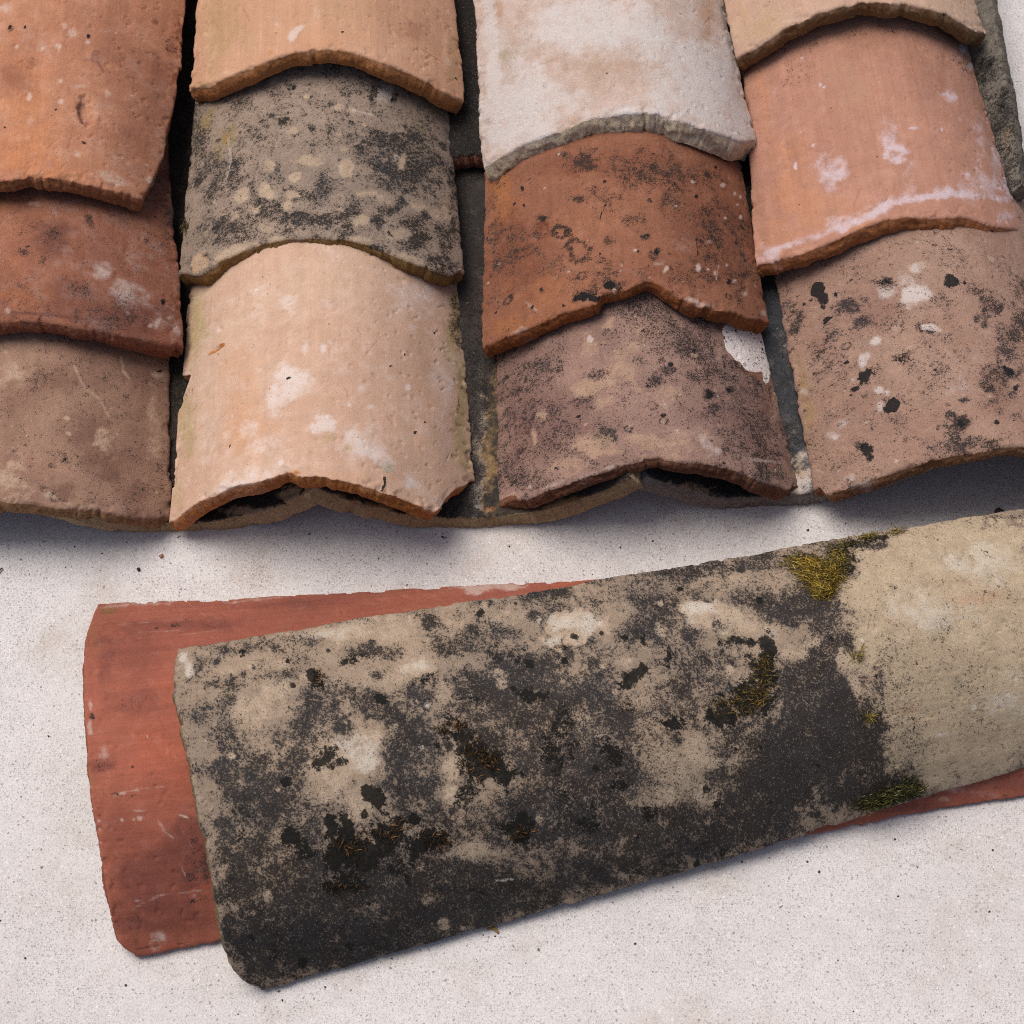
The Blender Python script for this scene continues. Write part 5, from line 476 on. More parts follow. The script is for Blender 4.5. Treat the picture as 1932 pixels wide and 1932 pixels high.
   ('W','s',0.028,0.0149,-25.3,1189.7,1835.0,81.7,0.3), ('W','s',0.0279,0.0159,-25.3,1189.5,1834.5,81.8,0.3), ('W','s',0.0279,0.0168,-25.1,1189.3,1834.2,81.8,0.3), ('W','s',0.0278,0.0177,-25.0,1189.1,1833.9,81.8,0.3),
   ('W','s',0.0277,0.0186,-24.9,1188.9,1833.4,81.9,0.3), ('W','s',0.0277,0.0195,-24.8,1188.7,1833.1,81.9,0.3), ('W','s',0.0276,0.0204,-24.7,1188.5,1832.6,82.0,0.3), ('W','s',0.0276,0.0214,-24.5,1188.4,1832.3,82.0,0.3),
   ('W','s',0.0275,0.0223,-24.4,1188.2,1831.9,82.0,0.3), ('W','s',0.0275,0.0232,56.7,1189.0,1830.0,-36.2,0.3), ('W','s',0.0275,0.0242,57.0,1188.8,1830.0,-36.3,0.3), ('W','s',0.0275,0.0251,57.2,1188.6,1830.0,-36.3,0.3),
   ('W','s',0.0275,0.026,57.4,1188.5,1829.9,-36.3,0.3), ('W','s',0.0275,0.027,57.7,1188.3,1829.9,-36.3,0.3), ('W','s',0.0275,0.0279,57.9,1188.1,1830.0,-36.3,0.3), ('W','s',0.0275,0.0289,58.1,1187.9,1829.8,-36.3,0.3),
   ('W','s',0.0275,0.0298,58.3,1187.7,1829.8,-36.4,0.3), ('W','s',0.0275,0.0307,58.6,1187.6,1829.9,-36.4,0.3), ('W','s',0.0275,0.0317,58.8,1187.4,1829.7,-36.4,0.3), ('W','s',0.0275,0.0326,59.0,1187.2,1829.8,-36.4,0.3),
   ('W','s',0.0275,0.0335,59.3,1187.0,1829.8,-36.5,0.3), ('W','s',0.0275,0.0345,59.4,1186.8,1829.6,-36.5,0.3), ('W','s',0.0275,0.0354,59.7,1186.6,1829.7,-36.5,0.3), ('W','s',0.0275,0.0364,59.9,1186.5,1829.7,-36.5,0.3),
   ('W','s',0.0275,0.0373,60.1,1186.3,1829.6,-36.5,0.3), ('W','s',0.0275,0.0382,60.4,1186.1,1829.6,-36.5,0.3), ('W','s',0.0275,0.0392,60.6,1185.9,1829.6,-36.6,0.3), ('W','s',0.0289,0.0118,89.2,591.5,1214.5,-143.4,0.9),
   ('W','s',0.0466,0.0288,305.6,112.9,446.0,-1100.2,0.5), ('W','s',0.0965,0.0158,87.1,288.5,470.9,-67.7,0.6), ('W','o',0.0998,0.0126,107.4,345.4,425.1,-61.7,0.6), ('W','s',0.0978,0.0171,175.3,576.2,707.4,-102.1,0.9),
   ('W','s',0.0962,0.0117,210.0,693.0,847.0,-121.6,0.7), ('W','s',0.0804,0.009,-76.4,498.1,1405.2,222.0,0.7), ('W','s',0.052,-0.004,239.0,1184.1,1300.1,-163.7,0.8), ('W','s',0.0836,0.0058,-333.4,1129.0,2078.2,526.5,0.35),
   ('W','s',0.0833,0.0067,-334.1,1128.9,2076.8,526.8,0.35), ('W','s',0.083,0.0076,-334.8,1128.8,2075.4,527.1,0.35), ('W','s',0.0828,0.0085,-335.5,1128.7,2074.1,527.4,0.35), ('W','s',0.0825,0.0094,-336.2,1128.6,2072.6,527.7,0.35),
   ('W','s',0.0822,0.0103,-336.9,1128.5,2071.2,528.0,0.35), ('W','s',0.0819,0.0112,-337.6,1128.4,2069.8,528.3,0.35), ('W','s',0.0817,0.0121,-338.2,1128.3,2068.4,528.6,0.35), ('W','s',0.0814,0.013,-338.9,1128.2,2067.0,528.9,0.35),
   ('W','s',0.0811,0.0139,-339.6,1128.0,2065.5,529.2,0.35), ('W','s',0.0809,0.0148,-340.2,1127.9,2064.2,529.5,0.35), ('W','s',0.0806,0.0157,-340.9,1127.8,2062.7,529.8,0.35), ('W','s',0.0803,0.0166,-341.6,1127.7,2061.3,530.1,0.35),
   ('W','s',0.08,0.0175,-342.2,1127.6,2059.8,530.4,0.35), ('W','s',0.0797,0.0184,-342.8,1127.5,2058.5,530.7,0.35), ('W','s',0.0795,0.0193,-343.5,1127.4,2057.0,531.0,0.35), ('W','s',0.0792,0.0202,-344.1,1127.3,2055.6,531.3,0.35),
   ('W','s',0.079,0.0211,132.4,1180.7,2109.4,-63.4,0.35), ('W','s',0.079,0.022,132.1,1180.6,2109.4,-63.5,0.35), ('W','s',0.079,0.0229,131.7,1180.4,2109.4,-63.5,0.35), ('W','s',0.079,0.0239,131.3,1180.2,2109.4,-63.5,0.35),
   ('W','s',0.079,0.0248,131.0,1180.0,2109.4,-63.5,0.35), ('W','s',0.079,0.0257,130.6,1179.8,2109.3,-63.6,0.35), ('W','s',0.0789,0.0266,130.2,1179.6,2109.3,-63.6,0.35), ('W','s',0.0789,0.0275,129.9,1179.4,2109.3,-63.6,0.35),
   ('W','s',0.0789,0.0284,129.5,1179.3,2109.3,-63.7,0.35), ('W','s',0.0789,0.0293,129.1,1179.1,2109.3,-63.7,0.35), ('W','s',0.0789,0.0302,128.7,1178.9,2109.2,-63.7,0.35), ('W','s',0.0789,0.0311,128.4,1178.7,2109.2,-63.8,0.35),
   ('W','s',0.0788,0.032,128.0,1178.5,2109.2,-63.8,0.35), ('W','s',0.0788,0.0329,127.6,1178.3,2109.2,-63.8,0.35), ('W','s',0.0788,0.0338,127.2,1178.2,2109.1,-63.8,0.35), ('W','s',0.0788,0.0348,126.9,1178.0,2109.1,-63.9,0.35),
   ('W','s',0.0788,0.0357,126.5,1177.8,2109.1,-63.9,0.35), ('W','s',0.0788,0.0366,126.1,1177.6,2109.1,-63.9,0.35), ('W','s',0.0787,0.0375,125.7,1177.4,2109.1,-64.0,0.35), ('W','s',0.0787,0.0384,125.3,1177.2,2109.0,-64.0,0.35),
   ('W','s',0.0787,0.0393,125.0,1177.1,2109.0,-64.0,0.35), ('W','s',0.0787,0.0402,124.6,1176.9,2109.0,-64.1,0.35), ('W','s',0.0787,0.0411,124.2,1176.7,2109.0,-64.1,0.35), ('W','s',0.0786,0.042,123.8,1176.5,2109.0,-64.1,0.35),
   ('W','s',0.0786,0.0429,123.4,1176.3,2108.9,-64.1,0.35), ('W','s',0.0486,0.039,1550.2,532.2,786.7,-2077.7,0.2), ('W','s',0.0492,0.0392,1553.5,531.5,786.3,-2077.9,0.2), ('W','s',0.0499,0.0395,1556.9,530.7,785.9,-2078.1,0.2),
   ('W','s',0.0505,0.0397,1560.1,530.0,785.6,-2078.3,0.2), ('W','s',0.0511,0.04,1563.5,529.2,785.2,-2078.5,0.2), ('W','s',0.0517,0.0402,1566.6,528.5,784.8,-2078.6,0.2), ('W','s',0.0524,0.0404,1569.9,527.7,784.4,-2078.8,0.2),
   ('W','s',0.053,0.0407,1573.1,527.0,784.1,-2078.9,0.2), ('W','s',0.0536,0.0409,1576.3,526.2,783.7,-2079.0,0.2), ('W','s',0.0543,0.0411,1579.6,525.5,783.3,-2079.2,0.2), ('W','s',0.0549,0.0414,1582.7,524.7,782.9,-2079.3,0.2),
   ('W','s',0.0555,0.0416,1585.8,523.9,782.5,-2079.4,0.2), ('W','s',0.0561,0.0419,1588.9,523.2,782.1,-2079.5,0.2), ('W','s',0.0567,0.0421,1592.0,522.4,781.7,-2079.5,0.2), ('W','s',0.0573,0.0423,1595.0,521.6,781.3,-2079.6,0.2),
   ('W','s',0.058,0.0426,1598.1,520.9,780.9,-2079.7,0.2), ('W','s',0.0586,0.0428,1601.1,520.1,780.5,-2079.7,0.2), ('W','s',0.0647,0.035,1681.4,340.4,468.4,-2161.6,0.25), ('W','s',0.0654,0.0351,1684.4,339.6,467.2,-2161.4,0.25),
   ('W','s',0.066,0.0353,1687.1,338.8,466.0,-2161.2,0.25), ('W','s',0.0666,0.0354,1690.1,338.0,464.8,-2161.0,0.25), ('W','s',0.0672,0.0356,1692.7,337.2,463.7,-2160.8,0.25), ('W','s',0.0679,0.0357,1695.6,336.3,462.4,-2160.6,0.25),
   ('W','s',0.0685,0.0358,1698.2,335.6,461.3,-2160.4,0.25), ('W','s',0.0691,0.036,1701.1,334.7,460.0,-2160.2,0.25), ('W','s',0.0697,0.0361,1703.6,333.9,458.9,-2160.0,0.25), ('W','s',0.0704,0.0362,1706.4,333.1,457.6,-2159.7,0.25),
   ('W','s',0.071,0.0364,1708.9,332.3,456.5,-2159.5,0.25), ('W','s',0.0716,0.0365,1711.7,331.4,455.2,-2159.2,0.25), ('W','s',0.0722,0.0366,1714.2,330.6,454.1,-2158.9,0.25), ('W','s',0.0729,0.0368,1716.8,329.8,452.8,-2158.7,0.25),
   ('W','s',-0.0804,0.0136,-181.2,1511.5,1294.7,31.5,0.15), ('W','s',-0.0803,0.0143,-180.0,1511.4,1294.3,31.5,0.15), ('W','s',-0.0803,0.0151,-178.6,1511.3,1294.6,31.5,0.15), ('W','s',-0.0803,0.0158,-177.4,1511.2,1294.2,31.5,0.15),
   ('W','s',-0.0803,0.0165,-176.2,1511.1,1293.8,31.5,0.15), ('W','s',-0.0803,0.0173,-175.1,1510.9,1293.4,31.5,0.15), ('W','s',-0.0803,0.018,-173.8,1510.8,1293.0,31.6,0.15), ('W','s',-0.0802,0.0187,-172.5,1510.8,1293.3,31.5,0.15),
   ('W','s',-0.0802,0.0195,-171.3,1510.6,1293.0,31.6,0.15), ('W','s',-0.0802,0.0202,-170.1,1510.5,1292.5,31.6,0.15), ('W','s',-0.0802,0.021,-168.9,1510.4,1292.2,31.6,0.15), ('W','s',-0.0801,0.0217,-167.6,1510.3,1292.5,31.6,0.15),
   ('W','s',-0.0801,0.0224,-166.3,1510.2,1292.1,31.6,0.15), ('W','s',-0.0801,0.0232,-165.1,1510.1,1291.7,31.6,0.15), ('W','s',-0.0801,0.0239,-164.0,1509.9,1291.3,31.6,0.15), ('W','s',-0.0801,0.0246,-162.7,1509.8,1290.9,31.7,0.15),
   ('W','s',-0.08,0.0254,-161.4,1509.8,1291.2,31.6,0.15), ('W','s',-0.08,0.0261,-160.2,1509.6,1290.8,31.7,0.15), ('W','s',-0.08,0.0268,-159.0,1509.5,1290.4,31.7,0.15), ('W','s',-0.08,0.0276,-157.8,1509.4,1290.0,31.7,0.15),
   ('W','s',-0.0799,0.0283,-156.5,1509.3,1290.3,31.7,0.15), ('W','s',-0.0799,0.0291,-155.2,1509.2,1289.9,31.7,0.15), ('W','s',-0.0799,0.0298,-154.0,1509.1,1289.5,31.7,0.15), ('W','s',-0.0799,0.0305,-152.9,1508.9,1289.1,31.8,0.15),
   ('W','s',-0.0799,0.0313,-151.6,1508.8,1288.7,31.8,0.15), ('W','s',-0.0799,0.032,-150.3,1508.8,1289.0,31.8,0.15), ('W','s',-0.0798,0.0327,-149.1,1508.6,1288.6,31.8,0.15), ('W','s',-0.0798,0.0335,-147.9,1508.5,1288.2,31.8,0.15),
   ('W','s',-0.0798,0.0342,-146.7,1508.4,1287.9,31.8,0.15), ('W','s',-0.0798,0.0349,-145.3,1508.3,1288.1,31.8,0.15), ('W','s',-0.0798,0.0357,-144.1,1508.2,1287.8,31.8,0.15), ('W','s',-0.0798,0.0364,-142.9,1508.1,1287.4,31.8,0.15),
   ('W','s',-0.0798,0.0371,-141.7,1507.9,1286.9,31.9,0.15), ('W','s',-0.0797,0.0379,-140.5,1507.8,1286.6,31.9,0.15), ('W','s',-0.0797,0.0386,-139.2,1507.8,1286.8,31.9,0.15), ('W','s',-0.0797,0.0394,-137.9,1507.6,1286.5,31.9,0.15),
   ('W','s',-0.0797,0.0401,-136.8,1507.5,1286.1,31.9,0.15), ('W','s',-0.0797,0.0409,-135.5,1507.4,1285.7,31.9,0.15), ('W','s',-0.0796,0.0416,-134.2,1507.3,1286.0,31.9,0.15), ('W','s',-0.0796,0.0423,-132.9,1507.2,1285.6,31.9,0.15),
   ('W','s',-0.0796,0.0431,-131.8,1507.1,1285.2,32.0,0.15), ('W','s',-0.0796,0.0438,-130.6,1506.9,1284.8,32.0,0.15), ('W','s',-0.0796,0.0445,-129.3,1506.8,1284.4,32.0,0.15), ('W','s',-0.0795,0.0453,-128.0,1506.8,1284.7,32.0,0.15),
   ('W','s',-0.0795,0.046,-126.8,1506.6,1284.3,32.0,0.15), ('W','s',-0.0795,0.0467,-128.6,1506.4,1283.2,39.7,0.15), ('W','s',-0.0795,0.0475,-127.5,1506.3,1282.8,39.8,0.15), ('W','s',-0.0795,0.0482,-126.2,1506.2,1282.4,39.8,0.15),
   ('W','s',-0.0795,0.0489,-125.0,1506.0,1282.0,39.8,0.15), ('W','s',-0.0795,0.0497,-123.8,1505.9,1281.6,39.8,0.15), ('W','s',-0.0794,0.0504,-122.5,1505.9,1281.9,39.8,0.15), ('W','s',-0.0794,0.0511,-121.3,1505.7,1281.5,39.8,0.15),
   ('W','s',-0.0794,0.0519,-120.1,1505.6,1281.1,39.8,0.15), ('W','s',-0.0794,0.0526,-118.8,1505.5,1280.7,39.9,0.15), ('W','s',-0.0794,0.0533,-117.6,1505.3,1280.3,39.9,0.15), ('W','s',-0.0794,0.0541,-116.5,1505.2,1279.9,39.9,0.15),
   ('W','s',-0.0794,0.0548,-115.2,1505.1,1279.5,39.9,0.15), ('W','s',-0.0794,0.0556,-114.0,1504.9,1279.1,40.0,0.15), ('W','s',-0.0794,0.0563,-112.8,1504.8,1278.7,40.0,0.15), ('W','s',-0.0793,0.057,-111.4,1504.8,1279.0,40.0,0.15),
   ('W','s',-0.0793,0.0578,-110.3,1504.6,1278.6,40.0,0.15), ('W','s',-0.0793,0.0585,-109.1,1504.5,1278.2,40.0,0.15), ('W','s',-0.0793,0.0592,-107.8,1504.4,1277.8,40.0,0.15), ('W','s',-0.0793,0.06,-106.6,1504.3,1277.4,40.0,0.15),
   ('W','s',-0.0793,0.0607,-105.4,1504.1,1276.9,40.1,0.15), ('W','s',-0.0793,0.0614,-104.2,1504.0,1276.6,40.1,0.15), ('W','s',-0.0792,0.0622,-103.0,1503.9,1276.1,40.1,0.15), ('W','s',-0.0792,0.0629,-101.8,1503.7,1275.7,40.1,0.15),
   ('W','s',-0.0792,0.0637,-100.4,1503.7,1276.1,40.1,0.15), ('W','s',-0.0792,0.0644,-99.2,1503.6,1275.6,40.1,0.15), ('W','s',-0.0792,0.0651,-98.0,1503.4,1275.2,40.2,0.15), ('W','s',-0.0792,0.0659,-96.7,1503.3,1274.8,40.2,0.15),
   ('W','s',-0.0792,0.0666,-95.5,1503.2,1274.4,40.2,0.15), ('W','s',-0.0791,0.0673,-94.3,1503.0,1274.0,40.2,0.15), ('W','s',-0.0791,0.0681,-93.1,1502.9,1273.6,40.2,0.15), ('W','s',-0.0791,0.0688,-91.9,1502.8,1273.2,40.3,0.15),
   ('W','s',-0.0791,0.0695,-90.7,1502.6,1272.8,40.3,0.15), ('W','s',-0.0791,0.0703,-89.3,1502.6,1273.1,40.3,0.15), ('W','s',-0.0791,0.071,-88.1,1502.5,1272.7,40.3,0.15), ('W','s',-0.0791,0.0717,-86.9,1502.3,1272.2,40.3,0.15),
   ('W','s',-0.079,0.0725,-85.6,1502.2,1271.9,40.3,0.15), ('W','s',-0.079,0.0732,-84.4,1502.1,1271.4,40.4,0.15), ('W','s',-0.066,0.0471,-117.4,1528.9,1462.4,78.8,0.15), ('W','s',-0.066,0.0478,-116.4,1528.7,1461.5,78.8,0.15),
   ('W','s',-0.066,0.0485,-115.3,1528.5,1461.3,78.8,0.15), ('W','s',-0.066,0.0493,-114.4,1528.3,1460.4,78.9,0.15), ('W','s',-0.066,0.05,-113.2,1528.2,1460.2,78.9,0.15), ('W','s',-0.066,0.0507,-112.2,1528.1,1459.9,78.9,0.15),
   ('W','s',-0.066,0.0515,-111.1,1527.8,1459.1,79.0,0.15), ('W','s',-0.066,0.0522,-110.1,1527.7,1458.8,79.0,0.15), ('W','s',-0.0661,0.0529,-109.1,1527.5,1457.9,79.0,0.15), ('W','s',-0.066,0.0536,-108.0,1527.4,1457.7,79.0,0.15),
   ('W','s',-0.0661,0.0544,-107.0,1527.2,1456.8,79.1,0.15), ('W','s',-0.0661,0.0551,-105.9,1527.0,1456.5,79.1,0.15), ('W','s',-0.0661,0.0558,-104.8,1526.9,1456.3,79.1,0.15), ('W','s',-0.0661,0.0565,-103.8,1526.7,1455.4,79.2,0.15),
   ('W','s',-0.0661,0.0573,-102.7,1526.6,1455.2,79.2,0.15), ('W','s',-0.0661,0.058,-101.7,1526.4,1454.3,79.2,0.15), ('W','s',-0.0661,0.0587,-100.6,1526.2,1454.0,79.3,0.15), ('W','s',-0.0661,0.0595,-99.6,1526.0,1453.2,79.3,0.15),
   ('W','s',-0.0661,0.0602,-98.5,1525.9,1452.9,79.3,0.15), ('W','s',-0.0662,0.0609,-97.5,1525.7,1452.1,79.4,0.15), ('W','s',-0.0662,0.0616,-96.4,1525.6,1451.8,79.4,0.15), ('W','s',-0.0661,0.0623,-95.3,1525.4,1451.5,79.4,0.15),
   ('W','s',-0.0662,0.0631,-94.3,1525.2,1450.7,79.5,0.15), ('W','s',-0.0662,0.0638,-93.2,1525.1,1450.4,79.5,0.15), ('W','s',-0.0662,0.0646,-92.2,1524.9,1449.5,79.5,0.15), ('W','s',-0.0662,0.0653,-91.1,1524.8,1449.3,79.5,0.15),
   ('W','s',-0.0662,0.066,-90.1,1524.5,1448.4,79.6,0.15), ('W','s',-0.0662,0.0667,-89.0,1524.4,1448.1,79.6,0.15), ('W','s',-0.0663,0.0675,-88.0,1524.2,1447.2,79.7,0.15), ('W','s',-0.0662,0.0682,-86.8,1524.1,1447.0,79.7,0.15),
   ('W','s',-0.0662,0.0689,-85.8,1523.9,1446.7,79.7,0.15), ('W','s',-0.0663,0.0696,-84.8,1523.7,1445.8,79.7,0.15), ('W','s',-0.0663,0.0704,-83.6,1523.6,1445.6,79.8,0.15), ('W','s',-0.0663,0.0711,-82.6,1523.4,1444.7,79.8,0.15),
   ('W','s',-0.0663,0.0718,-81.5,1523.3,1444.4,79.8,0.15), ('W','s',-0.0663,0.0726,-80.5,1523.1,1443.6,79.9,0.15), ('W','s',-0.0663,0.0733,-79.4,1522.9,1443.3,79.9,0.15), ('W','s',-0.0663,0.074,-78.3,1522.8,1443.0,79.9,0.15),
   ('W','s',-0.0663,0.0747,-77.3,1522.6,1442.1,80.0,0.15), ('W','s',-0.0663,0.0755,-76.2,1522.5,1441.9,80.0,0.15), ('W','s',-0.0664,0.0762,-75.1,1522.3,1441.0,80.0,0.15), ('W','s',-0.0712,0.0261,-119.5,1525.3,1412.3,-14.9,0.2),
   ('W','s',-0.0712,0.0268,-118.3,1525.3,1412.6,-14.9,0.2), ('W','s',-0.0711,0.0276,-117.0,1525.2,1412.9,-14.9,0.2), ('W','s',-0.0711,0.0283,-115.9,1525.1,1412.5,-14.9,0.2), ('W','s',-0.071,0.029,-114.6,1525.0,1412.8,-14.9,0.2),
   ('W','s',-0.071,0.0297,-113.4,1525.0,1413.1,-15.0,0.2), ('W','s',-0.071,0.0305,-112.3,1524.8,1412.7,-14.9,0.2), ('W','s',-0.0709,0.0312,-111.0,1524.8,1412.9,-15.0,0.2), ('W','s',-0.0709,0.0319,-109.7,1524.7,1413.2,-15.0,0.2),
   ('W','s',-0.0708,0.0326,-108.6,1524.6,1412.9,-15.0,0.2), ('W','s',-0.0708,0.0334,-107.4,1524.6,1413.1,-15.0,0.2), ('W','s',-0.0708,0.0341,-106.3,1524.4,1412.8,-15.0,0.2), ('W','s',-0.0707,0.0348,-105.0,1524.4,1413.1,-15.0,0.2),
   ('W','s',-0.0707,0.0355,-103.8,1524.3,1413.3,-15.0,0.2), ('W','s',-0.0707,0.0363,-102.6,1524.2,1413.0,-15.0,0.2), ('W','s',-0.0706,0.037,-101.4,1524.1,1413.3,-15.0,0.2), ('W','s',-0.0705,0.0377,-100.2,1524.1,1413.5,-15.0,0.2),
   ('W','s',-0.0705,0.0385,-99.0,1524.0,1413.2,-15.0,0.2), ('W','s',-0.0705,0.0392,-97.8,1523.9,1413.5,-15.0,0.2), ('W','s',-0.0704,0.0399,-96.6,1523.9,1413.7,-15.0,0.2), ('W','s',-0.0704,0.0407,-95.4,1523.7,1413.4,-15.0,0.2),
   ('W','s',-0.0704,0.0414,-94.2,1523.7,1413.7,-15.0,0.2), ('W','s',-0.0703,0.0421,-93.0,1523.6,1413.9,-15.1,0.2), ('W','s',-0.0703,0.0428,-91.8,1523.5,1413.6,-15.1,0.2), ('W','s',-0.0702,0.0436,-90.6,1523.4,1413.9,-15.1,0.2),
   ('W','s',-0.0702,0.0443,-89.4,1523.4,1414.1,-15.1,0.2), ('W','s',-0.0702,0.045,-88.2,1523.3,1413.8,-15.1,0.2), ('W','s',-0.0701,0.0457,-87.0,1523.2,1414.1,-15.1,0.2), ('W','s',-0.0701,0.0465,-85.9,1523.1,1413.7,-15.1,0.2),
   ('W','s',-0.07,0.0472,-84.6,1523.0,1414.0,-15.1,0.2), ('W','s',-0.07,0.0479,-83.4,1523.0,1414.3,-15.1,0.2), ('W','s',-0.07,0.0486,-82.3,1522.8,1413.9,-15.1,0.2), ('W','s',-0.0699,0.0494,-81.0,1522.8,1414.2,-15.1,0.2),
   ('W','s',-0.0699,0.0501,-79.8,1522.7,1414.5,-15.1,0.2), ('W','s',-0.0699,0.0508,-78.7,1522.6,1414.1,-15.1,0.2), ('W','s',-0.0698,0.0516,-77.4,1522.5,1414.4,-15.1,0.2), ('W','s',-0.0697,0.0523,-76.2,1522.5,1414.6,-15.2,0.2),
   ('W','s',0.0521,0.0325,282.4,261.0,1393.6,-1213.7,0.5), ('W','s',0.0433,0.0412,161.6,328.9,1754.9,-682.8,0.6), ('B','s',0.1015,0.0018,-184.7,1146.7,2180.2,353.8,0.7), ('B','s',0.1014,0.0027,-185.3,1146.5,2179.8,353.8,0.7),
   ('B','s',0.1014,0.0036,-186.0,1146.4,2179.5,353.7,0.7), ('B','s',0.1013,0.0046,-186.7,1146.2,2179.1,353.7,0.7), ('B','s',0.1012,0.0056,-187.4,1146.1,2178.8,353.6,0.7), ('B','s',0.1012,0.0065,-188.1,1145.9,2178.4,353.6,0.7),
   ('B','s',0.101,0.0075,-189.0,1145.9,2177.6,353.8,0.7), ('B','s',0.1008,0.0084,-189.9,1145.8,2176.7,354.0,0.7), ('B','s',0.1007,0.0094,474.4,1131.1,2076.5,-447.1,0.7), ('B','s',0.1009,0.0104,474.2,1130.7,2077.0,-447.2,0.7),
   ('B','s',0.1009,0.0113,473.7,1130.4,2077.3,-447.3,0.7), ('B','s',0.1008,0.0123,473.0,1130.3,2077.4,-447.2,0.7), ('B','s',0.1008,0.0133,472.2,1130.1,2077.5,-447.2,0.7), ('B','s',0.1007,0.0142,471.5,1130.0,2077.7,-447.1,0.7),
   ('B','s',0.1007,0.0152,470.8,1129.8,2077.8,-447.0,0.7), ('O','s',0.0787,0.0328,-72.5,779.3,1407.4,154.7,0.8), ('O','s',0.0785,0.0342,-73.1,779.2,1406.7,154.8,0.8), ('O','s',0.0782,0.0357,-73.7,779.1,1405.9,155.0,0.8),
   ('O','s',0.078,0.0372,-74.3,778.9,1405.3,155.1,0.8), ('O','s',0.0778,0.0387,-74.9,778.8,1404.5,155.2,0.8), ('O','s',0.0776,0.0401,-75.4,778.6,1403.8,155.3,0.8), ('O','s',0.0773,0.0416,-76.0,778.5,1403.0,155.5,0.8),
   ('O','s',0.0771,0.0431,-76.6,778.4,1402.3,155.6,0.8), ('O','s',0.077,0.0445,148.2,780.5,1389.1,-127.3,0.8), ('O','s',0.0771,0.0459,147.9,780.2,1389.3,-127.4,0.8), ('O','s',0.0771,0.0473,147.7,780.0,1389.6,-127.5,0.8),
   ('O','s',0.0772,0.0487,147.4,779.8,1389.8,-127.6,0.8), ('O','s',0.1007,0.0137,18.0,57.5,531.9,-77.4,0.6), ('W','s',0.0806,0.0386,226.7,871.2,1038.2,-142.2,0.5), ('W','s',0.0672,-0.0031,28.1,117.8,1347.0,-177.2,0.2),
   ('B','s',0.0722,0.4326,1.4,21.7,304.0,-41.0,0.5), ('W','s',0.0675,0.4635,9.8,162.5,527.6,-70.2,0.5), ('W','s',0.0717,0.4571,11.3,231.8,853.5,-115.2,0.5), ('W','s',0.071,0.4787,2.7,80.9,712.6,-96.0,0.3),
   ('B','s',0.0651,0.4944,2.6,53.9,210.6,-27.8,0.4)],
 ),
dict(id='F2', loc=[-0.1615, -0.1937, 0.0275], rot=[0.0321, 0.2186, -1.3396], w=0.1904, ws=-0.1184, lv=0.4626, h=0.05, s0=0, skew=0.0474, p=2.15, len=0.545, t=0.014, lean=0.001, rb=0.004, vis=0.545, seed=62, front=[(-0.996, -0.0), (-0.922, -0.0026), (-0.621, -0.0033), (-0.298, -0.0025), (-0.038, -0.0032), (0.244, -0.0042), (0.643, -0.009), (0.83, -0.0105), (0.959, -0.0056), (0.998, -0.0005)],
  spots=[('B','s',0.0083,0.4025,3.6,30.9,50.1,-2.8,0.45), ('D','s',0.006,0.3791,20.3,66.6,37.6,-8.7,0.5), ('D','s',0.0458,0.3757,10.7,65.6,58.3,-15.0,0.45), ('B','s',0.0467,0.406,-3.7,30.7,70.2,-1.7,0.4),
   ('B','s',-0.0176,0.382,101.5,567.7,852.0,-19.8,0.5), ('B','s',-0.0175,0.384,101.9,567.5,851.9,-19.9,0.5), ('B','s',-0.0174,0.386,102.2,567.3,851.8,-19.9,0.5), ('B','s',-0.0174,0.388,102.5,567.2,851.7,-19.9,0.5),
   ('B','s',-0.0173,0.39,102.8,567.0,851.6,-20.0,0.5), ('B','s',-0.0172,0.392,103.2,566.8,851.5,-20.0,0.5), ('B','s',-0.0171,0.3939,103.5,566.6,851.5,-20.0,0.5), ('B','s',-0.0171,0.3959,103.8,566.4,851.4,-20.0,0.5),
   ('B','s',-0.017,0.3979,104.1,566.2,851.3,-20.1,0.5), ('B','s',-0.0169,0.3999,104.4,566.1,851.2,-20.1,0.5), ('B','s',-0.0168,0.4019,104.7,565.9,851.1,-20.1,0.5), ('B','s',-0.0168,0.4039,105.0,565.7,851.0,-20.2,0.5),
   ('B','s',-0.0166,0.4058,149.3,562.7,836.1,-86.8,0.5), ('B','s',-0.0164,0.4076,149.3,562.6,836.3,-86.9,0.5), ('B','s',-0.0162,0.4095,149.3,562.4,836.4,-87.0,0.5), ('B','s',-0.016,0.4113,149.3,562.2,836.6,-87.1,0.5),
   ('B','s',-0.0158,0.4132,149.2,562.1,836.7,-87.2,0.5), ('B','s',-0.0156,0.415,149.2,561.9,836.9,-87.4,0.5), ('B','s',-0.0153,0.4169,149.1,561.8,837.1,-87.5,0.5), ('B','s',-0.0151,0.4187,149.0,561.6,837.3,-87.6,0.5),
   ('B','s',-0.0149,0.4206,149.0,561.4,837.4,-87.8,0.5), ('B','s',-0.0147,0.4224,148.9,561.3,837.6,-87.9,0.5), ('B','s',-0.0145,0.4243,148.8,561.1,837.7,-88.0,0.5), ('B','s',-0.0142,0.4261,148.7,560.9,837.9,-88.2,0.5),
   ('B','s',-0.014,0.4279,148.6,560.8,838.1,-88.3,0.5), ('B','s',-0.0138,0.4298,148.5,560.6,838.3,-88.4,0.5), ('B','s',-0.0136,0.4317,148.4,560.4,838.4,-88.5,0.5), ('B','s',-0.0134,0.4335,148.3,560.3,838.6,-88.7,0.5),
   ('B','s',-0.0132,0.4354,148.1,560.1,838.8,-88.8,0.5), ('B','s',-0.0129,0.4372,148.0,559.9,838.9,-88.9,0.5), ('B','s',-0.0127,0.4391,147.9,559.8,839.1,-89.1,0.5), ('B','s',-0.0125,0.4409,147.7,559.6,839.2,-89.2,0.5),
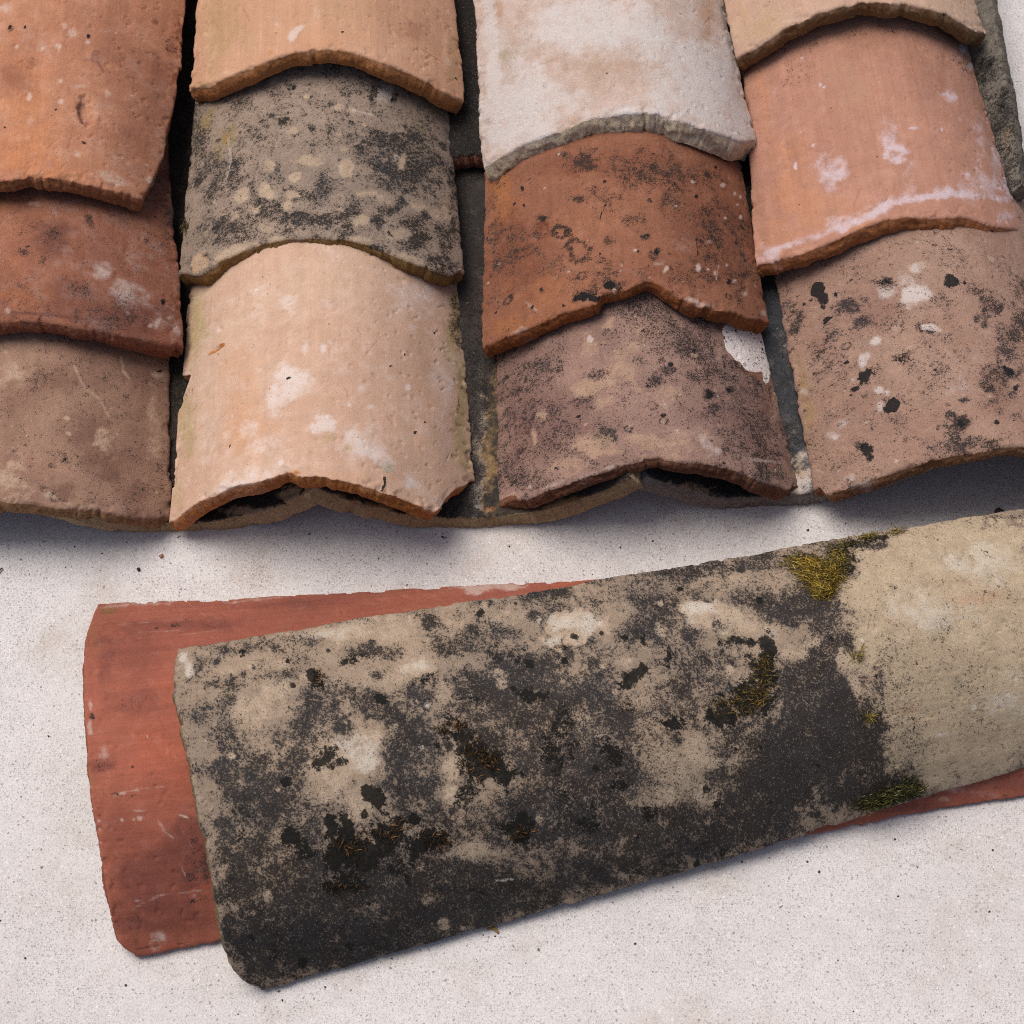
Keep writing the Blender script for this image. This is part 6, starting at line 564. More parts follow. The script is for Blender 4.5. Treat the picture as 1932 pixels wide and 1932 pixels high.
   ('B','s',-0.0123,0.4428,147.6,559.4,839.4,-89.3,0.5), ('B','s',-0.0121,0.4446,147.4,559.3,839.5,-89.5,0.5), ('B','s',0.0253,0.3748,18.1,569.3,889.0,-43.4,0.4), ('B','s',0.0254,0.3768,17.7,569.0,888.8,-43.5,0.4),
   ('B','s',0.0254,0.3788,17.3,568.8,888.7,-43.5,0.4), ('B','s',0.0255,0.3808,17.0,568.6,888.6,-43.6,0.4), ('B','s',0.0255,0.3828,16.5,568.4,888.5,-43.6,0.4), ('B','s',0.0256,0.3848,16.1,568.2,888.3,-43.7,0.4),
   ('B','s',0.0256,0.3868,15.8,568.0,888.2,-43.8,0.4), ('B','s',0.0257,0.3888,15.3,567.8,888.1,-43.8,0.4), ('B','s',0.0258,0.3908,14.9,567.6,887.9,-43.9,0.4), ('B','s',0.0258,0.3927,14.5,567.4,887.8,-44.0,0.4),
   ('B','s',0.0259,0.3947,14.1,567.1,887.7,-44.0,0.4), ('B','s',0.0259,0.3968,13.6,566.9,887.6,-44.1,0.4), ('B','s',0.026,0.3987,13.2,566.7,887.4,-44.1,0.4), ('B','s',0.026,0.4007,12.8,566.5,887.3,-44.2,0.4),
   ('B','s',0.0261,0.4027,12.3,566.3,887.2,-44.3,0.4), ('B','s',0.026,0.4047,-77.4,564.1,879.6,84.7,0.4), ('B','s',0.0258,0.4066,-77.1,563.9,879.5,84.8,0.4), ('B','s',0.0255,0.4085,-76.8,563.7,879.4,85.0,0.4),
   ('B','s',0.0253,0.4104,-76.5,563.5,879.3,85.1,0.4), ('B','s',0.0251,0.4123,-76.3,563.3,879.2,85.2,0.4), ('B','s',0.0249,0.4142,-76.0,563.1,879.1,85.3,0.4), ('B','s',0.0247,0.4161,-75.7,563.0,879.0,85.4,0.4),
   ('B','s',0.0244,0.418,-75.3,562.8,878.9,85.6,0.4), ('B','s',0.0242,0.4199,-75.0,562.6,878.8,85.7,0.4), ('B','s',0.024,0.4218,-74.8,562.4,878.7,85.8,0.4), ('B','s',0.0238,0.4237,-74.4,562.2,878.6,85.9,0.4),
   ('B','s',0.0235,0.4256,-74.1,562.0,878.5,86.1,0.4), ('B','s',0.0233,0.4275,-73.7,561.8,878.4,86.2,0.4), ('B','s',0.0231,0.4294,-73.4,561.6,878.3,86.3,0.4), ('B','s',0.0229,0.4313,-73.0,561.5,878.2,86.5,0.4),
   ('B','s',0.0227,0.4332,-72.7,561.3,878.1,86.6,0.4), ('B','s',0.0224,0.4351,-72.3,561.1,878.0,86.7,0.4), ('B','s',0.0222,0.437,-71.9,560.9,877.9,86.9,0.4), ('O','s',-0.0209,0.4338,14.3,48.0,205.8,-21.0,0.5),
   ('D','s',0.0795,0.1536,0.0,12.4,86.0,-3.7,0.5), ('D','s',0.0877,0.0631,1.4,17.5,85.7,-3.9,0.5), ('D','s',0.0713,0.2449,-1.5,17.2,95.8,-2.1,0.5), ('B','s',0.0767,0.1543,0.0,8.7,86.5,-3.5,0.5),  # near-side D: lichen plus shade of the curve put into the colour
   ('B','s',0.0836,0.047,5.7,16.9,54.8,-16.6,0.5), ('D','s',0.0234,0.2118,-0.0,14.1,30.1,0.5,0.35), ('D','s',0.0454,0.3096,5.6,27.7,38.8,-10.0,0.5), ('D','s',0.0492,0.075,4.7,15.8,38.7,-10.3,0.4),
   ('D','s',0.0756,0.0266,7.4,21.4,47.8,-14.0,0.35), ('D','s',-0.0132,0.1784,6.5,23.0,56.5,-12.5,0.3), ('D','s',-0.058,0.357,27.3,59.0,77.7,-16.2,0.9), ('G','s',-0.0549,0.3555,30.1,66.2,83.7,-17.5,0.8),
   ('K','s',-0.0618,0.3635,43.9,91.5,136.8,-28.6,0.7), ('K','s',-0.0589,0.3745,61.5,126.7,92.0,-19.2,0.7), ('K','s',-0.0471,0.3521,71.6,166.3,210.7,-44.1,0.5), ('D','s',-0.0673,0.3851,42.7,81.8,261.9,-55.0,0.9),
   ('K','s',-0.0699,0.3928,44.1,81.6,427.6,-90.2,0.8), ('T','c',-0.0564,0.2107,16.6,52.9,94.0,-19.3,1.12), ('W','s',-0.0602,0.2101,21.2,67.5,185.2,-38.0,0.7), ('W','s',-0.0553,0.2235,54.9,169.0,166.9,-34.4,0.6),
   ('W','s',-0.0509,0.2012,64.6,212.5,384.8,-79.5,0.7), ('D','s',-0.0613,0.1991,171.3,563.2,296.5,-60.7,0.6), ('D','s',-0.0546,0.2099,75.6,242.0,504.7,-103.9,0.6), ('D','s',-0.0529,0.2198,77.5,241.9,379.5,-78.3,0.6),
   ('D','s',-0.0552,0.2265,138.3,422.3,250.2,-51.6,0.6), ('D','s',-0.0501,0.2069,131.0,424.8,616.0,-127.5,0.6), ('D','s',-0.049,0.2155,133.7,424.5,385.3,-79.9,0.5), ('T','c',-0.0485,0.2888,28.7,76.3,125.3,-26.1,1.12),
   ('W','s',-0.0514,0.2869,29.6,99.8,256.2,-26.9,0.9), ('T','s',-0.0409,0.3025,28.7,76.4,118.3,-24.9,0.8), ('D','s',-0.0439,0.2901,124.5,336.3,509.4,-106.6,0.7), ('D','s',-0.0372,0.2981,61.5,168.4,260.1,-54.9,0.4),
   ('G','s',-0.032,0.2932,33.1,93.8,226.9,-48.2,0.6), ('T','s',-0.0418,0.2788,75.5,210.8,309.2,-64.8,0.64), ('W','s',-0.044,0.2766,121.1,337.1,383.8,-80.3,0.5), ('T','s',-0.0535,0.1266,24.6,101.1,195.9,-40.2,0.96),
   ('W','s',-0.054,0.1282,38.1,156.1,347.4,-71.3,0.6), ('W','s',-0.0539,0.1194,68.1,286.7,261.4,-53.6,0.5), ('T','s',-0.0568,0.0442,10.2,57.9,106.4,-21.7,0.64), ('T','s',-0.0484,0.0341,12.8,70.0,148.7,-30.7,0.56),
   ('T','s',-0.0599,0.071,22.1,115.1,156.7,-31.8,0.48), ('T','s',-0.0512,0.107,15.9,69.1,158.8,-32.7,0.4), ('T','s',-0.0852,0.0904,2.8,34.1,143.9,-9.2,0.9), ('W','s',-0.085,0.0844,2.9,56.9,241.1,-7.5,0.5),
   ('W','s',-0.0869,0.0698,25.6,168.6,354.7,-70.3,0.4), ('T','s',-0.0779,0.119,12.2,56.3,143.8,-28.8,0.56), ('T','s',-0.0772,0.0269,14.3,114.3,215.1,-42.7,0.48), ('T','s',-0.0734,0.0558,20.9,131.7,376.7,-75.2,0.4),
   ('T','s',-0.0103,0.077,14.8,58.6,86.5,-19.4,0.88), ('W','s',-0.0139,0.0865,22.1,87.7,114.7,-25.4,0.55), ('T','s',0.0041,0.0648,22.9,88.1,175.2,-40.8,0.72), ('W','s',-0.0051,0.0871,35.0,135.1,217.0,-49.2,0.5),
   ('T','s',0.0132,0.0794,27.8,103.3,117.1,-27.9,0.72), ('W','s',-0.0213,0.0798,28.4,117.0,284.3,-62.0,0.4), ('T','s',-0.0196,0.0936,29.2,116.8,170.5,-37.3,0.56), ('T','s',0.0062,0.1298,43.0,158.3,133.9,-31.3,0.96),
   ('T','s',0.0183,0.1265,47.7,173.9,175.2,-42.3,0.96), ('W','s',0.0196,0.1262,68.2,248.4,438.2,-106.2,0.4), ('T','s',-0.0048,0.1385,58.9,217.5,287.3,-65.1,0.64), ('T','s',-0.0397,0.1684,47.9,171.9,321.8,-67.5,0.72),
   ('T','s',-0.0332,0.1695,68.9,246.1,272.4,-57.8,0.56), ('T','s',-0.0183,0.1307,30.7,116.0,212.1,-46.5,0.4), ('T','s',0.0273,0.2605,17.5,67.7,102.5,-25.2,0.76), ('T','s',0.0376,0.2491,13.7,56.3,79.4,-20.1,0.64),
   ('G','s',0.0376,0.2491,11.8,48.2,69.9,-17.7,0.5), ('T','s',0.0332,0.2678,27.7,112.4,249.3,-62.2,0.64), ('T','s',0.0438,0.2388,20.0,84.3,174.5,-45.1,0.48), ('T','s',0.0171,0.2602,31.1,113.2,288.7,-68.9,0.64),
   ('T','s',0.0236,0.238,30.3,113.4,116.1,-28.3,0.4), ('T','s',0.033,0.2797,51.2,210.2,218.1,-54.4,0.4), ('T','s',0.0483,0.2584,24.7,111.7,174.2,-45.6,0.4), ('T','s',0.0013,0.2034,48.9,171.9,85.9,-19.7,0.4),
   ('T','s',-0.0075,0.203,70.7,245.7,243.2,-54.5,0.48), ('T','s',-0.0083,0.2383,33.9,113.9,211.5,-47.2,0.48), ('T','s',-0.0182,0.2471,35.3,113.7,166.1,-36.2,0.4), ('T','s',-0.0154,0.2787,36.1,113.1,207.5,-45.5,0.4),
   ('T','s',-0.0041,0.2693,51.3,170.0,169.4,-38.2,0.4), ('T','s',-0.0299,0.2361,53.9,170.5,202.6,-43.2,0.4), ('T','s',-0.0181,0.1827,40.9,143.7,280.2,-61.3,0.32), ('T','s',0.0503,0.1292,4.7,80.6,179.9,-9.6,0.9),
   ('G','s',0.0503,0.1292,0.4,80.7,180.2,-0.3,0.7), ('T','s',0.0681,0.0693,66.9,214.0,212.2,-60.4,0.48), ('T','s',-0.0074,0.2939,35.3,112.8,210.0,-46.9,0.48), ('T','s',-0.0001,0.1719,96.3,345.8,344.7,-78.9,0.4),
   ('W','s',-0.007,0.2028,329.5,1146.6,1135.9,-254.9,0.0), ('T','s',-0.0037,0.3492,42.5,244.6,133.4,-10.8,1.1), ('T','s',0.0086,0.3514,1.0,343.4,161.2,7.3,1.1), ('T','s',-0.0227,0.3528,41.0,111.6,229.6,-49.5,0.48),
   ('T','s',-0.015,0.3261,37.8,112.2,149.7,-32.8,0.56), ('T','s',-0.029,0.3191,40.8,112.1,198.9,-42.5,0.56), ('T','s',-0.0181,0.3391,58.7,167.9,233.0,-50.7,0.48), ('W','s',-0.0264,0.3167,85.8,240.5,229.1,-49.1,0.4),
   ('T','s',0.0162,0.3463,91.8,334.2,344.0,-81.5,0.0), ('T','s',0.0146,0.3259,46.9,167.8,171.9,-40.6,0.24), ('T','s',0.0089,0.3008,61.2,211.0,214.1,-49.9,0.24), ('T','s',-0.0601,0.2312,18.8,56.1,146.9,-30.2,0.32),
   ('T','s',-0.0588,0.3189,35.2,83.1,142.0,-29.5,0.32), ('T','s',-0.0728,0.1808,16.0,56.0,158.4,-32.1,0.48), ('T','s',-0.0684,0.2676,21.1,55.4,198.8,-40.9,0.32), ('T','s',-0.0603,0.3411,93.2,206.8,174.3,-36.3,0.24),
   ('K','s',-0.0151,0.0688,33.2,135.4,143.6,-31.8,1.0), ('K','s',-0.0134,0.0636,61.8,251.7,288.0,-64.0,0.9), ('K','s',-0.0123,0.0747,73.2,293.2,287.8,-64.1,0.8), ('K','s',-0.0076,0.0635,98.3,391.8,289.7,-65.3,0.6),
   ('K','c',0.0099,0.0874,116.6,119.3,160.3,-154.5,1.2), ('K','s',0.0138,0.0883,67.7,250.5,250.7,-59.9,0.9), ('K','s',0.0206,0.0401,48.5,176.7,160.5,-39.2,1.1), ('K','s',0.0302,0.045,55.9,195.6,176.3,-44.3,0.9),
   ('K','s',0.0205,0.0618,80.6,293.3,117.5,-28.7,1.0), ('K','s',0.022,0.0685,69.3,251.0,88.1,-21.6,1.0), ('K','s',-0.0577,0.0734,-70.4,236.8,170.6,65.2,0.9), ('K','s',-0.0639,0.0703,71.2,382.7,309.5,-62.5,0.9),
   ('K','s',-0.0535,0.0842,73.0,346.1,317.8,-65.1,0.6), ('K','s',-0.0646,0.0983,18.0,85.7,381.8,-77.2,0.5), ('K','s',-0.0634,0.0922,27.2,132.0,307.3,-62.2,0.5), ('K','s',0.0178,0.081,95.8,350.9,293.1,-70.9,0.7),
   ('K','s',0.0446,0.0069,365.4,1174.6,1167.3,-308.1,0.1), ('K','s',0.0374,0.0613,25.4,87.5,117.1,-30.1,1.0), ('K','s',0.0352,0.0762,25.0,87.3,87.8,-22.4,0.9), ('K','s',0.0302,0.0918,24.5,87.2,117.2,-29.4,0.8),
   ('K','s',0.0514,0.0601,22.9,75.5,173.7,-46.7,0.9), ('K','s',0.0379,0.1125,25.6,91.2,134.8,-34.5,1.1), ('K','s',0.0441,0.1022,38.0,133.1,134.4,-35.1,0.7), ('K','s',0.0502,0.0918,33.6,115.2,115.9,-30.9,0.6),
   ('K','s',-0.0009,0.1432,23.7,86.9,115.3,-26.4,1.0), ('K','s',0.0091,0.1491,28.0,102.1,116.0,-27.3,1.0), ('K','s',0.0164,0.1558,31.7,115.4,174.6,-41.9,0.8), ('K','s',-0.0117,0.1404,23.5,86.9,213.8,-47.6,0.8),
   ('K','s',0.0201,0.1346,31.8,115.7,175.2,-42.5,0.6), ('K','s',-0.0233,0.1349,35.4,133.6,129.4,-28.0,0.4), ('K','s',0.0432,0.1543,30.8,114.3,158.7,-41.2,1.0), ('K','s',0.0496,0.1569,45.4,170.7,173.9,-46.1,0.8),
   ('K','s',0.0437,0.1628,75.9,285.1,290.9,-75.6,0.7), ('K','s',-0.0193,0.2357,-51.2,118.6,201.1,102.6,0.9), ('K','s',-0.0223,0.2425,76.2,243.7,235.4,-51.0,0.8), ('K','s',0.0078,0.2511,44.4,154.8,171.9,-40.1,0.9),
   ('K','s',0.0159,0.2167,39.4,142.6,144.7,-34.5,0.8), ('K','s',-0.0091,0.1962,49.3,172.2,68.0,-15.2,0.5), ('K','s',-0.0237,0.1843,29.0,101.3,207.9,-44.9,0.7), ('K','s',0.0091,0.1867,24.0,86.2,86.7,-20.3,0.6),
   ('K','s',0.0086,0.21,48.3,171.6,172.8,-40.4,0.5), ('K','s',0.0294,0.2131,34.6,131.2,134.4,-33.3,0.7), ('K','s',0.0501,0.2285,39.2,168.3,174.0,-45.9,0.7), ('K','s',0.0037,0.2906,-3.7,57.5,104.3,12.4,0.9),
   ('K','s',0.0094,0.2771,24.3,84.7,171.7,-40.1,0.7), ('K','s',-0.0076,0.3059,38.1,120.6,55.9,-12.5,0.9), ('K','s',-0.0211,0.3133,82.9,240.8,108.5,-23.5,0.7), ('K','s',-0.0074,0.2292,72.1,244.6,242.3,-54.3,0.5),
   ('K','s',-0.0271,0.3005,29.4,84.4,321.4,-68.9,0.8), ('K','s',-0.0276,0.259,92.5,283.2,81.1,-17.4,0.6), ('K','s',-0.043,0.2404,140.1,424.0,445.4,-93.1,0.8), ('K','s',0.0537,0.2632,69.1,333.5,347.4,-92.4,0.5),
   ('K','s',-0.0485,0.1709,16.0,57.0,195.9,-40.6,0.3), ('K','s',-0.0431,0.1343,22.0,86.3,201.2,-42.0,0.5), ('K','s',-0.0279,0.1535,23.5,86.5,332.1,-71.2,0.5), ('K','s',0.0459,0.1972,28.5,113.1,116.2,-30.3,0.5),
   ('K','s',0.0313,0.1835,30.6,114.3,87.5,-21.9,0.4), ('D','s',-0.0223,0.152,7.9,28.9,56.0,-12.1,0.55), ('D','s',-0.0355,0.1731,12.1,43.0,73.8,-15.6,0.7), ('D','s',-0.024,0.1961,11.2,38.2,55.3,-11.9,0.6),
   ('D','s',-0.0038,0.2194,11.0,38.1,56.9,-12.9,0.5), ('D','s',0.0203,0.1981,7.8,28.6,49.8,-12.0,0.65), ('D','s',0.041,0.1635,5.7,21.4,58.3,-15.0,0.6), ('D','s',0.0586,0.1154,4.9,17.1,57.4,-15.7,0.5),
   ('D','s',0.0627,0.0709,5.3,17.2,48.9,-13.7,0.55), ('D','s',0.0674,0.0294,8.2,24.7,42.5,-12.1,0.55), ('D','s',0.0355,0.0167,14.9,50.5,29.4,-7.5,0.5), ('D','s',0.0071,0.0161,18.2,71.1,44.1,-10.4,0.45),
   ('D','s',-0.0048,0.0388,12.5,50.6,69.9,-15.9,0.65), ('D','s',-0.0159,0.0528,21.1,88.3,86.3,-19.1,0.5), ('D','s',-0.0188,0.028,13.4,59.1,69.1,-15.2,0.4), ('D','s',-0.0415,0.0701,15.1,69.8,137.2,-28.7,0.6),
   ('D','s',-0.0476,0.083,12.6,57.9,161.6,-33.4,0.6), ('D','s',-0.035,0.0974,13.9,58.1,127.5,-27.0,0.5), ('D','s',-0.034,0.1145,17.3,69.5,82.7,-17.5,0.5), ('D','s',-0.0326,0.0566,19.3,87.8,112.1,-23.9,0.6),
   ('D','s',-0.0346,0.0228,17.6,88.3,84.5,-17.9,0.35), ('D','s',0.0596,0.2323,4.5,20.9,69.1,-18.8,0.6), ('D','s',0.0528,0.2783,5.5,27.7,58.0,-15.3,0.7), ('D','s',0.0537,0.308,5.9,33.1,49.7,-13.2,0.85),
   ('D','s',0.0356,0.3296,8.2,37.0,43.6,-10.9,0.95), ('D','s',0.0057,0.3255,14.4,48.0,56.7,-13.1,0.8), ('D','s',0.0326,0.3422,12.5,55.4,43.6,-10.8,0.9), ('D','s',0.0286,0.2985,10.4,42.0,58.0,-14.3,0.7),
   ('D','s',-0.0197,0.3457,29.9,83.8,64.9,-14.1,0.75), ('D','s',-0.0391,0.3441,27.0,66.8,76.4,-16.1,0.7), ('D','s',-0.0037,0.3492,35.8,111.7,55.9,-12.6,0.7), ('D','s',-0.0424,0.3303,22.3,55.7,101.0,-21.2,0.6),
   ('D','s',-0.025,0.27,18.6,56.6,81.4,-17.5,0.5), ('D','s',-0.0063,0.2729,13.0,42.5,56.3,-12.6,0.45), ('D','s',-0.0471,0.2567,19.5,56.3,76.4,-15.9,0.5), ('D','s',-0.0651,0.2663,17.9,47.6,94.3,-19.4,0.45),
   ('D','s',-0.0769,0.2772,22.0,55.0,165.6,-34.1,0.5), ('D','s',-0.0759,0.2997,23.5,54.8,164.2,-34.0,0.6), ('D','s',-0.0734,0.3192,24.7,54.8,131.7,-27.4,0.5), ('D','s',-0.0495,0.315,33.5,83.5,98.8,-20.6,0.4),
   ('D','s',-0.0677,0.1734,18.8,67.5,146.2,-29.7,0.4), ('D','s',-0.0617,0.1568,15.0,56.7,115.9,-23.6,0.5), ('D','s',-0.0419,0.1985,12.8,42.7,158.5,-33.1,0.5), ('D','s',-0.0679,0.1049,12.1,56.9,188.2,-37.9,0.5),
   ('D','s',-0.0671,0.0547,9.6,57.4,220.1,-44.2,0.4), ('D','s',-0.0882,0.0371,7.7,67.7,239.3,-47.1,0.5), ('D','s',-0.086,0.0666,10.1,67.5,285.4,-56.6,0.5), ('D','s',-0.0873,0.1032,12.7,67.1,347.8,-69.3,0.5),
   ('D','s',-0.067,0.0285,16.8,115.3,194.6,-39.1,0.5), ('D','s',-0.0555,0.0238,28.5,174.6,80.6,-16.4,0.4), ('D','s',-0.081,0.2114,26.6,83.0,269.7,-54.9,0.8), ('D','s',-0.0808,0.1984,33.8,110.9,272.0,-55.2,0.6),
   ('D','s',-0.0685,0.1977,63.8,210.1,320.1,-65.2,0.8), ('D','s',-0.0773,0.276,65.9,164.9,441.0,-90.9,0.8), ('D','s',-0.0715,0.2412,19.6,55.5,106.9,-21.9,0.25), ('D','s',0.0296,0.0522,12.5,44.0,58.7,-14.7,0.5),
   ('D','s',0.0086,0.1091,15.7,58.3,58.2,-13.7,0.6), ('D','s',-0.0132,0.1149,18.3,69.9,85.7,-19.0,0.6), ('D','s',0.0668,0.367,5.3,64.7,115.3,-31.7,0.8), ('D','s',0.0523,0.3535,12.5,82.0,58.2,-15.3,0.7),
   ('D','s',0.0685,0.3485,5.1,54.0,114.9,-31.8,0.9), ('D','s',0.0849,0.0033,21.2,56.9,81.7,-25.0,0.6), ('D','s',0.0752,0.001,31.1,86.2,83.6,-24.6,0.6), ('D','s',0.0851,0.0407,9.7,28.2,109.1,-33.2,0.4),
   ('D','s',0.0813,0.1236,7.7,27.9,165.9,-49.3,0.4), ('D','s',0.0726,0.1998,6.1,27.7,130.3,-37.2,0.45), ('D','s',0.0723,0.2748,5.1,32.8,131.1,-37.1,0.5), ('D','s',0.0107,0.0687,31.3,117.4,117.1,-27.8,0.3),
   ('D','s',-0.013,0.0153,27.4,118.5,87.1,-19.4,0.4), ('D','s',-0.0738,0.3352,51.6,109.3,325.0,-67.8,0.5), ('D','s',-0.0221,0.3616,88.6,238.8,80.3,-17.3,0.4), ('D','s',-0.0038,0.3882,78.4,237.8,238.1,-53.4,0.2),
   ('D','s',0.0035,0.3679,73.9,238.4,84.4,-19.3,0.4), ('D','s',0.024,0.3682,20.6,83.0,86.6,-20.9,0.3), ('D','s',0.0392,0.3588,21.7,110.1,116.4,-29.4,0.4), ('D','s',-0.0106,0.4117,39.5,110.6,163.8,-36.1,0.2),
   ('D','s',0.0037,0.3949,11.6,36.9,56.1,-12.8,0.16), ('D','s',0.0149,0.4187,30.4,110.0,85.4,-20.1,0.2), ('D','s',0.0723,0.3624,5.2,80.5,214.8,-60.2,0.7), ('D','s',0.0458,0.3757,13.4,82.0,87.4,-22.4,0.2),
   ('W','c',0.0686,0.1417,23.3,193.1,1397.0,-193.6,1.2), ('W','s',0.0507,0.0631,349.7,1157.8,1158.9,-310.7,0.8), ('W','s',-0.0105,0.1329,186.8,696.4,1143.1,-255.2,0.7), ('W','s',-0.0311,0.1271,148.9,578.7,663.8,-141.5,1.0),
   ('W','s',0.0054,0.2109,2.4,176.1,1790.3,58.1,0.8), ('W','s',0.0752,0.001,516.8,334.9,881.5,-1485.8,0.8), ('W','s',0.0781,0.0029,416.2,1146.3,553.8,-164.9,0.8), ('W','s',0.0601,0.0175,38.2,256.8,1194.8,-112.2,0.6),
   ('W','s',0.0618,0.0269,113.9,347.1,1142.8,-319.4,0.5), ('W','s',0.0548,0.0562,32.3,255.7,1198.1,-108.3,0.6), ('W','s',-0.0899,0.0032,-167.1,296.8,298.2,218.6,0.9), ('W','s',-0.0818,0.0057,-24.8,434.5,214.3,1.0,0.8),
   ('T','s',-0.0861,0.0044,17.9,213.2,98.1,-19.3,0.64), ('W','s',-0.0878,0.0223,33.6,339.5,289.8,-57.0,0.2), ('W','s',0.0847,0.1472,282.8,1105.7,1099.0,-330.4,0.1), ('S','s',-0.0481,0.4311,10.5,20.5,28.4,-6.0,1.5),
   ('S','s',-0.0217,0.4037,9.3,23.7,29.0,-6.3,1.5), ('S','s',0.02,0.4022,6.5,25.4,26.5,-6.3,1.5), ('S','s',0.0542,0.4143,2.4,24.9,43.8,-11.5,1.5), ('S','s',-0.0417,0.3879,24.7,55.2,49.6,-10.5,1.4),
   ('S','s',-0.0113,0.3818,16.6,47.6,54.8,-12.1,1.3), ('S','s',0.0595,0.3861,5.2,54.1,69.7,-18.7,1.3), ('S','s',0.0307,0.3726,18.5,82.7,58.0,-14.3,1.1), ('S','s',0.0008,0.435,7.7,23.6,16.7,-3.8,1.5),
   ('W','s',-0.0416,0.4433,18.2,36.5,72.9,-15.4,0.5), ('W','s',-0.0236,0.3954,21.8,55.4,79.3,-17.1,0.35), ('W','s',-0.0156,0.4165,17.8,47.3,124.3,-27.1,0.35), ('W','s',0.038,0.4317,13.6,81.5,69.9,-17.5,0.4),
   ('W','s',0.0455,0.394,0.4,168.2,884.0,-108.1,0.6), ('O','s',-0.033,0.4237,24.6,55.1,304.7,-64.8,0.3), ('O','s',-0.019,0.3816,31.0,83.3,161.3,-35.0,0.3), ('O','s',0.0287,0.379,25.2,110.3,347.5,-84.9,0.55),
   ('B','s',0.0056,0.4033,14.6,47.4,84.3,-19.4,0.4), ('B','s',0.0033,0.38,17.3,55.5,56.2,-12.9,0.3), ('B','s',0.0191,0.4115,17.2,66.0,85.9,-20.4,0.3), ('G','s',0.0513,0.3749,9.2,65.4,69.9,-18.3,0.4),
   ('B','s',0.0452,0.4123,5.8,40.7,58.4,-14.9,0.25), ('G','s',0.0234,0.4044,6.7,27.5,57.6,-13.9,0.3), ('B','s',0.0553,0.3689,-352.7,717.3,1045.2,347.7,0.4), ('B','s',0.0548,0.3701,-352.2,717.2,1046.1,348.1,0.4),
   ('B','s',0.0543,0.3714,-351.7,717.1,1047.0,348.5,0.4), ('B','s',0.0539,0.3727,-351.2,717.0,1047.9,348.9,0.4), ('B','s',0.0534,0.374,-350.7,716.9,1048.8,349.4,0.4), ('B','s',0.0529,0.3753,-350.1,716.8,1049.7,349.8,0.4),
   ('B','s',0.0524,0.3765,-349.6,716.7,1050.5,350.2,0.4), ('B','s',0.0519,0.3778,-349.0,716.6,1051.4,350.6,0.4), ('B','s',0.0515,0.3791,-348.4,716.5,1052.3,351.0,0.4), ('B','s',0.051,0.3804,-347.9,716.4,1053.1,351.4,0.4),
   ('B','s',0.0505,0.3817,-347.2,716.3,1053.9,351.9,0.4), ('B','s',0.05,0.383,-346.6,716.2,1054.8,352.3,0.4), ('B','s',0.0495,0.3843,-346.0,716.1,1055.6,352.7,0.4), ('B','s',0.0491,0.3855,-345.3,715.9,1056.5,353.1,0.4),
   ('B','s',0.0486,0.3868,-344.6,715.8,1057.4,353.5,0.4), ('B','s',0.0481,0.3881,-310.4,726.0,1081.2,302.9,0.4), ('B','s',0.0477,0.3894,-309.7,725.9,1081.9,303.3,0.4), ('B','s',0.0473,0.3908,-309.2,725.8,1082.5,303.6,0.4),
   ('B','s',0.0468,0.3921,-308.6,725.6,1083.2,304.0,0.4), ('B','s',0.0464,0.3935,-308.1,725.5,1083.7,304.3,0.4), ('B','s',0.046,0.3948,-307.3,725.4,1084.4,304.7,0.4), ('B','s',0.0456,0.3961,-306.8,725.3,1084.9,305.1,0.4),
   ('B','s',0.0451,0.3974,-306.0,725.1,1085.7,305.4,0.4), ('B','s',0.0447,0.3988,-305.4,725.0,1086.2,305.8,0.4), ('B','s',0.0443,0.4001,-304.7,724.9,1086.9,306.2,0.4), ('B','s',0.0439,0.4014,-304.1,724.7,1087.4,306.5,0.4),
   ('B','s',0.0434,0.4028,-303.3,724.6,1088.1,306.9,0.4), ('B','s',0.0431,0.4041,-302.6,724.4,1088.6,307.2,0.4), ('B','s',0.0426,0.4054,-301.8,724.3,1089.3,307.6,0.4), ('B','s',0.0422,0.4068,-301.1,724.1,1089.8,307.9,0.4),
   ('B','s',0.0418,0.4081,-300.3,724.0,1090.5,308.3,0.4), ('B','s',0.0414,0.4095,-299.6,723.8,1091.0,308.6,0.4), ('B','s',0.0409,0.4108,-298.6,723.7,1091.7,309.0,0.4), ('B','s',0.0405,0.4121,-297.9,723.5,1092.2,309.3,0.4),
   ('B','s',0.0401,0.4134,-297.0,723.4,1092.9,309.7,0.4), ('B','s',0.0397,0.4148,-296.2,723.2,1093.4,310.1,0.4), ('B','s',0.0392,0.4161,-295.3,723.1,1094.1,310.4,0.4), ('B','s',0.0388,0.4175,-294.5,722.9,1094.6,310.8,0.4),
   ('B','s',0.0384,0.4188,-293.5,722.7,1095.2,311.2,0.4), ('O','s',0.0373,0.3893,10.5,54.8,349.3,-87.4,0.3), ('K','s',0.0075,0.3646,249.8,834.5,849.3,-196.5,0.7), ('K','s',0.0134,0.3725,470.6,1664.5,244.4,-57.4,0.6),
   ('K','s',-0.0008,0.3752,213.3,667.1,838.8,-189.7,0.6), ('K','s',0.0089,0.3918,329.4,1106.9,1131.6,-262.4,0.8), ('K','s',0.0334,0.378,87.2,412.7,697.1,-172.6,0.7), ('K','s',0.0335,0.3825,137.9,659.8,697.2,-172.6,0.7),
   ('K','s',0.0437,0.3755,112.7,657.1,699.5,-178.5,0.7), ('K','s',0.0391,0.3778,103.7,548.8,873.6,-219.8,0.7), ('K','s',0.0085,0.4033,331.0,1104.7,1129.8,-261.6,0.7), ('K','s',0.0215,0.3958,418.0,1653.5,1724.9,-413.0,0.7),
   ('K','s',0.0085,0.4271,165.7,550.0,563.6,-130.4,0.3), ('D','s',0.0475,0.377,23.1,148.9,388.7,-100.3,0.6), ('D','s',0.0434,0.3716,63.9,365.4,582.8,-148.6,0.6), ('D','s',0.002,0.4074,265.3,828.8,838.5,-190.9,0.6),
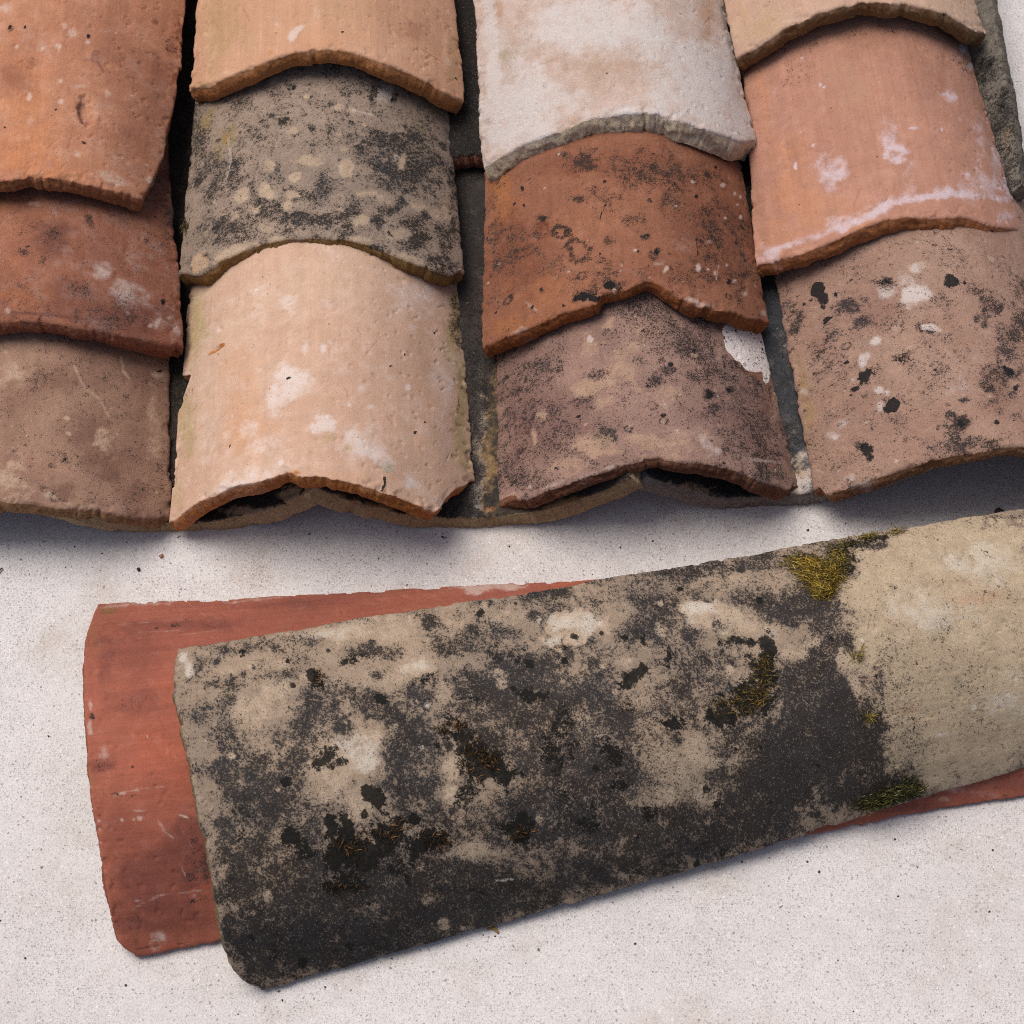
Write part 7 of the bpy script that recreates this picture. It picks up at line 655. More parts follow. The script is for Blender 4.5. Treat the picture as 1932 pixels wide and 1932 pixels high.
   ('D','s',0.0037,0.428,131.5,412.8,239.6,-54.7,0.3), ('D','s',-0.033,0.3963,141.4,331.9,512.0,-108.8,0.4), ('D','s',-0.0198,0.3849,78.3,208.2,357.3,-77.4,0.4), ('D','s',-0.0036,0.3761,77.7,238.3,167.0,-37.5,0.4),
   ('B','s',0.0229,0.3899,-13.2,1137.2,1776.0,-2.9,0.5), ('B','s',0.0229,0.3909,-13.4,1137.0,1775.8,-3.0,0.5), ('B','s',0.0229,0.3919,-13.4,1136.8,1775.7,-2.9,0.5), ('B','s',0.0229,0.393,-13.7,1136.6,1775.5,-2.9,0.5),
   ('B','s',0.0229,0.394,-13.7,1136.4,1775.4,-2.9,0.5), ('B','s',0.0228,0.395,-13.9,1136.2,1775.2,-2.9,0.5), ('B','s',0.0228,0.396,-14.1,1136.0,1775.0,-3.0,0.5), ('B','s',0.0228,0.397,-14.3,1135.8,1774.9,-3.0,0.5),
   ('B','s',0.0228,0.398,-14.3,1135.6,1774.7,-2.9,0.5), ('B','s',0.0228,0.399,-14.6,1135.4,1774.6,-3.0,0.5), ('B','s',0.0227,0.4,-14.6,1135.2,1774.4,-2.9,0.5), ('B','s',0.0227,0.401,-14.8,1135.0,1774.3,-2.9,0.5),
   ('D','s',0.0587,0.3694,62.0,542.6,248.8,-66.5,0.6), ('K','s',0.048,0.3802,-695.6,1465.9,2123.0,709.8,0.5), ('K','s',0.0477,0.3809,-694.9,1465.7,2123.7,710.1,0.5), ('K','s',0.0475,0.3815,-694.3,1465.6,2124.5,710.5,0.5),
   ('K','s',0.0473,0.3822,-693.5,1465.5,2125.4,711.0,0.5), ('K','s',0.047,0.3828,-692.8,1465.4,2126.2,711.4,0.5), ('K','s',0.0468,0.3834,-692.1,1465.2,2126.9,711.8,0.5), ('K','s',0.0465,0.3841,-691.3,1465.1,2127.8,712.2,0.5),
   ('K','s',0.0463,0.3847,-690.6,1465.0,2128.6,712.6,0.5), ('K','s',0.0461,0.3854,-689.9,1464.8,2129.3,713.0,0.5), ('K','s',0.0458,0.386,-689.0,1464.7,2130.2,713.5,0.5), ('K','s',0.0456,0.3867,-688.3,1464.5,2131.0,713.9,0.5),
   ('K','s',0.0454,0.3873,-687.6,1464.4,2131.7,714.3,0.5), ('K','s',0.0451,0.388,-686.7,1464.3,2132.6,714.7,0.5), ('K','s',0.0449,0.3886,-686.0,1464.1,2133.4,715.1,0.5), ('K','s',0.0446,0.3892,-685.2,1464.0,2134.1,715.5,0.5),
   ('K','s',-0.0061,0.4234,571.7,1654.6,1651.5,-367.7,0.8), ('K','s',-0.0112,0.3757,144.5,417.2,823.0,-181.5,0.4)],
  moss=[[-0.0564, 0.3563, 44.3, 53.8, 66.7, -52.6, 1500, 'yellow'], [-0.06, 0.3704, 68.2, 104.8, 81.1, -37.9, 572, 'olive'], [-0.0439, 0.354, 83.9, 104.1, 129.1, -96.0, 700, 'yellow'], [-0.0688, 0.3796, 31.1, 92.1, 322.3, 16.1, 216, 'dark'], [-0.0705, 0.3932, 35.3, 97.1, 409.7, 21.5, 176, 'olive'], [-0.0696, 0.4087, 77.6, 164.8, 544.2, -39.1, 57, 'yellow'], [-0.0654, 0.3466, 90.5, 143.0, 171.3, -80.6, 154, 'olive'], [0.0706, 0.3606, -17.8, 55.9, 149.2, 14.5, 792, 'darkgreen'], [0.0729, 0.351, -19.3, 99.0, 241.1, -6.9, 352, 'darkgreen'], [0.0708, 0.3745, -53.7, 138.4, 266.9, 40.9, 154, 'darkgreen'], [0.0333, 0.0682, 22.8, 79.6, 73.3, -18.6, 360, 'brown'], [0.0519, 0.0599, 26.4, 86.8, 347.2, -93.5, 126, 'brown'], [0.0302, 0.0918, -7.0, 89.5, 165.4, 16.6, 162, 'brown'], [0.0379, 0.1125, 27.0, 96.2, 159.3, -40.8, 216, 'brown'], [0.0025, 0.1452, 55.6, 56.7, 63.1, -60.8, 360, 'brown'], [0.0443, 0.1554, 35.4, 131.7, 193.9, -50.5, 108, 'brown'], [-0.0063, 0.3054, 48.2, 153.5, 67.2, -15.0, 234, 'gold'], [0.005, 0.2902, 1.4, 57.9, 136.8, 4.4, 342, 'gold'], [-0.0592, 0.0737, 48.2, 246.7, 224.0, -45.5, 72, 'brown'], [-0.0046, 0.3585, 90.4, 278.9, 209.0, -46.8, 52, 'olive'], [0.0275, 0.3553, 56.8, 237.5, 434.2, -106.0, 66, 'olive'], [-0.0074, 0.2292, 72.1, 244.6, 282.7, -63.3, 43, 'brown'], [-0.0151, 0.1384, 37.8, 82.4, 228.0, -96.0, 126, 'brown']],
 ),
]
# ---------------------------------------------------------------- colours and node helpers
def lin(hexs, k=1.0):
    hexs = hexs.lstrip('#')
    v = [int(hexs[i:i + 2], 16) / 255.0 for i in (0, 2, 4)]
    v = [(c / 12.92 if c <= 0.04045 else ((c + 0.055) / 1.055) ** 2.4) * k for c in v]
    return (v[0], v[1], v[2], 1.0)


class Nodes:
    def __init__(self, name):
        self.m = bpy.data.materials.new(name)
        self.m.use_nodes = True
        self.t = self.m.node_tree
        self.t.nodes.clear()

    def new(self, kind, **kw):
        n = self.t.nodes.new(kind)
        for k, v in kw.items():
            setattr(n, k, v)
        return n

    def put(self, sock, v):
        if hasattr(v, 'is_linked') or isinstance(v, bpy.types.NodeSocket):
            self.t.links.new(v, sock)
        else:
            sock.default_value = v

    def attr(self, name):
        return self.new('ShaderNodeAttribute', attribute_name=name)

    def math(self, op, a, b=0.0, c=None):
        n = self.new('ShaderNodeMath', operation=op)
        self.put(n.inputs[0], a); self.put(n.inputs[1], b)
        if c is not None:
            self.put(n.inputs[2], c)
        return n.outputs[0]

    def noise(self, vec, scale, detail=4.0, rough=0.55, stretch=None, off=(0, 0, 0)):
        if stretch or any(off):
            mp = self.new('ShaderNodeMapping')
            mp.inputs['Scale'].default_value = stretch or (1, 1, 1)
            mp.inputs['Location'].default_value = off
            self.put(mp.inputs['Vector'], vec)
            vec = mp.outputs[0]
        n = self.new('ShaderNodeTexNoise')
        self.put(n.inputs['Vector'], vec)
        n.inputs['Scale'].default_value = scale
        n.inputs['Detail'].default_value = detail
        n.inputs['Roughness'].default_value = rough
        return n.outputs[0]

    def ramp(self, v, a, b, lo=0.0, hi=1.0, smooth=True):
        n = self.new('ShaderNodeMapRange')
        n.interpolation_type = 'SMOOTHSTEP' if smooth else 'LINEAR'
        self.put(n.inputs[0], v)
        n.inputs[1].default_value = a; n.inputs[2].default_value = b
        n.inputs[3].default_value = lo; n.inputs[4].default_value = hi
        return n.outputs[0]

    def mix(self, f, a, b, blend='MIX'):
        n = self.new('ShaderNodeMix', data_type='RGBA', blend_type=blend)
        self.put(n.inputs[0], f); self.put(n.inputs[6], a); self.put(n.inputs[7], b)
        return n.outputs[2]

    def scale_col(self, c, f):
        n = self.new('ShaderNodeVectorMath', operation='SCALE')
        self.put(n.inputs[0], tuple(c)[:3] if isinstance(c, tuple) else c); self.put(n.inputs[3], f)
        return n.outputs[0]

    def cover(self, mask, noise, amp, w):
        s = self.math('ADD', mask, self.math('MULTIPLY', self.math('SUBTRACT', noise, 0.5), amp))
        return self.ramp(s, 0.5 - w, 0.5 + w)

    def finish(self, color, rough, bump=None, dist=0.001, strength=1.0, spec=0.25):
        b = self.new('ShaderNodeBsdfPrincipled')
        self.put(b.inputs['Base Color'], color)
        self.put(b.inputs['Roughness'], rough)
        b.inputs['Specular IOR Level'].default_value = spec
        if bump is not None:
            n = self.new('ShaderNodeBump')
            n.inputs['Strength'].default_value = strength
            n.inputs['Distance'].default_value = dist
            self.put(n.inputs['Height'], bump)
            self.t.links.new(n.outputs[0], b.inputs['Normal'])
        o = self.new('ShaderNodeOutputMaterial')
        self.t.links.new(b.outputs[0], o.inputs[0])
        return self.m


# albedo = picture colour of the clay divided by the light on it
AL = 0.72


def clay_material(name, col, col2, dirt='6b4a3e', dark='2c2d2f', pale='d9cfc8', tan='c8ab8a', black='15161a',
                  orange='c07040', olive='8d7c4e', rim='8a5a38', clean='c6b49c', streak=0.16, pepper=0.35,
                  grain=0.22, mott=0.24, bump=1.0, along=True, dfine=900, dark_cov=0.92, pepper_col=None, deep='2a2622', filmc='4e4b4a', dgrain=1250, dgain=.92):
    N = Nodes(name)
    surf = N.attr('surf').outputs['Vector']
    mA, mB, mC = N.attr('mask_a'), N.attr('mask_b'), N.attr('mask_c')

    def chans(a):
        s = N.new('ShaderNodeSeparateColor')
        N.t.links.new(a.outputs['Color'], s.inputs[0])
        return s.outputs[0], s.outputs[1], s.outputs[2], a.outputs['Alpha']
    D, W, K, P = chans(mA)
    O, G, B, R = chans(mB)
    T, S, E, _ = chans(mC)
    low = N.noise(surf, 16, 4, 0.6)
    mid = N.noise(surf, 120, 6, 0.65, off=(3, 1, 0))
    fine = N.noise(surf, dfine, 5, 0.75, off=(7, 2, 0))
    grn = N.noise(surf, 1900, 3, 0.6, off=(1, 5, 0))
    st = N.noise(surf, 1.0, 5, 0.6, stretch=(210, 9, 1))
    st2 = N.noise(surf, 1.0, 3, 0.5, stretch=(900, 30, 1))
    c = N.mix(N.ramp(low, 0.35, 0.65), lin(col, AL), lin(col2, AL))
    c = N.mix(N.ramp(N.math('ADD', S, N.math('MULTIPLY', N.math('SUBTRACT', fine, 0.5), 0.9)), 0.2, 0.9), c, lin(clean, AL))
    # tints
    c = N.mix(N.math('MULTIPLY', N.cover(O, mid, 0.7, 0.42), 0.85), c, lin(orange, AL))
    c = N.mix(N.math('MULTIPLY', N.cover(G, mid, 0.9, 0.40), 0.75), c, lin(olive, AL))
    c = N.mix(N.math('MULTIPLY', N.cover(B, N.math('MULTIPLY_ADD', fine, 0.5, N.math('MULTIPLY', mid, 0.5)), 1.1, 0.36), 0.78), c, lin(dirt, AL))
    c = N.mix(N.math('MULTIPLY', N.cover(T, N.math('MULTIPLY_ADD', fine, 0.5, N.math('MULTIPLY', mid, 0.5)), 1.6, 0.40), 0.8), c, lin(tan, AL))
    # body variation
    v = N.ramp(mid, 0.25, 0.75, 1 - mott, 1 + mott, False)
    v = N.math('MULTIPLY', v, N.ramp(st, 0.25, 0.75, 1 - streak, 1 + streak, False))
    v = N.math('MULTIPLY', v, N.ramp(st2, 0.25, 0.75, 1 - streak * 0.6, 1 + streak * 0.6, False))
    v = N.math('MULTIPLY', v, N.ramp(grn, 0.25, 0.75, 1 - grain, 1 + grain, False))
    c = N.scale_col(c, v)
    # broken / cut clay at the rim
    rimv = N.math('MULTIPLY', N.ramp(fine, 0.25, 0.75, 0.8, 1.6, False), N.ramp(grn, 0.3, 0.7, 0.8, 1.25, False))
    rimc = N.scale_col(lin(rim, AL), rimv)
    rimf = N.cover(R, mid, 0.8, 0.22)
    c = N.mix(rimf, c, rimc)
    # pepper
    pp = N.ramp(fine, 0.30, 0.42, pepper, 0.0)
    c = N.mix(pp, c, lin(pepper_col or dirt, AL * 0.6))
    # pale bloom
    wv = N.scale_col(lin(pale, AL), N.ramp(grn, 0.25, 0.75, 0.88, 1.12, False))
    c = N.mix(N.math('MULTIPLY', N.cover(W, N.math('MULTIPLY_ADD', fine, 0.35, N.math('MULTIPLY', mid, 0.65)), 1.7, 0.48), 0.80), c, wv)
    # dark lichen, grainy; also painted shade on the gap pans and F2's near side
    dn = N.math('MULTIPLY_ADD', fine, 0.70, N.math('MULTIPLY', mid, 0.30))
    gr2 = N.ramp(N.noise(surf, dgrain, 2, 0.65, off=(5, 5, 0)), 0.30, 0.70, smooth=False)
    gr3 = N.ramp(N.noise(surf, dgrain * 0.38, 3, 0.65, off=(2, 6, 0)), 0.30, 0.70, smooth=False)
    dth = N.math('MULTIPLY_ADD', gr2, 0.62, N.math('MULTIPLY', gr3, 0.38))
    dcov = N.ramp(N.math('ADD', N.math('MULTIPLY', D, dgain), N.math('MULTIPLY', N.math('SUBTRACT', dth, 0.5), 1.25)), 0.34, 0.70)
    film = N.math('MULTIPLY', N.ramp(N.math('MULTIPLY_ADD', N.math('SUBTRACT', mid, 0.5), 0.9, D), 0.15, 0.85), 0.55)
    c = N.mix(film, c, N.mix(N.ramp(low, 0.4, 0.6), lin(dirt, AL * 0.75), lin(filmc, AL * 0.8)))
    dtone = N.mix(N.ramp(N.noise(surf, 55, 4, 0.6, off=(6, 1, 0)), 0.35, 0.65), lin(dark, AL * 0.75), lin(deep, AL * 0.8))
    dv = N.scale_col(dtone, N.ramp(grn, 0.28, 0.72, 0.35, 1.7, False))
    c = N.mix(N.math('MULTIPLY', dcov, dark_cov), c, dv)
    # tiny pale grains caught in the dark growth
    fk = N.math('MULTIPLY', N.ramp(N.noise(surf, 1300, 2, 0.5, off=(8, 8, 0)), 0.66, 0.70), N.ramp(D, 0.2, 0.7))
    c = N.mix(N.math('MULTIPLY', fk, 0.6), c, lin(tan, AL * 0.8))
    # black spots
    kcov = N.ramp(N.math('ADD', K, N.math('MULTIPLY', N.math('SUBTRACT', dth, 0.5), 0.8)), 0.38, 0.66)
    c = N.mix(N.math('MULTIPLY', kcov, 0.95), c, N.scale_col(lin(black, AL), N.ramp(fine, 0.3, 0.7, 0.5, 1.7, False)))
    # white paint with black flecks
    pcov = N.cover(P, mid, 0.25, 0.08)
    fl = N.ramp(N.noise(surf, 420, 3, 0.6, off=(2, 9, 0)), 0.36, 0.40)
    c = N.mix(pcov, c, N.mix(fl, lin('3a3a3a', AL), lin('dcd3cf', 1.0)))
    h = N.math('MULTIPLY_ADD', grn, 0.25, N.math('MULTIPLY', fine, 0.55))
    h = N.math('MULTIPLY_ADD', mid, 0.22, h)
    h = N.math('MULTIPLY_ADD', dcov, 0.16, h)
    h = N.math('MULTIPLY_ADD', kcov, 0.3, h)
    h = N.math('MULTIPLY_ADD', N.math('MULTIPLY', rimf, fine), 1.4, h)
    return N.finish(c, 0.88, h, 0.0011 * bump, 0.75)


# ---------------------------------------------------------------- mesh helpers
def mesh_from_arrays(name, co, quads, smooth=True):
    me = bpy.data.meshes.new(name)
    nv, nq = len(co), len(quads)
    k = quads.shape[1]
    me.vertices.add(nv)
    me.vertices.foreach_set('co', np.ascontiguousarray(co, dtype=np.float32).ravel())
    me.loops.add(nq * k)
    me.loops.foreach_set('vertex_index', np.ascontiguousarray(quads, dtype=np.int32).ravel())
    me.polygons.add(nq)
    me.polygons.foreach_set('loop_start', np.arange(0, nq * k, k, dtype=np.int32))
    me.polygons.foreach_set('loop_total', np.full(nq, k, dtype=np.int32))
    me.update(calc_edges=True)
    if smooth:
        me.polygons.foreach_set('use_smooth', np.ones(nq, dtype=bool))
    return me


def put_attr(me, name, kind, field, arr):
    a = me.attributes.new(name, kind, 'POINT')
    a.data.foreach_set(field, np.ascontiguousarray(arr, dtype=np.float32).ravel())


def grid_quads(n, m):
    i = np.arange(n - 1)[:, None]; j = np.arange(m - 1)[None, :]
    a = i * m + j
    return np.stack([a, a + 1, a + m + 1, a + m], -1).reshape(-1, 4)


BASE = {}      # per tile: even weathering, on gap pans painted shade too, channel -> (level, swing, cells per metre)


# small colonies and specks strewn over each tile: channel, how many, radius from-to (m), strength from-to
DEFAULT_SCATTER = [('K', 26, .0004, .0011, .4, .9), ('W', 34, .0004, .0014, .3, .8), ('B', 14, .001, .004, .2, .5)]
SCATTER = {
    'F2': [('D', 150, .0012, .0055, .5, 1.0), ('K', 80, .0010, .0042, .6, 1.0), ('T', 60, .0012, .005, .4, .9), ('W', 70, .0005, .0016, .5, .9)],
    'C3R1': [('D', 60, .0010, .0040, .4, .9), ('K', 26, .0006, .0022, .5, 1.0), ('T', 30, .001, .004, .4, .8), ('W', 30, .0005, .0012, .4, .9)],
    'C4R1': [('D', 60, .0010, .0040, .4, .9), ('K', 34, .0006, .0024, .5, 1.0), ('T', 24, .001, .004, .3, .7), ('W', 26, .0005, .0014, .4, .9)],
    'C2R2': [('D', 70, .0010, .0045, .4, .9), ('K', 26, .0005, .0016, .5, 1.0), ('T', 46, .001, .0045, .5, 1.0), ('W', 20, .0005, .0012, .4, .8)],
    'C3R2': [('D', 40, .0008, .0030, .4, .9), ('K', 36, .0005, .0014, .6, 1.0), ('W', 40, .0004, .0012, .4, .9)],
    'C1R2': [('D', 40, .0010, .0040, .3, .6), ('K', 20, .0005, .0014, .4, .9), ('W', 40, .0004, .0014, .4, .8)],
    'C1R1': [('D', 40, .0010, .0030, .3, .6), ('K', 26, .0004, .0012, .4, .9), ('T', 30, .001, .004, .3, .7)],
}


def masks(T, a, l):
    seed = T['seed']
    ch = {}
    n = a.shape[0]
    for c in 'DWKPOGBRTSN':
        ch[c] = np.zeros(n)
    for c, (lev, sw, sc) in BASE.get(T['id'], {}).items():
        f = fbm(a * sc, l * sc, 5, seed * 7 + ord(c), 0.6)
        ch[c] = np.clip(lev + sw * (f - 0.5) * 2, 0, 1)
    wx = fbm(a * 75, l * 75, 4, seed + 3, 0.65) - 0.5
    wy = fbm(a * 75 + 40, l * 75, 4, seed + 5, 0.65) - 0.5
    wf = fbm(a * 260, l * 260, 3, seed + 9, 0.6) - 0.5
    for (c, fl, a0, l0, m00, m01, m10, m11, k) in T['spots']:
        da = a - a0; dl = l - l0
        u = m00 * da + m01 * dl; v = m10 * da + m11 * dl
        idx = np.nonzero((np.abs(u) < 2.6) & (np.abs(v) < 2.6))[0]
        if not len(idx):
            continue
        rad = 1.0 / math.sqrt(abs(m00 * m11 - m01 * m10) + 1e-9)      # metres
        wamp = min(1.0, rad / 0.004) * 1.5
        wamp *= 0.4 if c == 'P' else 1.0
        u = u[idx] + wamp * wx[idx]; v = v[idx] + wamp * wy[idx]
        d = np.sqrt(u * u + v * v) + wf[idx] * (0.12 if c == 'P' else 0.7)
        if 'o' in fl:
            val = np.exp(-((d - 0.85) / 0.28) ** 2)
        elif 'c' in fl:
            val = 1 - sstep(0.82, 1.12, d)
        else:
            val = 1 - sstep(0.25, 1.55, d)
        val = np.clip(val * k, 0, 1.0)
        if c == 'N':
            ch['N'][idx] = np.maximum(ch['N'][idx], (1 - sstep(0.3, 1.05, d)) * k)
        else:
            ch[c][idx] = 1 - (1 - ch[c][idx]) * (1 - val)
    rs = np.random.RandomState(seed + 300)
    wt = T['w'] / 2
    for c, cnt, r0, r1, k0, k1 in SCATTER.get(T['id'], DEFAULT_SCATTER):
        for _ in range(cnt):
            a0 = rs.uniform(-wt, wt); l0 = rs.uniform(-.005, T['vis'])
            r = r0 + (r1 - r0) * rs.rand() ** 2.5
            kk = rs.uniform(k0, k1); asp = rs.uniform(.65, 1.0)
            idx = np.nonzero((np.abs(a - a0) < 2.2 * r) & (np.abs(l - l0) < 2.2 * r))[0]
            if not len(idx):
                continue
            u = (a[idx] - a0) / r + 0.9 * wx[idx] * min(1, r / .002); v = (l[idx] - l0) / (r * asp) + 0.9 * wy[idx] * min(1, r / .002)
            d = np.sqrt(u * u + v * v) + wf[idx] * 0.8
            ring = rs.rand() < 0.2 and r > .0018 and c == 'D'
            val = np.exp(-((d - 0.9) / 0.3) ** 2) if ring else 1 - sstep(0.55, 1.25, d)
            ch[c][idx] = 1 - (1 - ch[c][idx]) * (1 - np.clip(val * kk, 0, 1))
    # lichen grows in crumbs: break every patch up at the scale of a few millimetres
    cr = fbm(a * 130, l * 130, 5, seed + 41, 0.72) - 0.5
    cr2 = fbm(a * 420, l * 420, 4, seed + 43, 0.7) - 0.5
    for c, k1, k2 in (('D', 0.85, 0.5), ('K', 0.7, 0.8), ('T', 1.2, 0.9), ('W', 0.7, 0.5)):
        v = ch[c]
        win = np.clip(4 * v * (1 - v), 0, 1) * 0.8 + 0.35 * np.clip(v * 4, 0, 1)
        ch[c] = np.clip(v + (k1 * cr + k2 * cr2) * win, 0, 1)
    ch['D'] *= 1 - 0.55 * ch['S']
    ch['K'] *= 1 - 0.3 * ch['S']
    clear = np.clip(np.maximum(ch['T'], np.maximum(ch['P'], ch['S'])), 0, 1)
    ch['D'] *= 1 - 0.72 * np.clip(np.maximum(ch['T'] * 1.1, ch['W'] * 0.8), 0, 1) * (0.85 if T['id'] == 'F2' else 1.0)
    ch['B'] *= 1 - 0.6 * clear
    return ch


def poly_eval(pts, q, smooth=False):
    p = np.array(pts, float)
    x, y = p[:, 0], p[:, 1]
    if not smooth or len(x) < 4:
        return np.interp(q, x, y)
    keep = np.concatenate([[True], np.diff(x) > 1e-4]); x, y = x[keep], y[keep]
    h = np.diff(x); d = np.diff(y) / h
    mm = np.zeros_like(y)                            # monotone cubic: chips keep their corners
    w1 = 2 * h[1:] + h[:-1]; w2 = h[1:] + 2 * h[:-1]
    ok = d[:-1] * d[1:] > 0
    mm[1:-1][ok] = ((w1 + w2)[ok]) / (w1[ok] / d[:-1][ok] + w2[ok] / d[1:][ok])
    mm[0], mm[-1] = d[0], d[-1]
    qc = np.clip(q, x[0], x[-1])
    i = np.clip(np.searchsorted(x, qc) - 1, 0, len(h) - 1)
    t = (qc - x[i]) / h[i]
    return ((2 * t ** 3 - 3 * t ** 2 + 1) * y[i] + (t ** 3 - 2 * t ** 2 + t) * h[i] * mm[i]
            + (-2 * t ** 3 + 3 * t ** 2) * y[i + 1] + (t ** 3 - t ** 2) * h[i] * mm[i + 1])


def build_tile(T, name, mat, parent=None):
    seed = T['seed']
    w0 = T['w']
    step = 0.00085
    # lines across
    bord = np.array([0, .00025, .0006, .0011, .0018, .0027])
    na = int((w0 * 1.12 - .006) / step)
    qa = np.concatenate([bord / (w0 * 1.12), np.linspace(.0035 / (w0 * 1.12), 1 - .0035 / (w0 * 1.12), na), 1 - bord[::-1] / (w0 * 1.12)])
    # lines along
    Lt = T['len']; vis = min(T['vis'], Lt)
    nv = int(vis / step)
    va = np.concatenate([bord, np.linspace(.0035, vis - .004 if vis >= Lt else vis, nv)])
    if vis < Lt:
        va = np.concatenate([va, np.linspace(vis + .004, Lt - .004, max(3, int((Lt - vis) / .008)))])
    va = np.concatenate([va, Lt - bord[::-1]])
    Q, V = np.meshgrid(qa, va)          # rows = along
    m = len(qa); n = len(va)
    s = -1 + 2 * Q
    # side edges with wear
    wl = tile_width(T, V)
    nl = (fbm(V * 55, V * 0 + seed, 4, seed + 1) - 0.5) * 0.0032 + (fbm(V * 260, V * 0 + seed, 3, seed + 2) - 0.5) * 0.0016
    nr = (fbm(V * 55, V * 0 + seed + 9, 4, seed + 4) - 0.5) * 0.0032 + (fbm(V * 260, V * 0 + seed + 9, 3, seed + 6) - 0.5) * 0.0016
    ex = 0.35 * T['rb'] + 0.0006
    sL = -1 + (nl * 0.6 - ex) / (wl / 2); sR = 1 - (nr * 0.6 - ex) / (wl / 2)
    if 'bow' in T:
        sR = sR + T['bow'] * np.sin(math.pi * V / Lt) / (wl / 2)
    if 'left' in T:
        sL = np.maximum(sL, poly_eval(T['left'] + [(T['left'][-1][0] + .004, -1.1)], V) + nl * 2)
    if 'right' in T:
        sR = np.minimum(sR, poly_eval(T['right'] + [(T['right'][-1][0] + .004, 1.1)], V) + nr * 2)
    s = sL + Q * (sR - sL)
    # front edge
    if 'front' in T:
        f = poly_eval(T['front'], s, True)
    else:
        f = np.zeros_like(s)
    ww = s * w0 / 2
    rough = T.get('rough', 1.0)
    f = f + rough * ((fbm(ww * 70, ww * 0 + 3.3, 4, seed + 8) - 0.5) * 0.0024 + (fbm(ww * 420, ww * 0 + 7.7, 3, seed + 10) - 0.5) * 0.0009 + sstep(0.62, 0.74, fbm(ww * 70, ww * 0 + 5.1, 4, seed + 11, 0.65)) * 0.0012)
    l = f * (1 - V / Lt) + V
    P = tile_point(T, s, l)
    Nn = tile_normal(T, s, l)
    a = s * tile_width(T, l) / 2
    M = masks(T, a.ravel(), l.ravel())
    # distance to the nearest edge, for rounding
    dx = np.minimum(Q, 1 - Q) * w0 * 1.12
    d = np.minimum(dx, np.minimum(V, Lt - V))
    rb = T['rb'] * 0.7 * (0.45 + 0.9 * fbm(a * 90, l * 90, 3, seed + 12))
    t = np.clip(1 - d / rb, 0, 1)
    drop = rb * (1 - np.sqrt(np.clip(1 - t * t, 0, 1))) * 0.75
    flake = sstep(0.60, 0.72, fbm(a * 130, l * 130, 3, seed + 14)) * sstep(0.009, 0.0, d) * 0.0011
    big = (fbm(a * 16, l * 11, 3, seed + 15) - 0.5) * 0.0036
    mid = (fbm(a * 120, l * 80, 4, seed + 16) - 0.5) * 0.00045 * T.get('lump', 1.0)
    pit = sstep(0.76, 0.82, fbm(a * 330, l * 330, 2, seed + 18)) * 0.0005
    M['D'] *= T.get('dk', 0.85)
    kup = M['K'].reshape(n, m) * 0.0005 * (fbm(a * 500, l * 500, 2, seed + 19))
    hgt = big + mid - drop - flake - pit + kup - M['N'].reshape(n, m) * 0.001
    P = P + Nn * hgt[..., None]
    # lower face, offset between straight down and along the normal
    nb = Nn * 0.6 + np.array([0, 0, 0.4]); nb /= np.linalg.norm(nb, axis=-1, keepdims=True)
    th = T['t'] * (1 + 0.22 * (fbm(a * 30, l * 30, 3, seed + 20) - 0.5))
    Pb = tile_point(T, s, l) + Nn * (big * 0.5)[..., None] - nb * th[..., None]
    lean = T['lean'] * np.exp(-V / 0.004)
    lean = lean + (fbm(a * 80, l * 0 + 1, 3, seed + 22) - 0.5) * 0.003 * np.exp(-V / 0.006)
    Pb[..., 1] -= lean
    co = [P.reshape(-1, 3)]
    quads = [grid_quads(n, m)]
    # flip: top faces up
    base = n * m
    # rim
    idx = np.arange(n * m).reshape(n, m)
    loop = np.concatenate([idx[0, :-1], idx[:-1, -1], idx[-1, :0:-1], idx[:0:-1, 0]])
    top = P.reshape(-1, 3)[loop]; bot = Pb.reshape(-1, 3)[loop]
    tang = np.roll(top, -1, 0) - np.roll(top, 1, 0)
    out = np.cross(tang, nb.reshape(-1, 3)[loop]); out /= np.linalg.norm(out, axis=1, keepdims=True) + 1e-12
    arc = np.concatenate([[0], np.cumsum(np.linalg.norm(np.diff(top, axis=0), axis=1))])
    KL = 9
    rings = []
    for k in range(1, KL + 1):
        u = k / KL
        p = top * (1 - u) + bot * u
        nz = (fbm(arc * 240, np.full_like(arc, u * 3.2), 4, seed + 24, 0.65) - 0.5) * 0.0013 + (fbm(arc * 55, np.full_like(arc, u * 1.1), 3, seed + 29) - 0.5) * 0.0016 + (fbm(arc * 800, np.full_like(arc, u * 9), 2, seed + 25) - 0.5) * 0.0014
        gouge = sstep(0.62, 0.75, fbm(arc * 60, np.full_like(arc, u * 1.4), 3, seed + 27)) * 0.0014
        bulge = 0.0010 * math.sin(math.pi * u)
        rings.append(p + out * (nz * rough * math.sin(math.pi * min(1, u * 1.0)) ** 0.5 + bulge - gouge * math.sin(math.pi * u))[:, None])
    co += rings
    nl_ = len(loop)
    prev = loop
    front = np.arange(nl_) < m - 1                   # the raw clay of the front end is a part of its own
    fq = []
    for k in range(KL):
        cur = base + k * nl_ + np.arange(nl_)
        q = np.stack([prev, cur, np.roll(cur, -1), np.roll(prev, -1)], -1)
        quads.append(q[~front]); fq.append(q[front])
        prev = cur
    fq = np.concatenate(fq)
    off = base + KL * nl_
    # underside, coarser, edge rows kept
    ri = np.unique(np.concatenate([np.arange(0, n, 5), [n - 1]])); ci = np.unique(np.concatenate([np.arange(0, m, 5), [m - 1]]))
    sub = Pb[np.ix_(ri, ci)].reshape(-1, 3)
    co.append(sub)
    gq = grid_quads(len(ri), len(ci))[:, ::-1] + off
    quads.append(gq)
    co = np.concatenate(co); quads = np.concatenate(quads)
    me = mesh_from_arrays(name, co, quads)
    fv, fi = np.unique(fq, return_inverse=True)
    fme = mesh_from_arrays('front_edge', co[fv], fi.reshape(fq.shape))
    # attributes
    ns = len(sub)
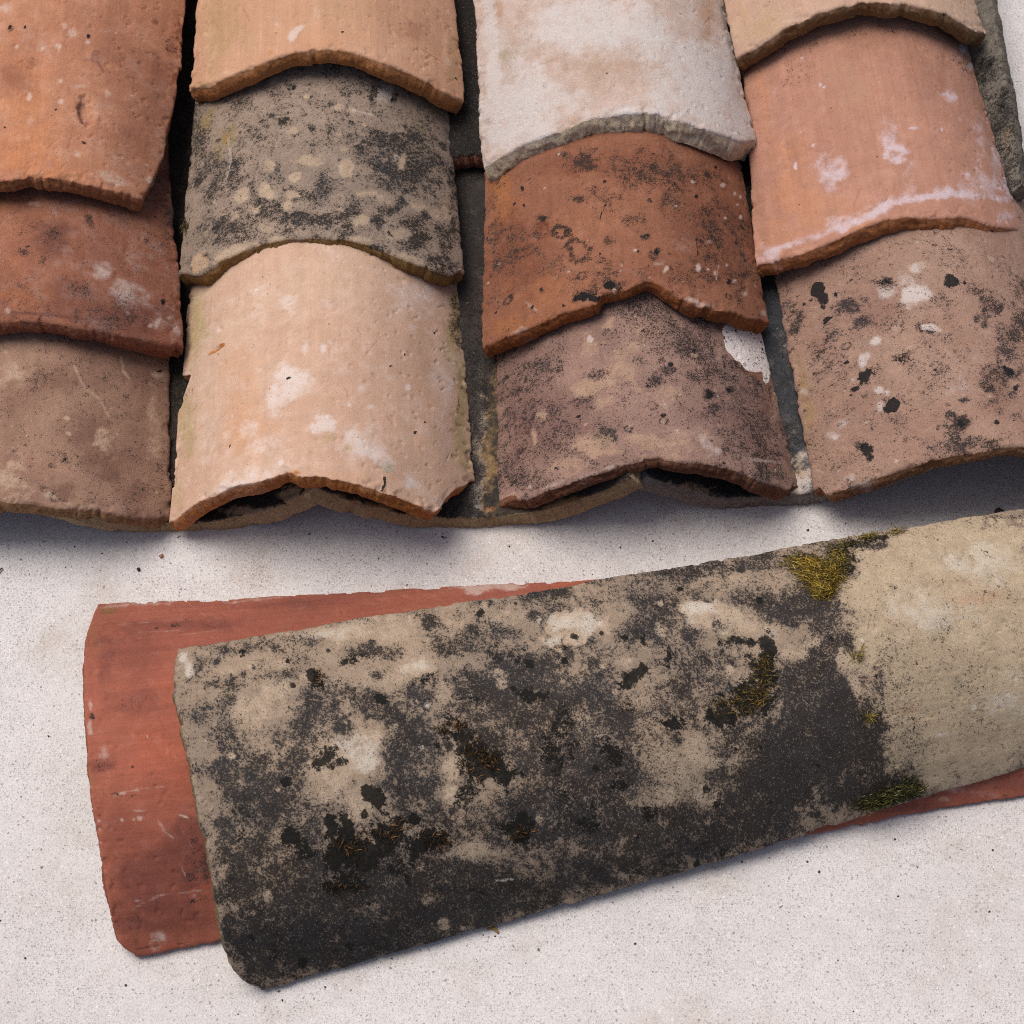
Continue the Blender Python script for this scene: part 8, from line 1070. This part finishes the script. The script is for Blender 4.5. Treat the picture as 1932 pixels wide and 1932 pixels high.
    def ext(v, under=None):
        v = v.ravel()
        return np.concatenate([v] + [v[loop]] * KL + [np.full(ns, 0.0) if under is None else under])
    edge = np.exp(-d / 0.0007) * 0.75
    R = np.maximum(M['R'].reshape(n, m), edge * T.get('edge', 0.8))
    Rall = np.concatenate([R.ravel()] + [np.clip(np.full(nl_, 0.55 + 0.6 * (k + 1) / KL), 0, 1.0) for k in range(KL)] + [np.ones(ns)])
    up = np.concatenate([np.ones(base)] + [np.full(nl_, T.get('rimkeep', 0.35))] * KL + [np.zeros(ns)])
    A4 = np.stack([ext(M['D']) * up, ext(M['W']) * up, ext(M['K']) * up, ext(M['P']) * np.where(up < 1, 0, 1)], -1)
    B4 = np.stack([ext(M['O']), ext(M['G']), ext(M['B']), Rall], -1)
    C4 = np.stack([ext(M['T']) * up, ext(M['S']), ext(edge), np.ones(len(co))], -1)
    z = np.full(n * m, seed * 0.731)
    sv = np.stack([a.ravel() + seed * 1.37, l.ravel() + seed * 0.91, z], -1)
    rim_sv = []
    for k in range(KL):
        q = sv[loop].copy(); q[:, 2] += (k + 1) / KL * T['t']
        rim_sv.append(q)
    svb = sv.reshape(n, m, 3)[np.ix_(ri, ci)].reshape(-1, 3) + np.array([0, 0, T['t']])
    sv = np.concatenate([sv] + rim_sv + [svb])
    for mesh, pick in ((me, slice(None)), (fme, fv)):
        put_attr(mesh, 'mask_a', 'FLOAT_COLOR', 'color', A4[pick])
        put_attr(mesh, 'mask_b', 'FLOAT_COLOR', 'color', B4[pick])
        put_attr(mesh, 'mask_c', 'FLOAT_COLOR', 'color', C4[pick])
        put_attr(mesh, 'surf', 'FLOAT_VECTOR', 'vector', sv[pick])
        mesh.materials.append(mat)
    ob = bpy.data.objects.new(name, me)
    COL.objects.link(ob)
    ob.location = T['loc']
    ob.rotation_euler = T['rot']
    fo = bpy.data.objects.new('front_edge', fme)
    COL.objects.link(fo)
    fo.parent = ob
    return ob


def tag(o, label, cat, group=None):
    o['label'] = label; o['category'] = cat
    if group:
        o['group'] = group
    return o


# ---------------------------------------------------------------- moss
MOSS = {   # blade colours (albedo), length mm, width mm, uprightness
    'yellow': ([(.30, .20, .025), (.20, .13, .02), (.12, .08, .018), (.38, .28, .06), (.06, .045, .015)], 4.6, .36, .4),
    'olive': ([(.13, .10, .025), (.20, .15, .03), (.07, .055, .02), (.28, .2, .04)], 4.2, .36, .4),
    'dark': ([(.05, .042, .015), (.09, .07, .02), (.03, .025, .012), (.15, .11, .03)], 4.2, .42, .45),
    'darkgreen': ([(.035, .035, .012), (.06, .058, .018), (.02, .02, .01), (.13, .11, .03), (.03, .03, .012)], 4.4, .42, .5),
    'brown': ([(.02, .014, .008), (.035, .02, .008), (.014, .011, .008), (.17, .08, .024), (.016, .012, .008)], 3.2, .34, .22),
    'gold': ([(.05, .035, .012), (.10, .065, .015), (.025, .02, .010), (.22, .14, .03), (.03, .022, .01)], 3.8, .34, .28),
}


MOSS_DOME = {'yellow': 4.5, 'olive': 2.5, 'dark': 2.5, 'darkgreen': 4.0, 'brown': 2.0, 'gold': 2.6}


def moss_material():
    N = Nodes('moss')
    c = N.attr('tint').outputs['Color']
    b = N.new('ShaderNodeBsdfPrincipled')
    N.put(b.inputs['Base Color'], c)
    b.inputs['Roughness'].default_value = 0.85
    b.inputs['Specular IOR Level'].default_value = 0.2
    o = N.new('ShaderNodeOutputMaterial')
    N.t.links.new(b.outputs[0], o.inputs[0])
    return N.m


def build_moss(T, tile, spec, mat, rs):
    a0, l0, m00, m01, m10, m11, count, style = spec
    cols, ln, wd, upr = MOSS[style]
    Mi = np.linalg.inv(np.array([[m00, m01], [m10, m11]]))
    co = []; quads = []; tint = []
    ntuft = max(3, count // 9)
    tuft = rs.normal(0, 0.5, (ntuft, 2))
    tl = np.linalg.norm(tuft, axis=1)
    tuft = tuft / np.maximum(1, tl / 0.95)[:, None]
    for i in range(count):
        tk = rs.randint(ntuft)
        uv = tuft[tk] + rs.normal(0, 0.13, 2)
        da, dl = Mi @ uv
        a, l = a0 + da, l0 + dl
        w = float(tile_width(T, l))
        s = float(np.clip(2 * a / w, -0.995, 0.995))
        p = tile_point(T, np.array(s), np.array(l)); nrm = tile_normal(T, np.array(s), np.array(l))
        th = rs.uniform(0, 2 * math.pi) if rs.rand() < 0.55 else (tk * 2.4 + rs.normal(0, 0.5))
        tx = np.array([math.cos(th), math.sin(th), 0.0]); tx -= nrm * (tx @ nrm); tx /= np.linalg.norm(tx)
        side = np.cross(nrm, tx)
        L = ln * .001 * rs.uniform(0.45, 1.25); W = wd * .001 * rs.uniform(0.6, 1.2)
        h0 = MOSS_DOME[style] * .001 * max(0.15, 1 - 0.75 * float(uv @ uv)) * rs.uniform(0.0, 1.0) ** 0.6
        p = p + nrm * (h0 - 0.0006)
        u = upr * rs.uniform(0.3, 1.7)
        segs = 4
        b0 = len(co)
        cur = p.copy(); curl = rs.normal(0, 0.35)
        col = np.array(cols[rs.randint(len(cols))]) * rs.uniform(0.7, 1.3)
        for k in range(segs + 1):
            f = k / segs
            hw = W * (1 - f) ** 0.6 * (0.7 + 0.6 * math.sin(math.pi * min(1, f + .2))) * 0.5
            co.append(cur - side * hw + nrm * 0.0001 * k); co.append(cur + side * hw)
            tint.append(col * (0.75 + 0.5 * f)); tint.append(col * (0.75 + 0.5 * f))
            dirv = tx * (1 - 0.2 * f) + nrm * (u * (1 - 1.3 * f)) + side * curl * f
            cur = cur + dirv / np.linalg.norm(dirv) * L / segs
        for k in range(segs):
            i0 = b0 + 2 * k
            quads.append((i0, i0 + 1, i0 + 3, i0 + 2))
    me = mesh_from_arrays('moss_clump', np.array(co), np.array(quads))
    tint = np.concatenate([np.array(tint), np.ones((len(tint), 1))], 1)
    put_attr(me, 'tint', 'FLOAT_COLOR', 'color', tint)
    me.materials.append(mat)
    ob = bpy.data.objects.new('moss_clump', me)
    COL.objects.link(ob)
    ob.parent = tile
    return ob


# ---------------------------------------------------------------- the ground: pale concrete
def concrete_material():
    N = Nodes('pale_concrete')
    tc = N.new('ShaderNodeTexCoord').outputs['Object']
    low = N.noise(tc, 5, 5, 0.6)
    low2 = N.noise(tc, 14, 5, 0.65, off=(4, 7, 0))
    mid = N.noise(tc, 110, 5, 0.65)
    fine = N.noise(tc, 900, 4, 0.7)
    c = N.mix(N.ramp(low, 0.38, 0.64), (.575, .552, .545, 1), (.525, .498, .488, 1))
    c = N.mix(N.ramp(low2, 0.50, 0.74, 0, 0.7), c, (.44, .38, .335, 1))
    c = N.scale_col(c, N.ramp(mid, 0.25, 0.75, 0.93, 1.07, False))
    c = N.scale_col(c, N.ramp(fine, 0.25, 0.75, 0.84, 1.16, False))

    def dots(scale, keep, rmin, rmax, off):
        mp = N.new('ShaderNodeMapping'); mp.inputs['Location'].default_value = off
        N.put(mp.inputs['Vector'], tc)
        # wobble the coordinates so that the grains are not round
        nz = N.new('ShaderNodeTexNoise'); nz.inputs['Scale'].default_value = scale * 1.6
        N.put(nz.inputs['Vector'], tc)
        ad = N.new('ShaderNodeVectorMath', operation='MULTIPLY_ADD')
        N.put(ad.inputs[0], nz.outputs['Color']); ad.inputs[1].default_value = (0.9 / scale,) * 3; N.put(ad.inputs[2], mp.outputs[0])
        vo = N.new('ShaderNodeTexVoronoi'); vo.voronoi_dimensions = '2D'; vo.inputs['Scale'].default_value = scale
        N.put(vo.inputs['Vector'], ad.outputs[0])
        sp = N.new('ShaderNodeSeparateColor'); N.t.links.new(vo.outputs['Color'], sp.inputs[0])
        rad = N.ramp(sp.outputs[0], 0.0, 1.0, rmin, rmax, False)
        inside = N.math('SUBTRACT', rad, vo.outputs['Distance'])
        inside = N.ramp(inside, -0.03, 0.06)
        sel = N.math('LESS_THAN', sp.outputs[1], keep)
        return N.math('MULTIPLY', inside, sel), sp.outputs[2]
    clus = N.ramp(N.noise(tc, 22, 4, 0.6, off=(9, 3, 0)), 0.34, 0.68, 0.25, 1.0)
    d1, r1 = dots(900, 0.55, 0.14, 0.46, (0, 0, 0))
    c = N.mix(N.math('MULTIPLY', N.math('MULTIPLY', d1, clus), N.ramp(r1, 0, 1, 0.08, 0.5, False)), c, (.13, .105, .09, 1))
    d2, r2 = dots(430, 0.17, 0.08, 0.27, (3.1, 1.7, 0))
    c = N.mix(N.math('MULTIPLY', d2, N.ramp(r2, 0, 1, 0.15, 0.6, False)), c, (.075, .065, .06, 1))
    d3, r3 = dots(90, 0.07, 0.03, 0.09, (7.7, 5.2, 0))
    c = N.mix(N.math('MULTIPLY', d3, 0.9), c, (.05, .042, .04, 1))
    d4, r4 = dots(420, 0.10, 0.1, 0.3, (1.1, 8.2, 0))
    c = N.mix(N.math('MULTIPLY', d4, 0.6), c, (.72, .69, .68, 1))
    rust = N.ramp(N.noise(tc, 30, 3, 0.6, off=(1.3, 2.2, 0)), 0.68, 0.78, 0, 0.35)
    c = N.mix(rust, c, (.50, .34, .18, 1))
    h = N.math('MULTIPLY_ADD', fine, 0.6, N.math('MULTIPLY', mid, 0.5))
    h = N.math('SUBTRACT', h, N.math('MULTIPLY', d2, 0.5))
    h = N.math('SUBTRACT', h, N.math('MULTIPLY', d1, 0.3))
    return N.finish(c, 0.9, h, 0.0008, 0.6, 0.2)


gme = mesh_from_arrays('ground', np.array([(-4, -4, 0), (4, -4, 0), (4, 4, 0), (-4, 4, 0)], float), np.array([(0, 1, 2, 3)]), False)
gme.materials.append(concrete_material())
ground = bpy.data.objects.new('ground', gme)
COL.objects.link(ground)
ground['kind'] = 'structure'; ground['label'] = 'pale speckled concrete ground'

# ---------------------------------------------------------------- the tiles: clay and weathering of each, painted shade on the gap pans
SPEC = {
    'C1R3': (dict(bump=0.6, col='c88e6e', col2='be8366', dirt='8a5546', orange='d08a5c', rim='96613f', pale='dcc2b0', dark='54443c', streak=.10, grain=.18, mott=.16, pepper=.35),
             {'B': (.22, .22, 22), 'W': (.10, .2, 60)},
             'orange clay roof tile with a thumb-sized dent and a jagged broken corner'),
    'C1R2': (dict(bump=0.8, col='ad7358', col2='a06852', dirt='6d4238', orange='c07a50', rim='86503a', pale='cdb7ad', dark='4c3a36', streak=.05, grain=.3, mott=.25, pepper=.7),
             {'D': (.20, .28, 70), 'B': (.38, .3, 26), 'W': (.08, .2, 50)},
             'dull dark red roof tile with sooty mottling below the tile with the dent'),
    'C1R1': (dict(col='ae8b76', col2='a27e6c', dirt='7a5648', orange='b9805f', tan='c0a48c', rim='9a7450', pale='cfb29c', dark='564640', streak=.04, grain=.32, mott=.22, pepper=.75),
             {'B': (.36, .3, 28), 'D': (.22, .2, 80)},
             'brownish grainy roof tile lowest in its row, below the dull dark red tile'),
    'C2R3': (dict(bump=0.5, col='d4a688', col2='cf9f80', dirt='a8745c', orange='cf9468', olive='b09468', rim='ad7242', pale='e2cfc4', tan='dcb792', streak=.09, grain=.10, mott=.10, pepper=.16),
             {'G': (.12, .2, 18)},
             'smooth pale pink roof tile overlapping the grey lichen-mottled tile'),
    'C2R2': (dict(col='a99484', col2='9b8879', dirt='6c5a4a', dark='303135', tan='c2aa90', pale='cfc2b8', orange='bd8250', olive='94804c', rim='94703f', streak=.05, grain=.25, mott=.2, pepper=.45),
             {'D': (.34, .26, 60), 'G': (.06, .2, 30)},
             'grey lichen-mottled roof tile with pale round spots between two peach tiles'),
    'C2R1': (dict(bump=0.5, col='d9b69d', col2='d4ad94', dirt='b98565', orange='d9a47c', olive='b8a370', rim='b5743c', pale='ebdcd4', tan='b7ac98', dark='6b6554', streak=.06, grain=.10, mott=.09, pepper=.12),
             {'O': (.04, .22, 16), 'W': (.12, .24, 40)},
             'peach roof tile with chalky white blotches and a chipped front edge'),
    'C3R3': (dict(bump=0.75, col='d2b9ab', col2='cbb6aa', dirt='b8977e', orange='d09878', olive='a99a7c', rim='d2bfa2', pale='dad3d0', tan='c0a58a', streak=.06, grain=.14, mott=.14, pepper=.22),
             {'W': (.27, .42, 17), 'B': (.2, .3, 24)},
             'thick whitewashed roof tile with a rough grey front edge'),
    'C3R2': (dict(bump=0.75, col='a06c53', col2='97644d', dirt='7e4a34', orange='ad7046', dark='3a302c', rim='96582e', pale='d5c0b4', streak=.09, grain=.26, mott=.2, pepper=.6),
             {'D': (.16, .24, 60), 'B': (.3, .3, 22)},
             'rusty orange roof tile with black specks and a notch broken from its front'),
    'C3R1': (dict(col='a8877a', col2='9c7c70', dirt='765650', dark='3b3436', tan='b89880', orange='a87458', olive='6c6456', rim='7a5038', pale='cfbeb6', streak=.03, grain=.34, mott=.2, pepper=.8),
             {'D': (.30, .22, 70), 'B': (.3, .25, 30), 'T': (.08, .25, 40)},
             'grey brown gritty roof tile with a patch of white paint at its side'),
    'C4R3': (dict(bump=0.5, col='d0b09a', col2='caa690', dirt='a8835c', orange='cfa980', olive='b89c68', rim='7a5a38', pale='e0cdb8', streak=.06, grain=.12, mott=.10, pepper=.2),
             {'G': (.14, .2, 20)},
             'sandy yellow roof tile overlapping the salmon pink tile'),
    'C4R2': (dict(bump=0.5, col='c18f79', col2='b98773', dirt='9c6e58', orange='c88c68', olive='a88a70', dark='6e6058', rim='a5683e', pale='dccbd2', streak=.09, grain=.10, mott=.10, pepper=.14),
             {'O': (.12, .25, 18), 'B': (.14, .2, 20)},
             'salmon pink roof tile with a white salt line along its front'),
    'C4R1': (dict(col='b1917f', col2='a98675', dirt='8a6456', dark='40393c', tan='c0a08c', orange='b28662', olive='a08450', rim='8e6444', pale='ddd2cc', streak=.03, grain=.28, mott=.2, pepper=.7),
             {'D': (.24, .2, 65), 'B': (.26, .25, 26)},
             'pinkish roof tile with round black lichen spots below the salmon pink tile'),
    'P1': (dict(col='3e342b', col2='332c28', dirt='55463c', dark='151517', rim='b09a78', pale='c0b0a0', streak=.05, grain=.3, mott=.25, pepper=.6),  # body colour and D darkened to deepen shade in the column gap
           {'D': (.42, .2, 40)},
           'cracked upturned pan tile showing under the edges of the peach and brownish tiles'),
    'P2': (dict(col='423b37', col2='363230', dirt='54463e', dark='161719', olive='5e5238', tan='a08058', rim='ab9674', pale='b8aca4', streak=.04, grain=.32, mott=.22, pepper=.7),  # dark body paints the gap shade; dust is left paler at the front
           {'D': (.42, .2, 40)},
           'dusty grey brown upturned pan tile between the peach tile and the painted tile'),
    'P3': (dict(col='3d3f44', col2='333539', dirt='6a6258', dark='18191c', rim='8a8580', pale='cfc8c4', streak=.04, grain=.25, mott=.2, pepper=.5),  # dark body and pale front paint the gap's shade and light
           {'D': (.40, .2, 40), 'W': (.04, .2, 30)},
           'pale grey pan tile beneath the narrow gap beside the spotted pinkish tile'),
    'P2b': (dict(col='3a302a', col2='322a26', dirt='4a3a32', dark='1c1c1f', rim='a06a50', streak=.05, grain=.3, mott=.25, pepper=.6),  # near-black colour stands in for deep shade between the columns
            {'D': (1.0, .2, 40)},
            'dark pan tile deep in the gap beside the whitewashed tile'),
    'P4': (dict(col='8d8478', col2='7c766e', dirt='4e463c', dark='2e2e30', tan='9c8468', rim='6e665c', streak=.04, grain=.3, mott=.3, pepper=.8),
           {'D': (.36, .3, 60)},
           'pitted grey pan tile sticking out beside the salmon pink tile'),
    'F1': (dict(bump=0.6, col='ac6550', col2='a25d4c', dirt='74423a', orange='b46248', olive='8a6a40', dark='4a3834', rim='8a4c34', pale='cfb4a8', streak=.11, grain=.12, mott=.14, pepper=.25),
           {'B': (.26, .3, 18), 'O': (.1, .25, 16)},
           'smooth brick red roof tile lying on the concrete under the mossy tile'),
    'F2': (dict(col='b19b85', col2='9d8a78', dirt='5a4e44', deep='101116', filmc='43444a', dgain=.90, dark='22252c', tan='c0ab94', orange='b68e70', olive='82785e', black='14130f', rim='7e6c4c', pale='d8cfc2', clean='bda98e', streak=.05, grain=.3, mott=.22, pepper=.55, dfine=760, bump=1.0, dark_cov=.86),
           {'D': (.34, .34, 60), 'B': (.2, .25, 30)},
           'black and beige lichened roof tile with moss tufts lying on the red tile'),
}
EXTRA = {'C3R3': dict(rough=1.4), 'C2R1': dict(rough=1.2), 'F1': dict(rough=.6, edge=.4), 'F2': dict(lump=1.8, edge=.5, rimkeep=.6, dk=1.0, bow=.004),
         'C3R1': dict(rough=1.2, rimkeep=.5), 'C4R1': dict(rimkeep=.5), 'C1R1': dict(rimkeep=.5), 'P1': dict(rimkeep=.1), 'P2': dict(rimkeep=.1), 'P3': dict(rimkeep=.1)}
ROWS = 'tiles laid overlapping in rows'
moss_mat = moss_material()
rs = np.random.RandomState(5)
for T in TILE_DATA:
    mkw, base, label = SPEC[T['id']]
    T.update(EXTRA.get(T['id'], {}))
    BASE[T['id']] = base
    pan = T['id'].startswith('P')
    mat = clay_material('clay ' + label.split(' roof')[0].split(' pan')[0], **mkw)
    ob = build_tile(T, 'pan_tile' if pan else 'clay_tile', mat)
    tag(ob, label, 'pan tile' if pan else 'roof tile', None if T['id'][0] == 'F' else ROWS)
    for sp in T.get('moss', []):
        build_moss(T, ob, sp, moss_mat, rs)


# ---------------------------------------------------------------- crumbs on the concrete
def simple_mat(name, rgb, rough=0.85):
    N = Nodes(name)
    tc = N.new('ShaderNodeTexCoord').outputs['Object']
    n = N.noise(tc, 1500, 3, 0.6)
    return N.finish(N.scale_col((*rgb, 1.0), N.ramp(n, 0.3, 0.7, 0.6, 1.4, False)), rough, n, 0.0004, 0.6)


def crumb(center, r, rs, squash=0.6):
    # an irregular eight-sided lump
    t = (1 + 5 ** .5) / 2
    v = np.array([(-1, t, 0), (1, t, 0), (-1, -t, 0), (1, -t, 0), (0, -1, t), (0, 1, t), (0, -1, -t), (0, 1, -t), (t, 0, -1), (t, 0, 1), (-t, 0, -1), (-t, 0, 1)], float) / 1.9
    f = np.array([(0, 11, 5), (0, 5, 1), (0, 1, 7), (0, 7, 10), (0, 10, 11), (1, 5, 9), (5, 11, 4), (11, 10, 2), (10, 7, 6), (7, 1, 8), (3, 9, 4), (3, 4, 2), (3, 2, 6), (3, 6, 8), (3, 8, 9), (4, 9, 5), (2, 4, 11), (6, 2, 10), (8, 6, 7), (9, 8, 1)])
    v = v * rs.uniform(0.65, 1.2, (12, 1)) * r
    v *= np.array([rs.uniform(.7, 1.4), rs.uniform(.6, 1.1), squash])
    th = rs.uniform(0, 6.28)
    c, s = math.cos(th), math.sin(th)
    v = v @ np.array([[c, -s, 0], [s, c, 0], [0, 0, 1]])
    v[:, 2] -= v[:, 2].min()
    return v + np.array([center[0], center[1], 0.0]), f


rs = np.random.RandomState(11)
co = []; tri = []; nvert = 0
spots = []
for _ in range(420):      # loose dirt fallen along the near edge of the mossy tile and in front of the rows
    k = rs.rand()
    if k < 0.42:
        u = rs.rand(); spots.append((-0.13 + 0.42 * u + rs.normal(0, .01), -0.262 + 0.135 * u - abs(rs.normal(0, .016)) - .004))
    elif k < 0.62:
        spots.append((rs.uniform(-.33, .33), rs.uniform(-.055, -.005)))
    else:
        spots.append((rs.uniform(-.34, .34), rs.uniform(-.34, .0)))
for p in spots:
    v, f = crumb(p, 0.00022 + 0.0007 * rs.rand() ** 4, rs)
    co.append(v); tri.append(f + nvert); nvert += len(v)
gm = mesh_from_arrays('grit', np.concatenate(co), np.concatenate(tri), False)
gm.materials.append(simple_mat('dark grit', (.055, .048, .042)))
grit = bpy.data.objects.new('grit', gm)
COL.objects.link(grit)
grit['kind'] = 'stuff'; grit['label'] = 'loose dark grit scattered over the pale concrete'


def bit(name, label, cat, x, y, r, rgb, squash, seed):
    v, f = crumb((0, 0), r, np.random.RandomState(seed), squash)
    me = mesh_from_arrays(name, v, f, False)
    me.materials.append(simple_mat(label, rgb))
    o = bpy.data.objects.new(name, me)
    COL.objects.link(o)
    o.location = (x, y, 0)
    return tag(o, label, cat)


def ribbon(name, label, cat, pts, width, rgb):
    pts = np.array(pts, float)
    co = []; n = len(pts); K = 6
    for i in range(n):
        d = pts[min(i + 1, n - 1)] - pts[max(i - 1, 0)]
        d /= np.linalg.norm(d)
        side = np.cross(d, (0, 0, 1.0)); side /= np.linalg.norm(side)
        upv = np.cross(side, d)
        r = width * (0.35 + 0.65 * math.sin(math.pi * (0.15 + 0.7 * i / (n - 1))))
        for k in range(K):
            t = 2 * math.pi * k / K
            co.append(pts[i] + side * r * math.cos(t) + upv * r * 0.6 * math.sin(t))
    q = []
    for i in range(n - 1):
        for k in range(K):
            q.append((i * K + k, i * K + (k + 1) % K, (i + 1) * K + (k + 1) % K, (i + 1) * K + k))
    co = np.array(co); c0 = pts.mean(0) * np.array([1, 1, 0])
    me = mesh_from_arrays(name, co - c0, np.array(q))
    me.materials.append(simple_mat(label, rgb))
    o = bpy.data.objects.new(name, me)
    COL.objects.link(o)
    o.location = c0
    return tag(o, label, cat)


bit('dirt_crumb', 'black crumb of dirt on the concrete between the rows and the red tile', 'crumb', -.2223, -.0374, .0015, (.03, .025, .022), .7, 3)
bit('clay_chip', 'tiny orange clay chip on the concrete below the cracked pan tile', 'clay chip', -.2094, -.0289, .0012, (.32, .15, .08), .6, 4)
bit('dry_leaf_flake', 'dark flake of dry leaf beside the clean end of the mossy tile', 'leaf flake', .2941, .0003, .0026, (.06, .05, .045), .25, 8)
ribbon('dry_stalk', 'curled dark stalk on the concrete in front of the brownish grainy tile', 'stalk', [(-.3065, -.0430, .001), (-.3062, -.0405, .0014), (-.3048, -.0382, .0018), (-.3035, -.0365, .001)], .0006, (.05, .04, .035))
ribbon('moss_shred', 'yellow shred of moss on concrete along the near edge of the mossy tile', 'moss shred', [(-.0135, -.2500, .001), (-.0115, -.2488, .002), (-.0095, -.2498, .0022), (-.0075, -.2520, .001)], .0010, (.24, .15, .04))
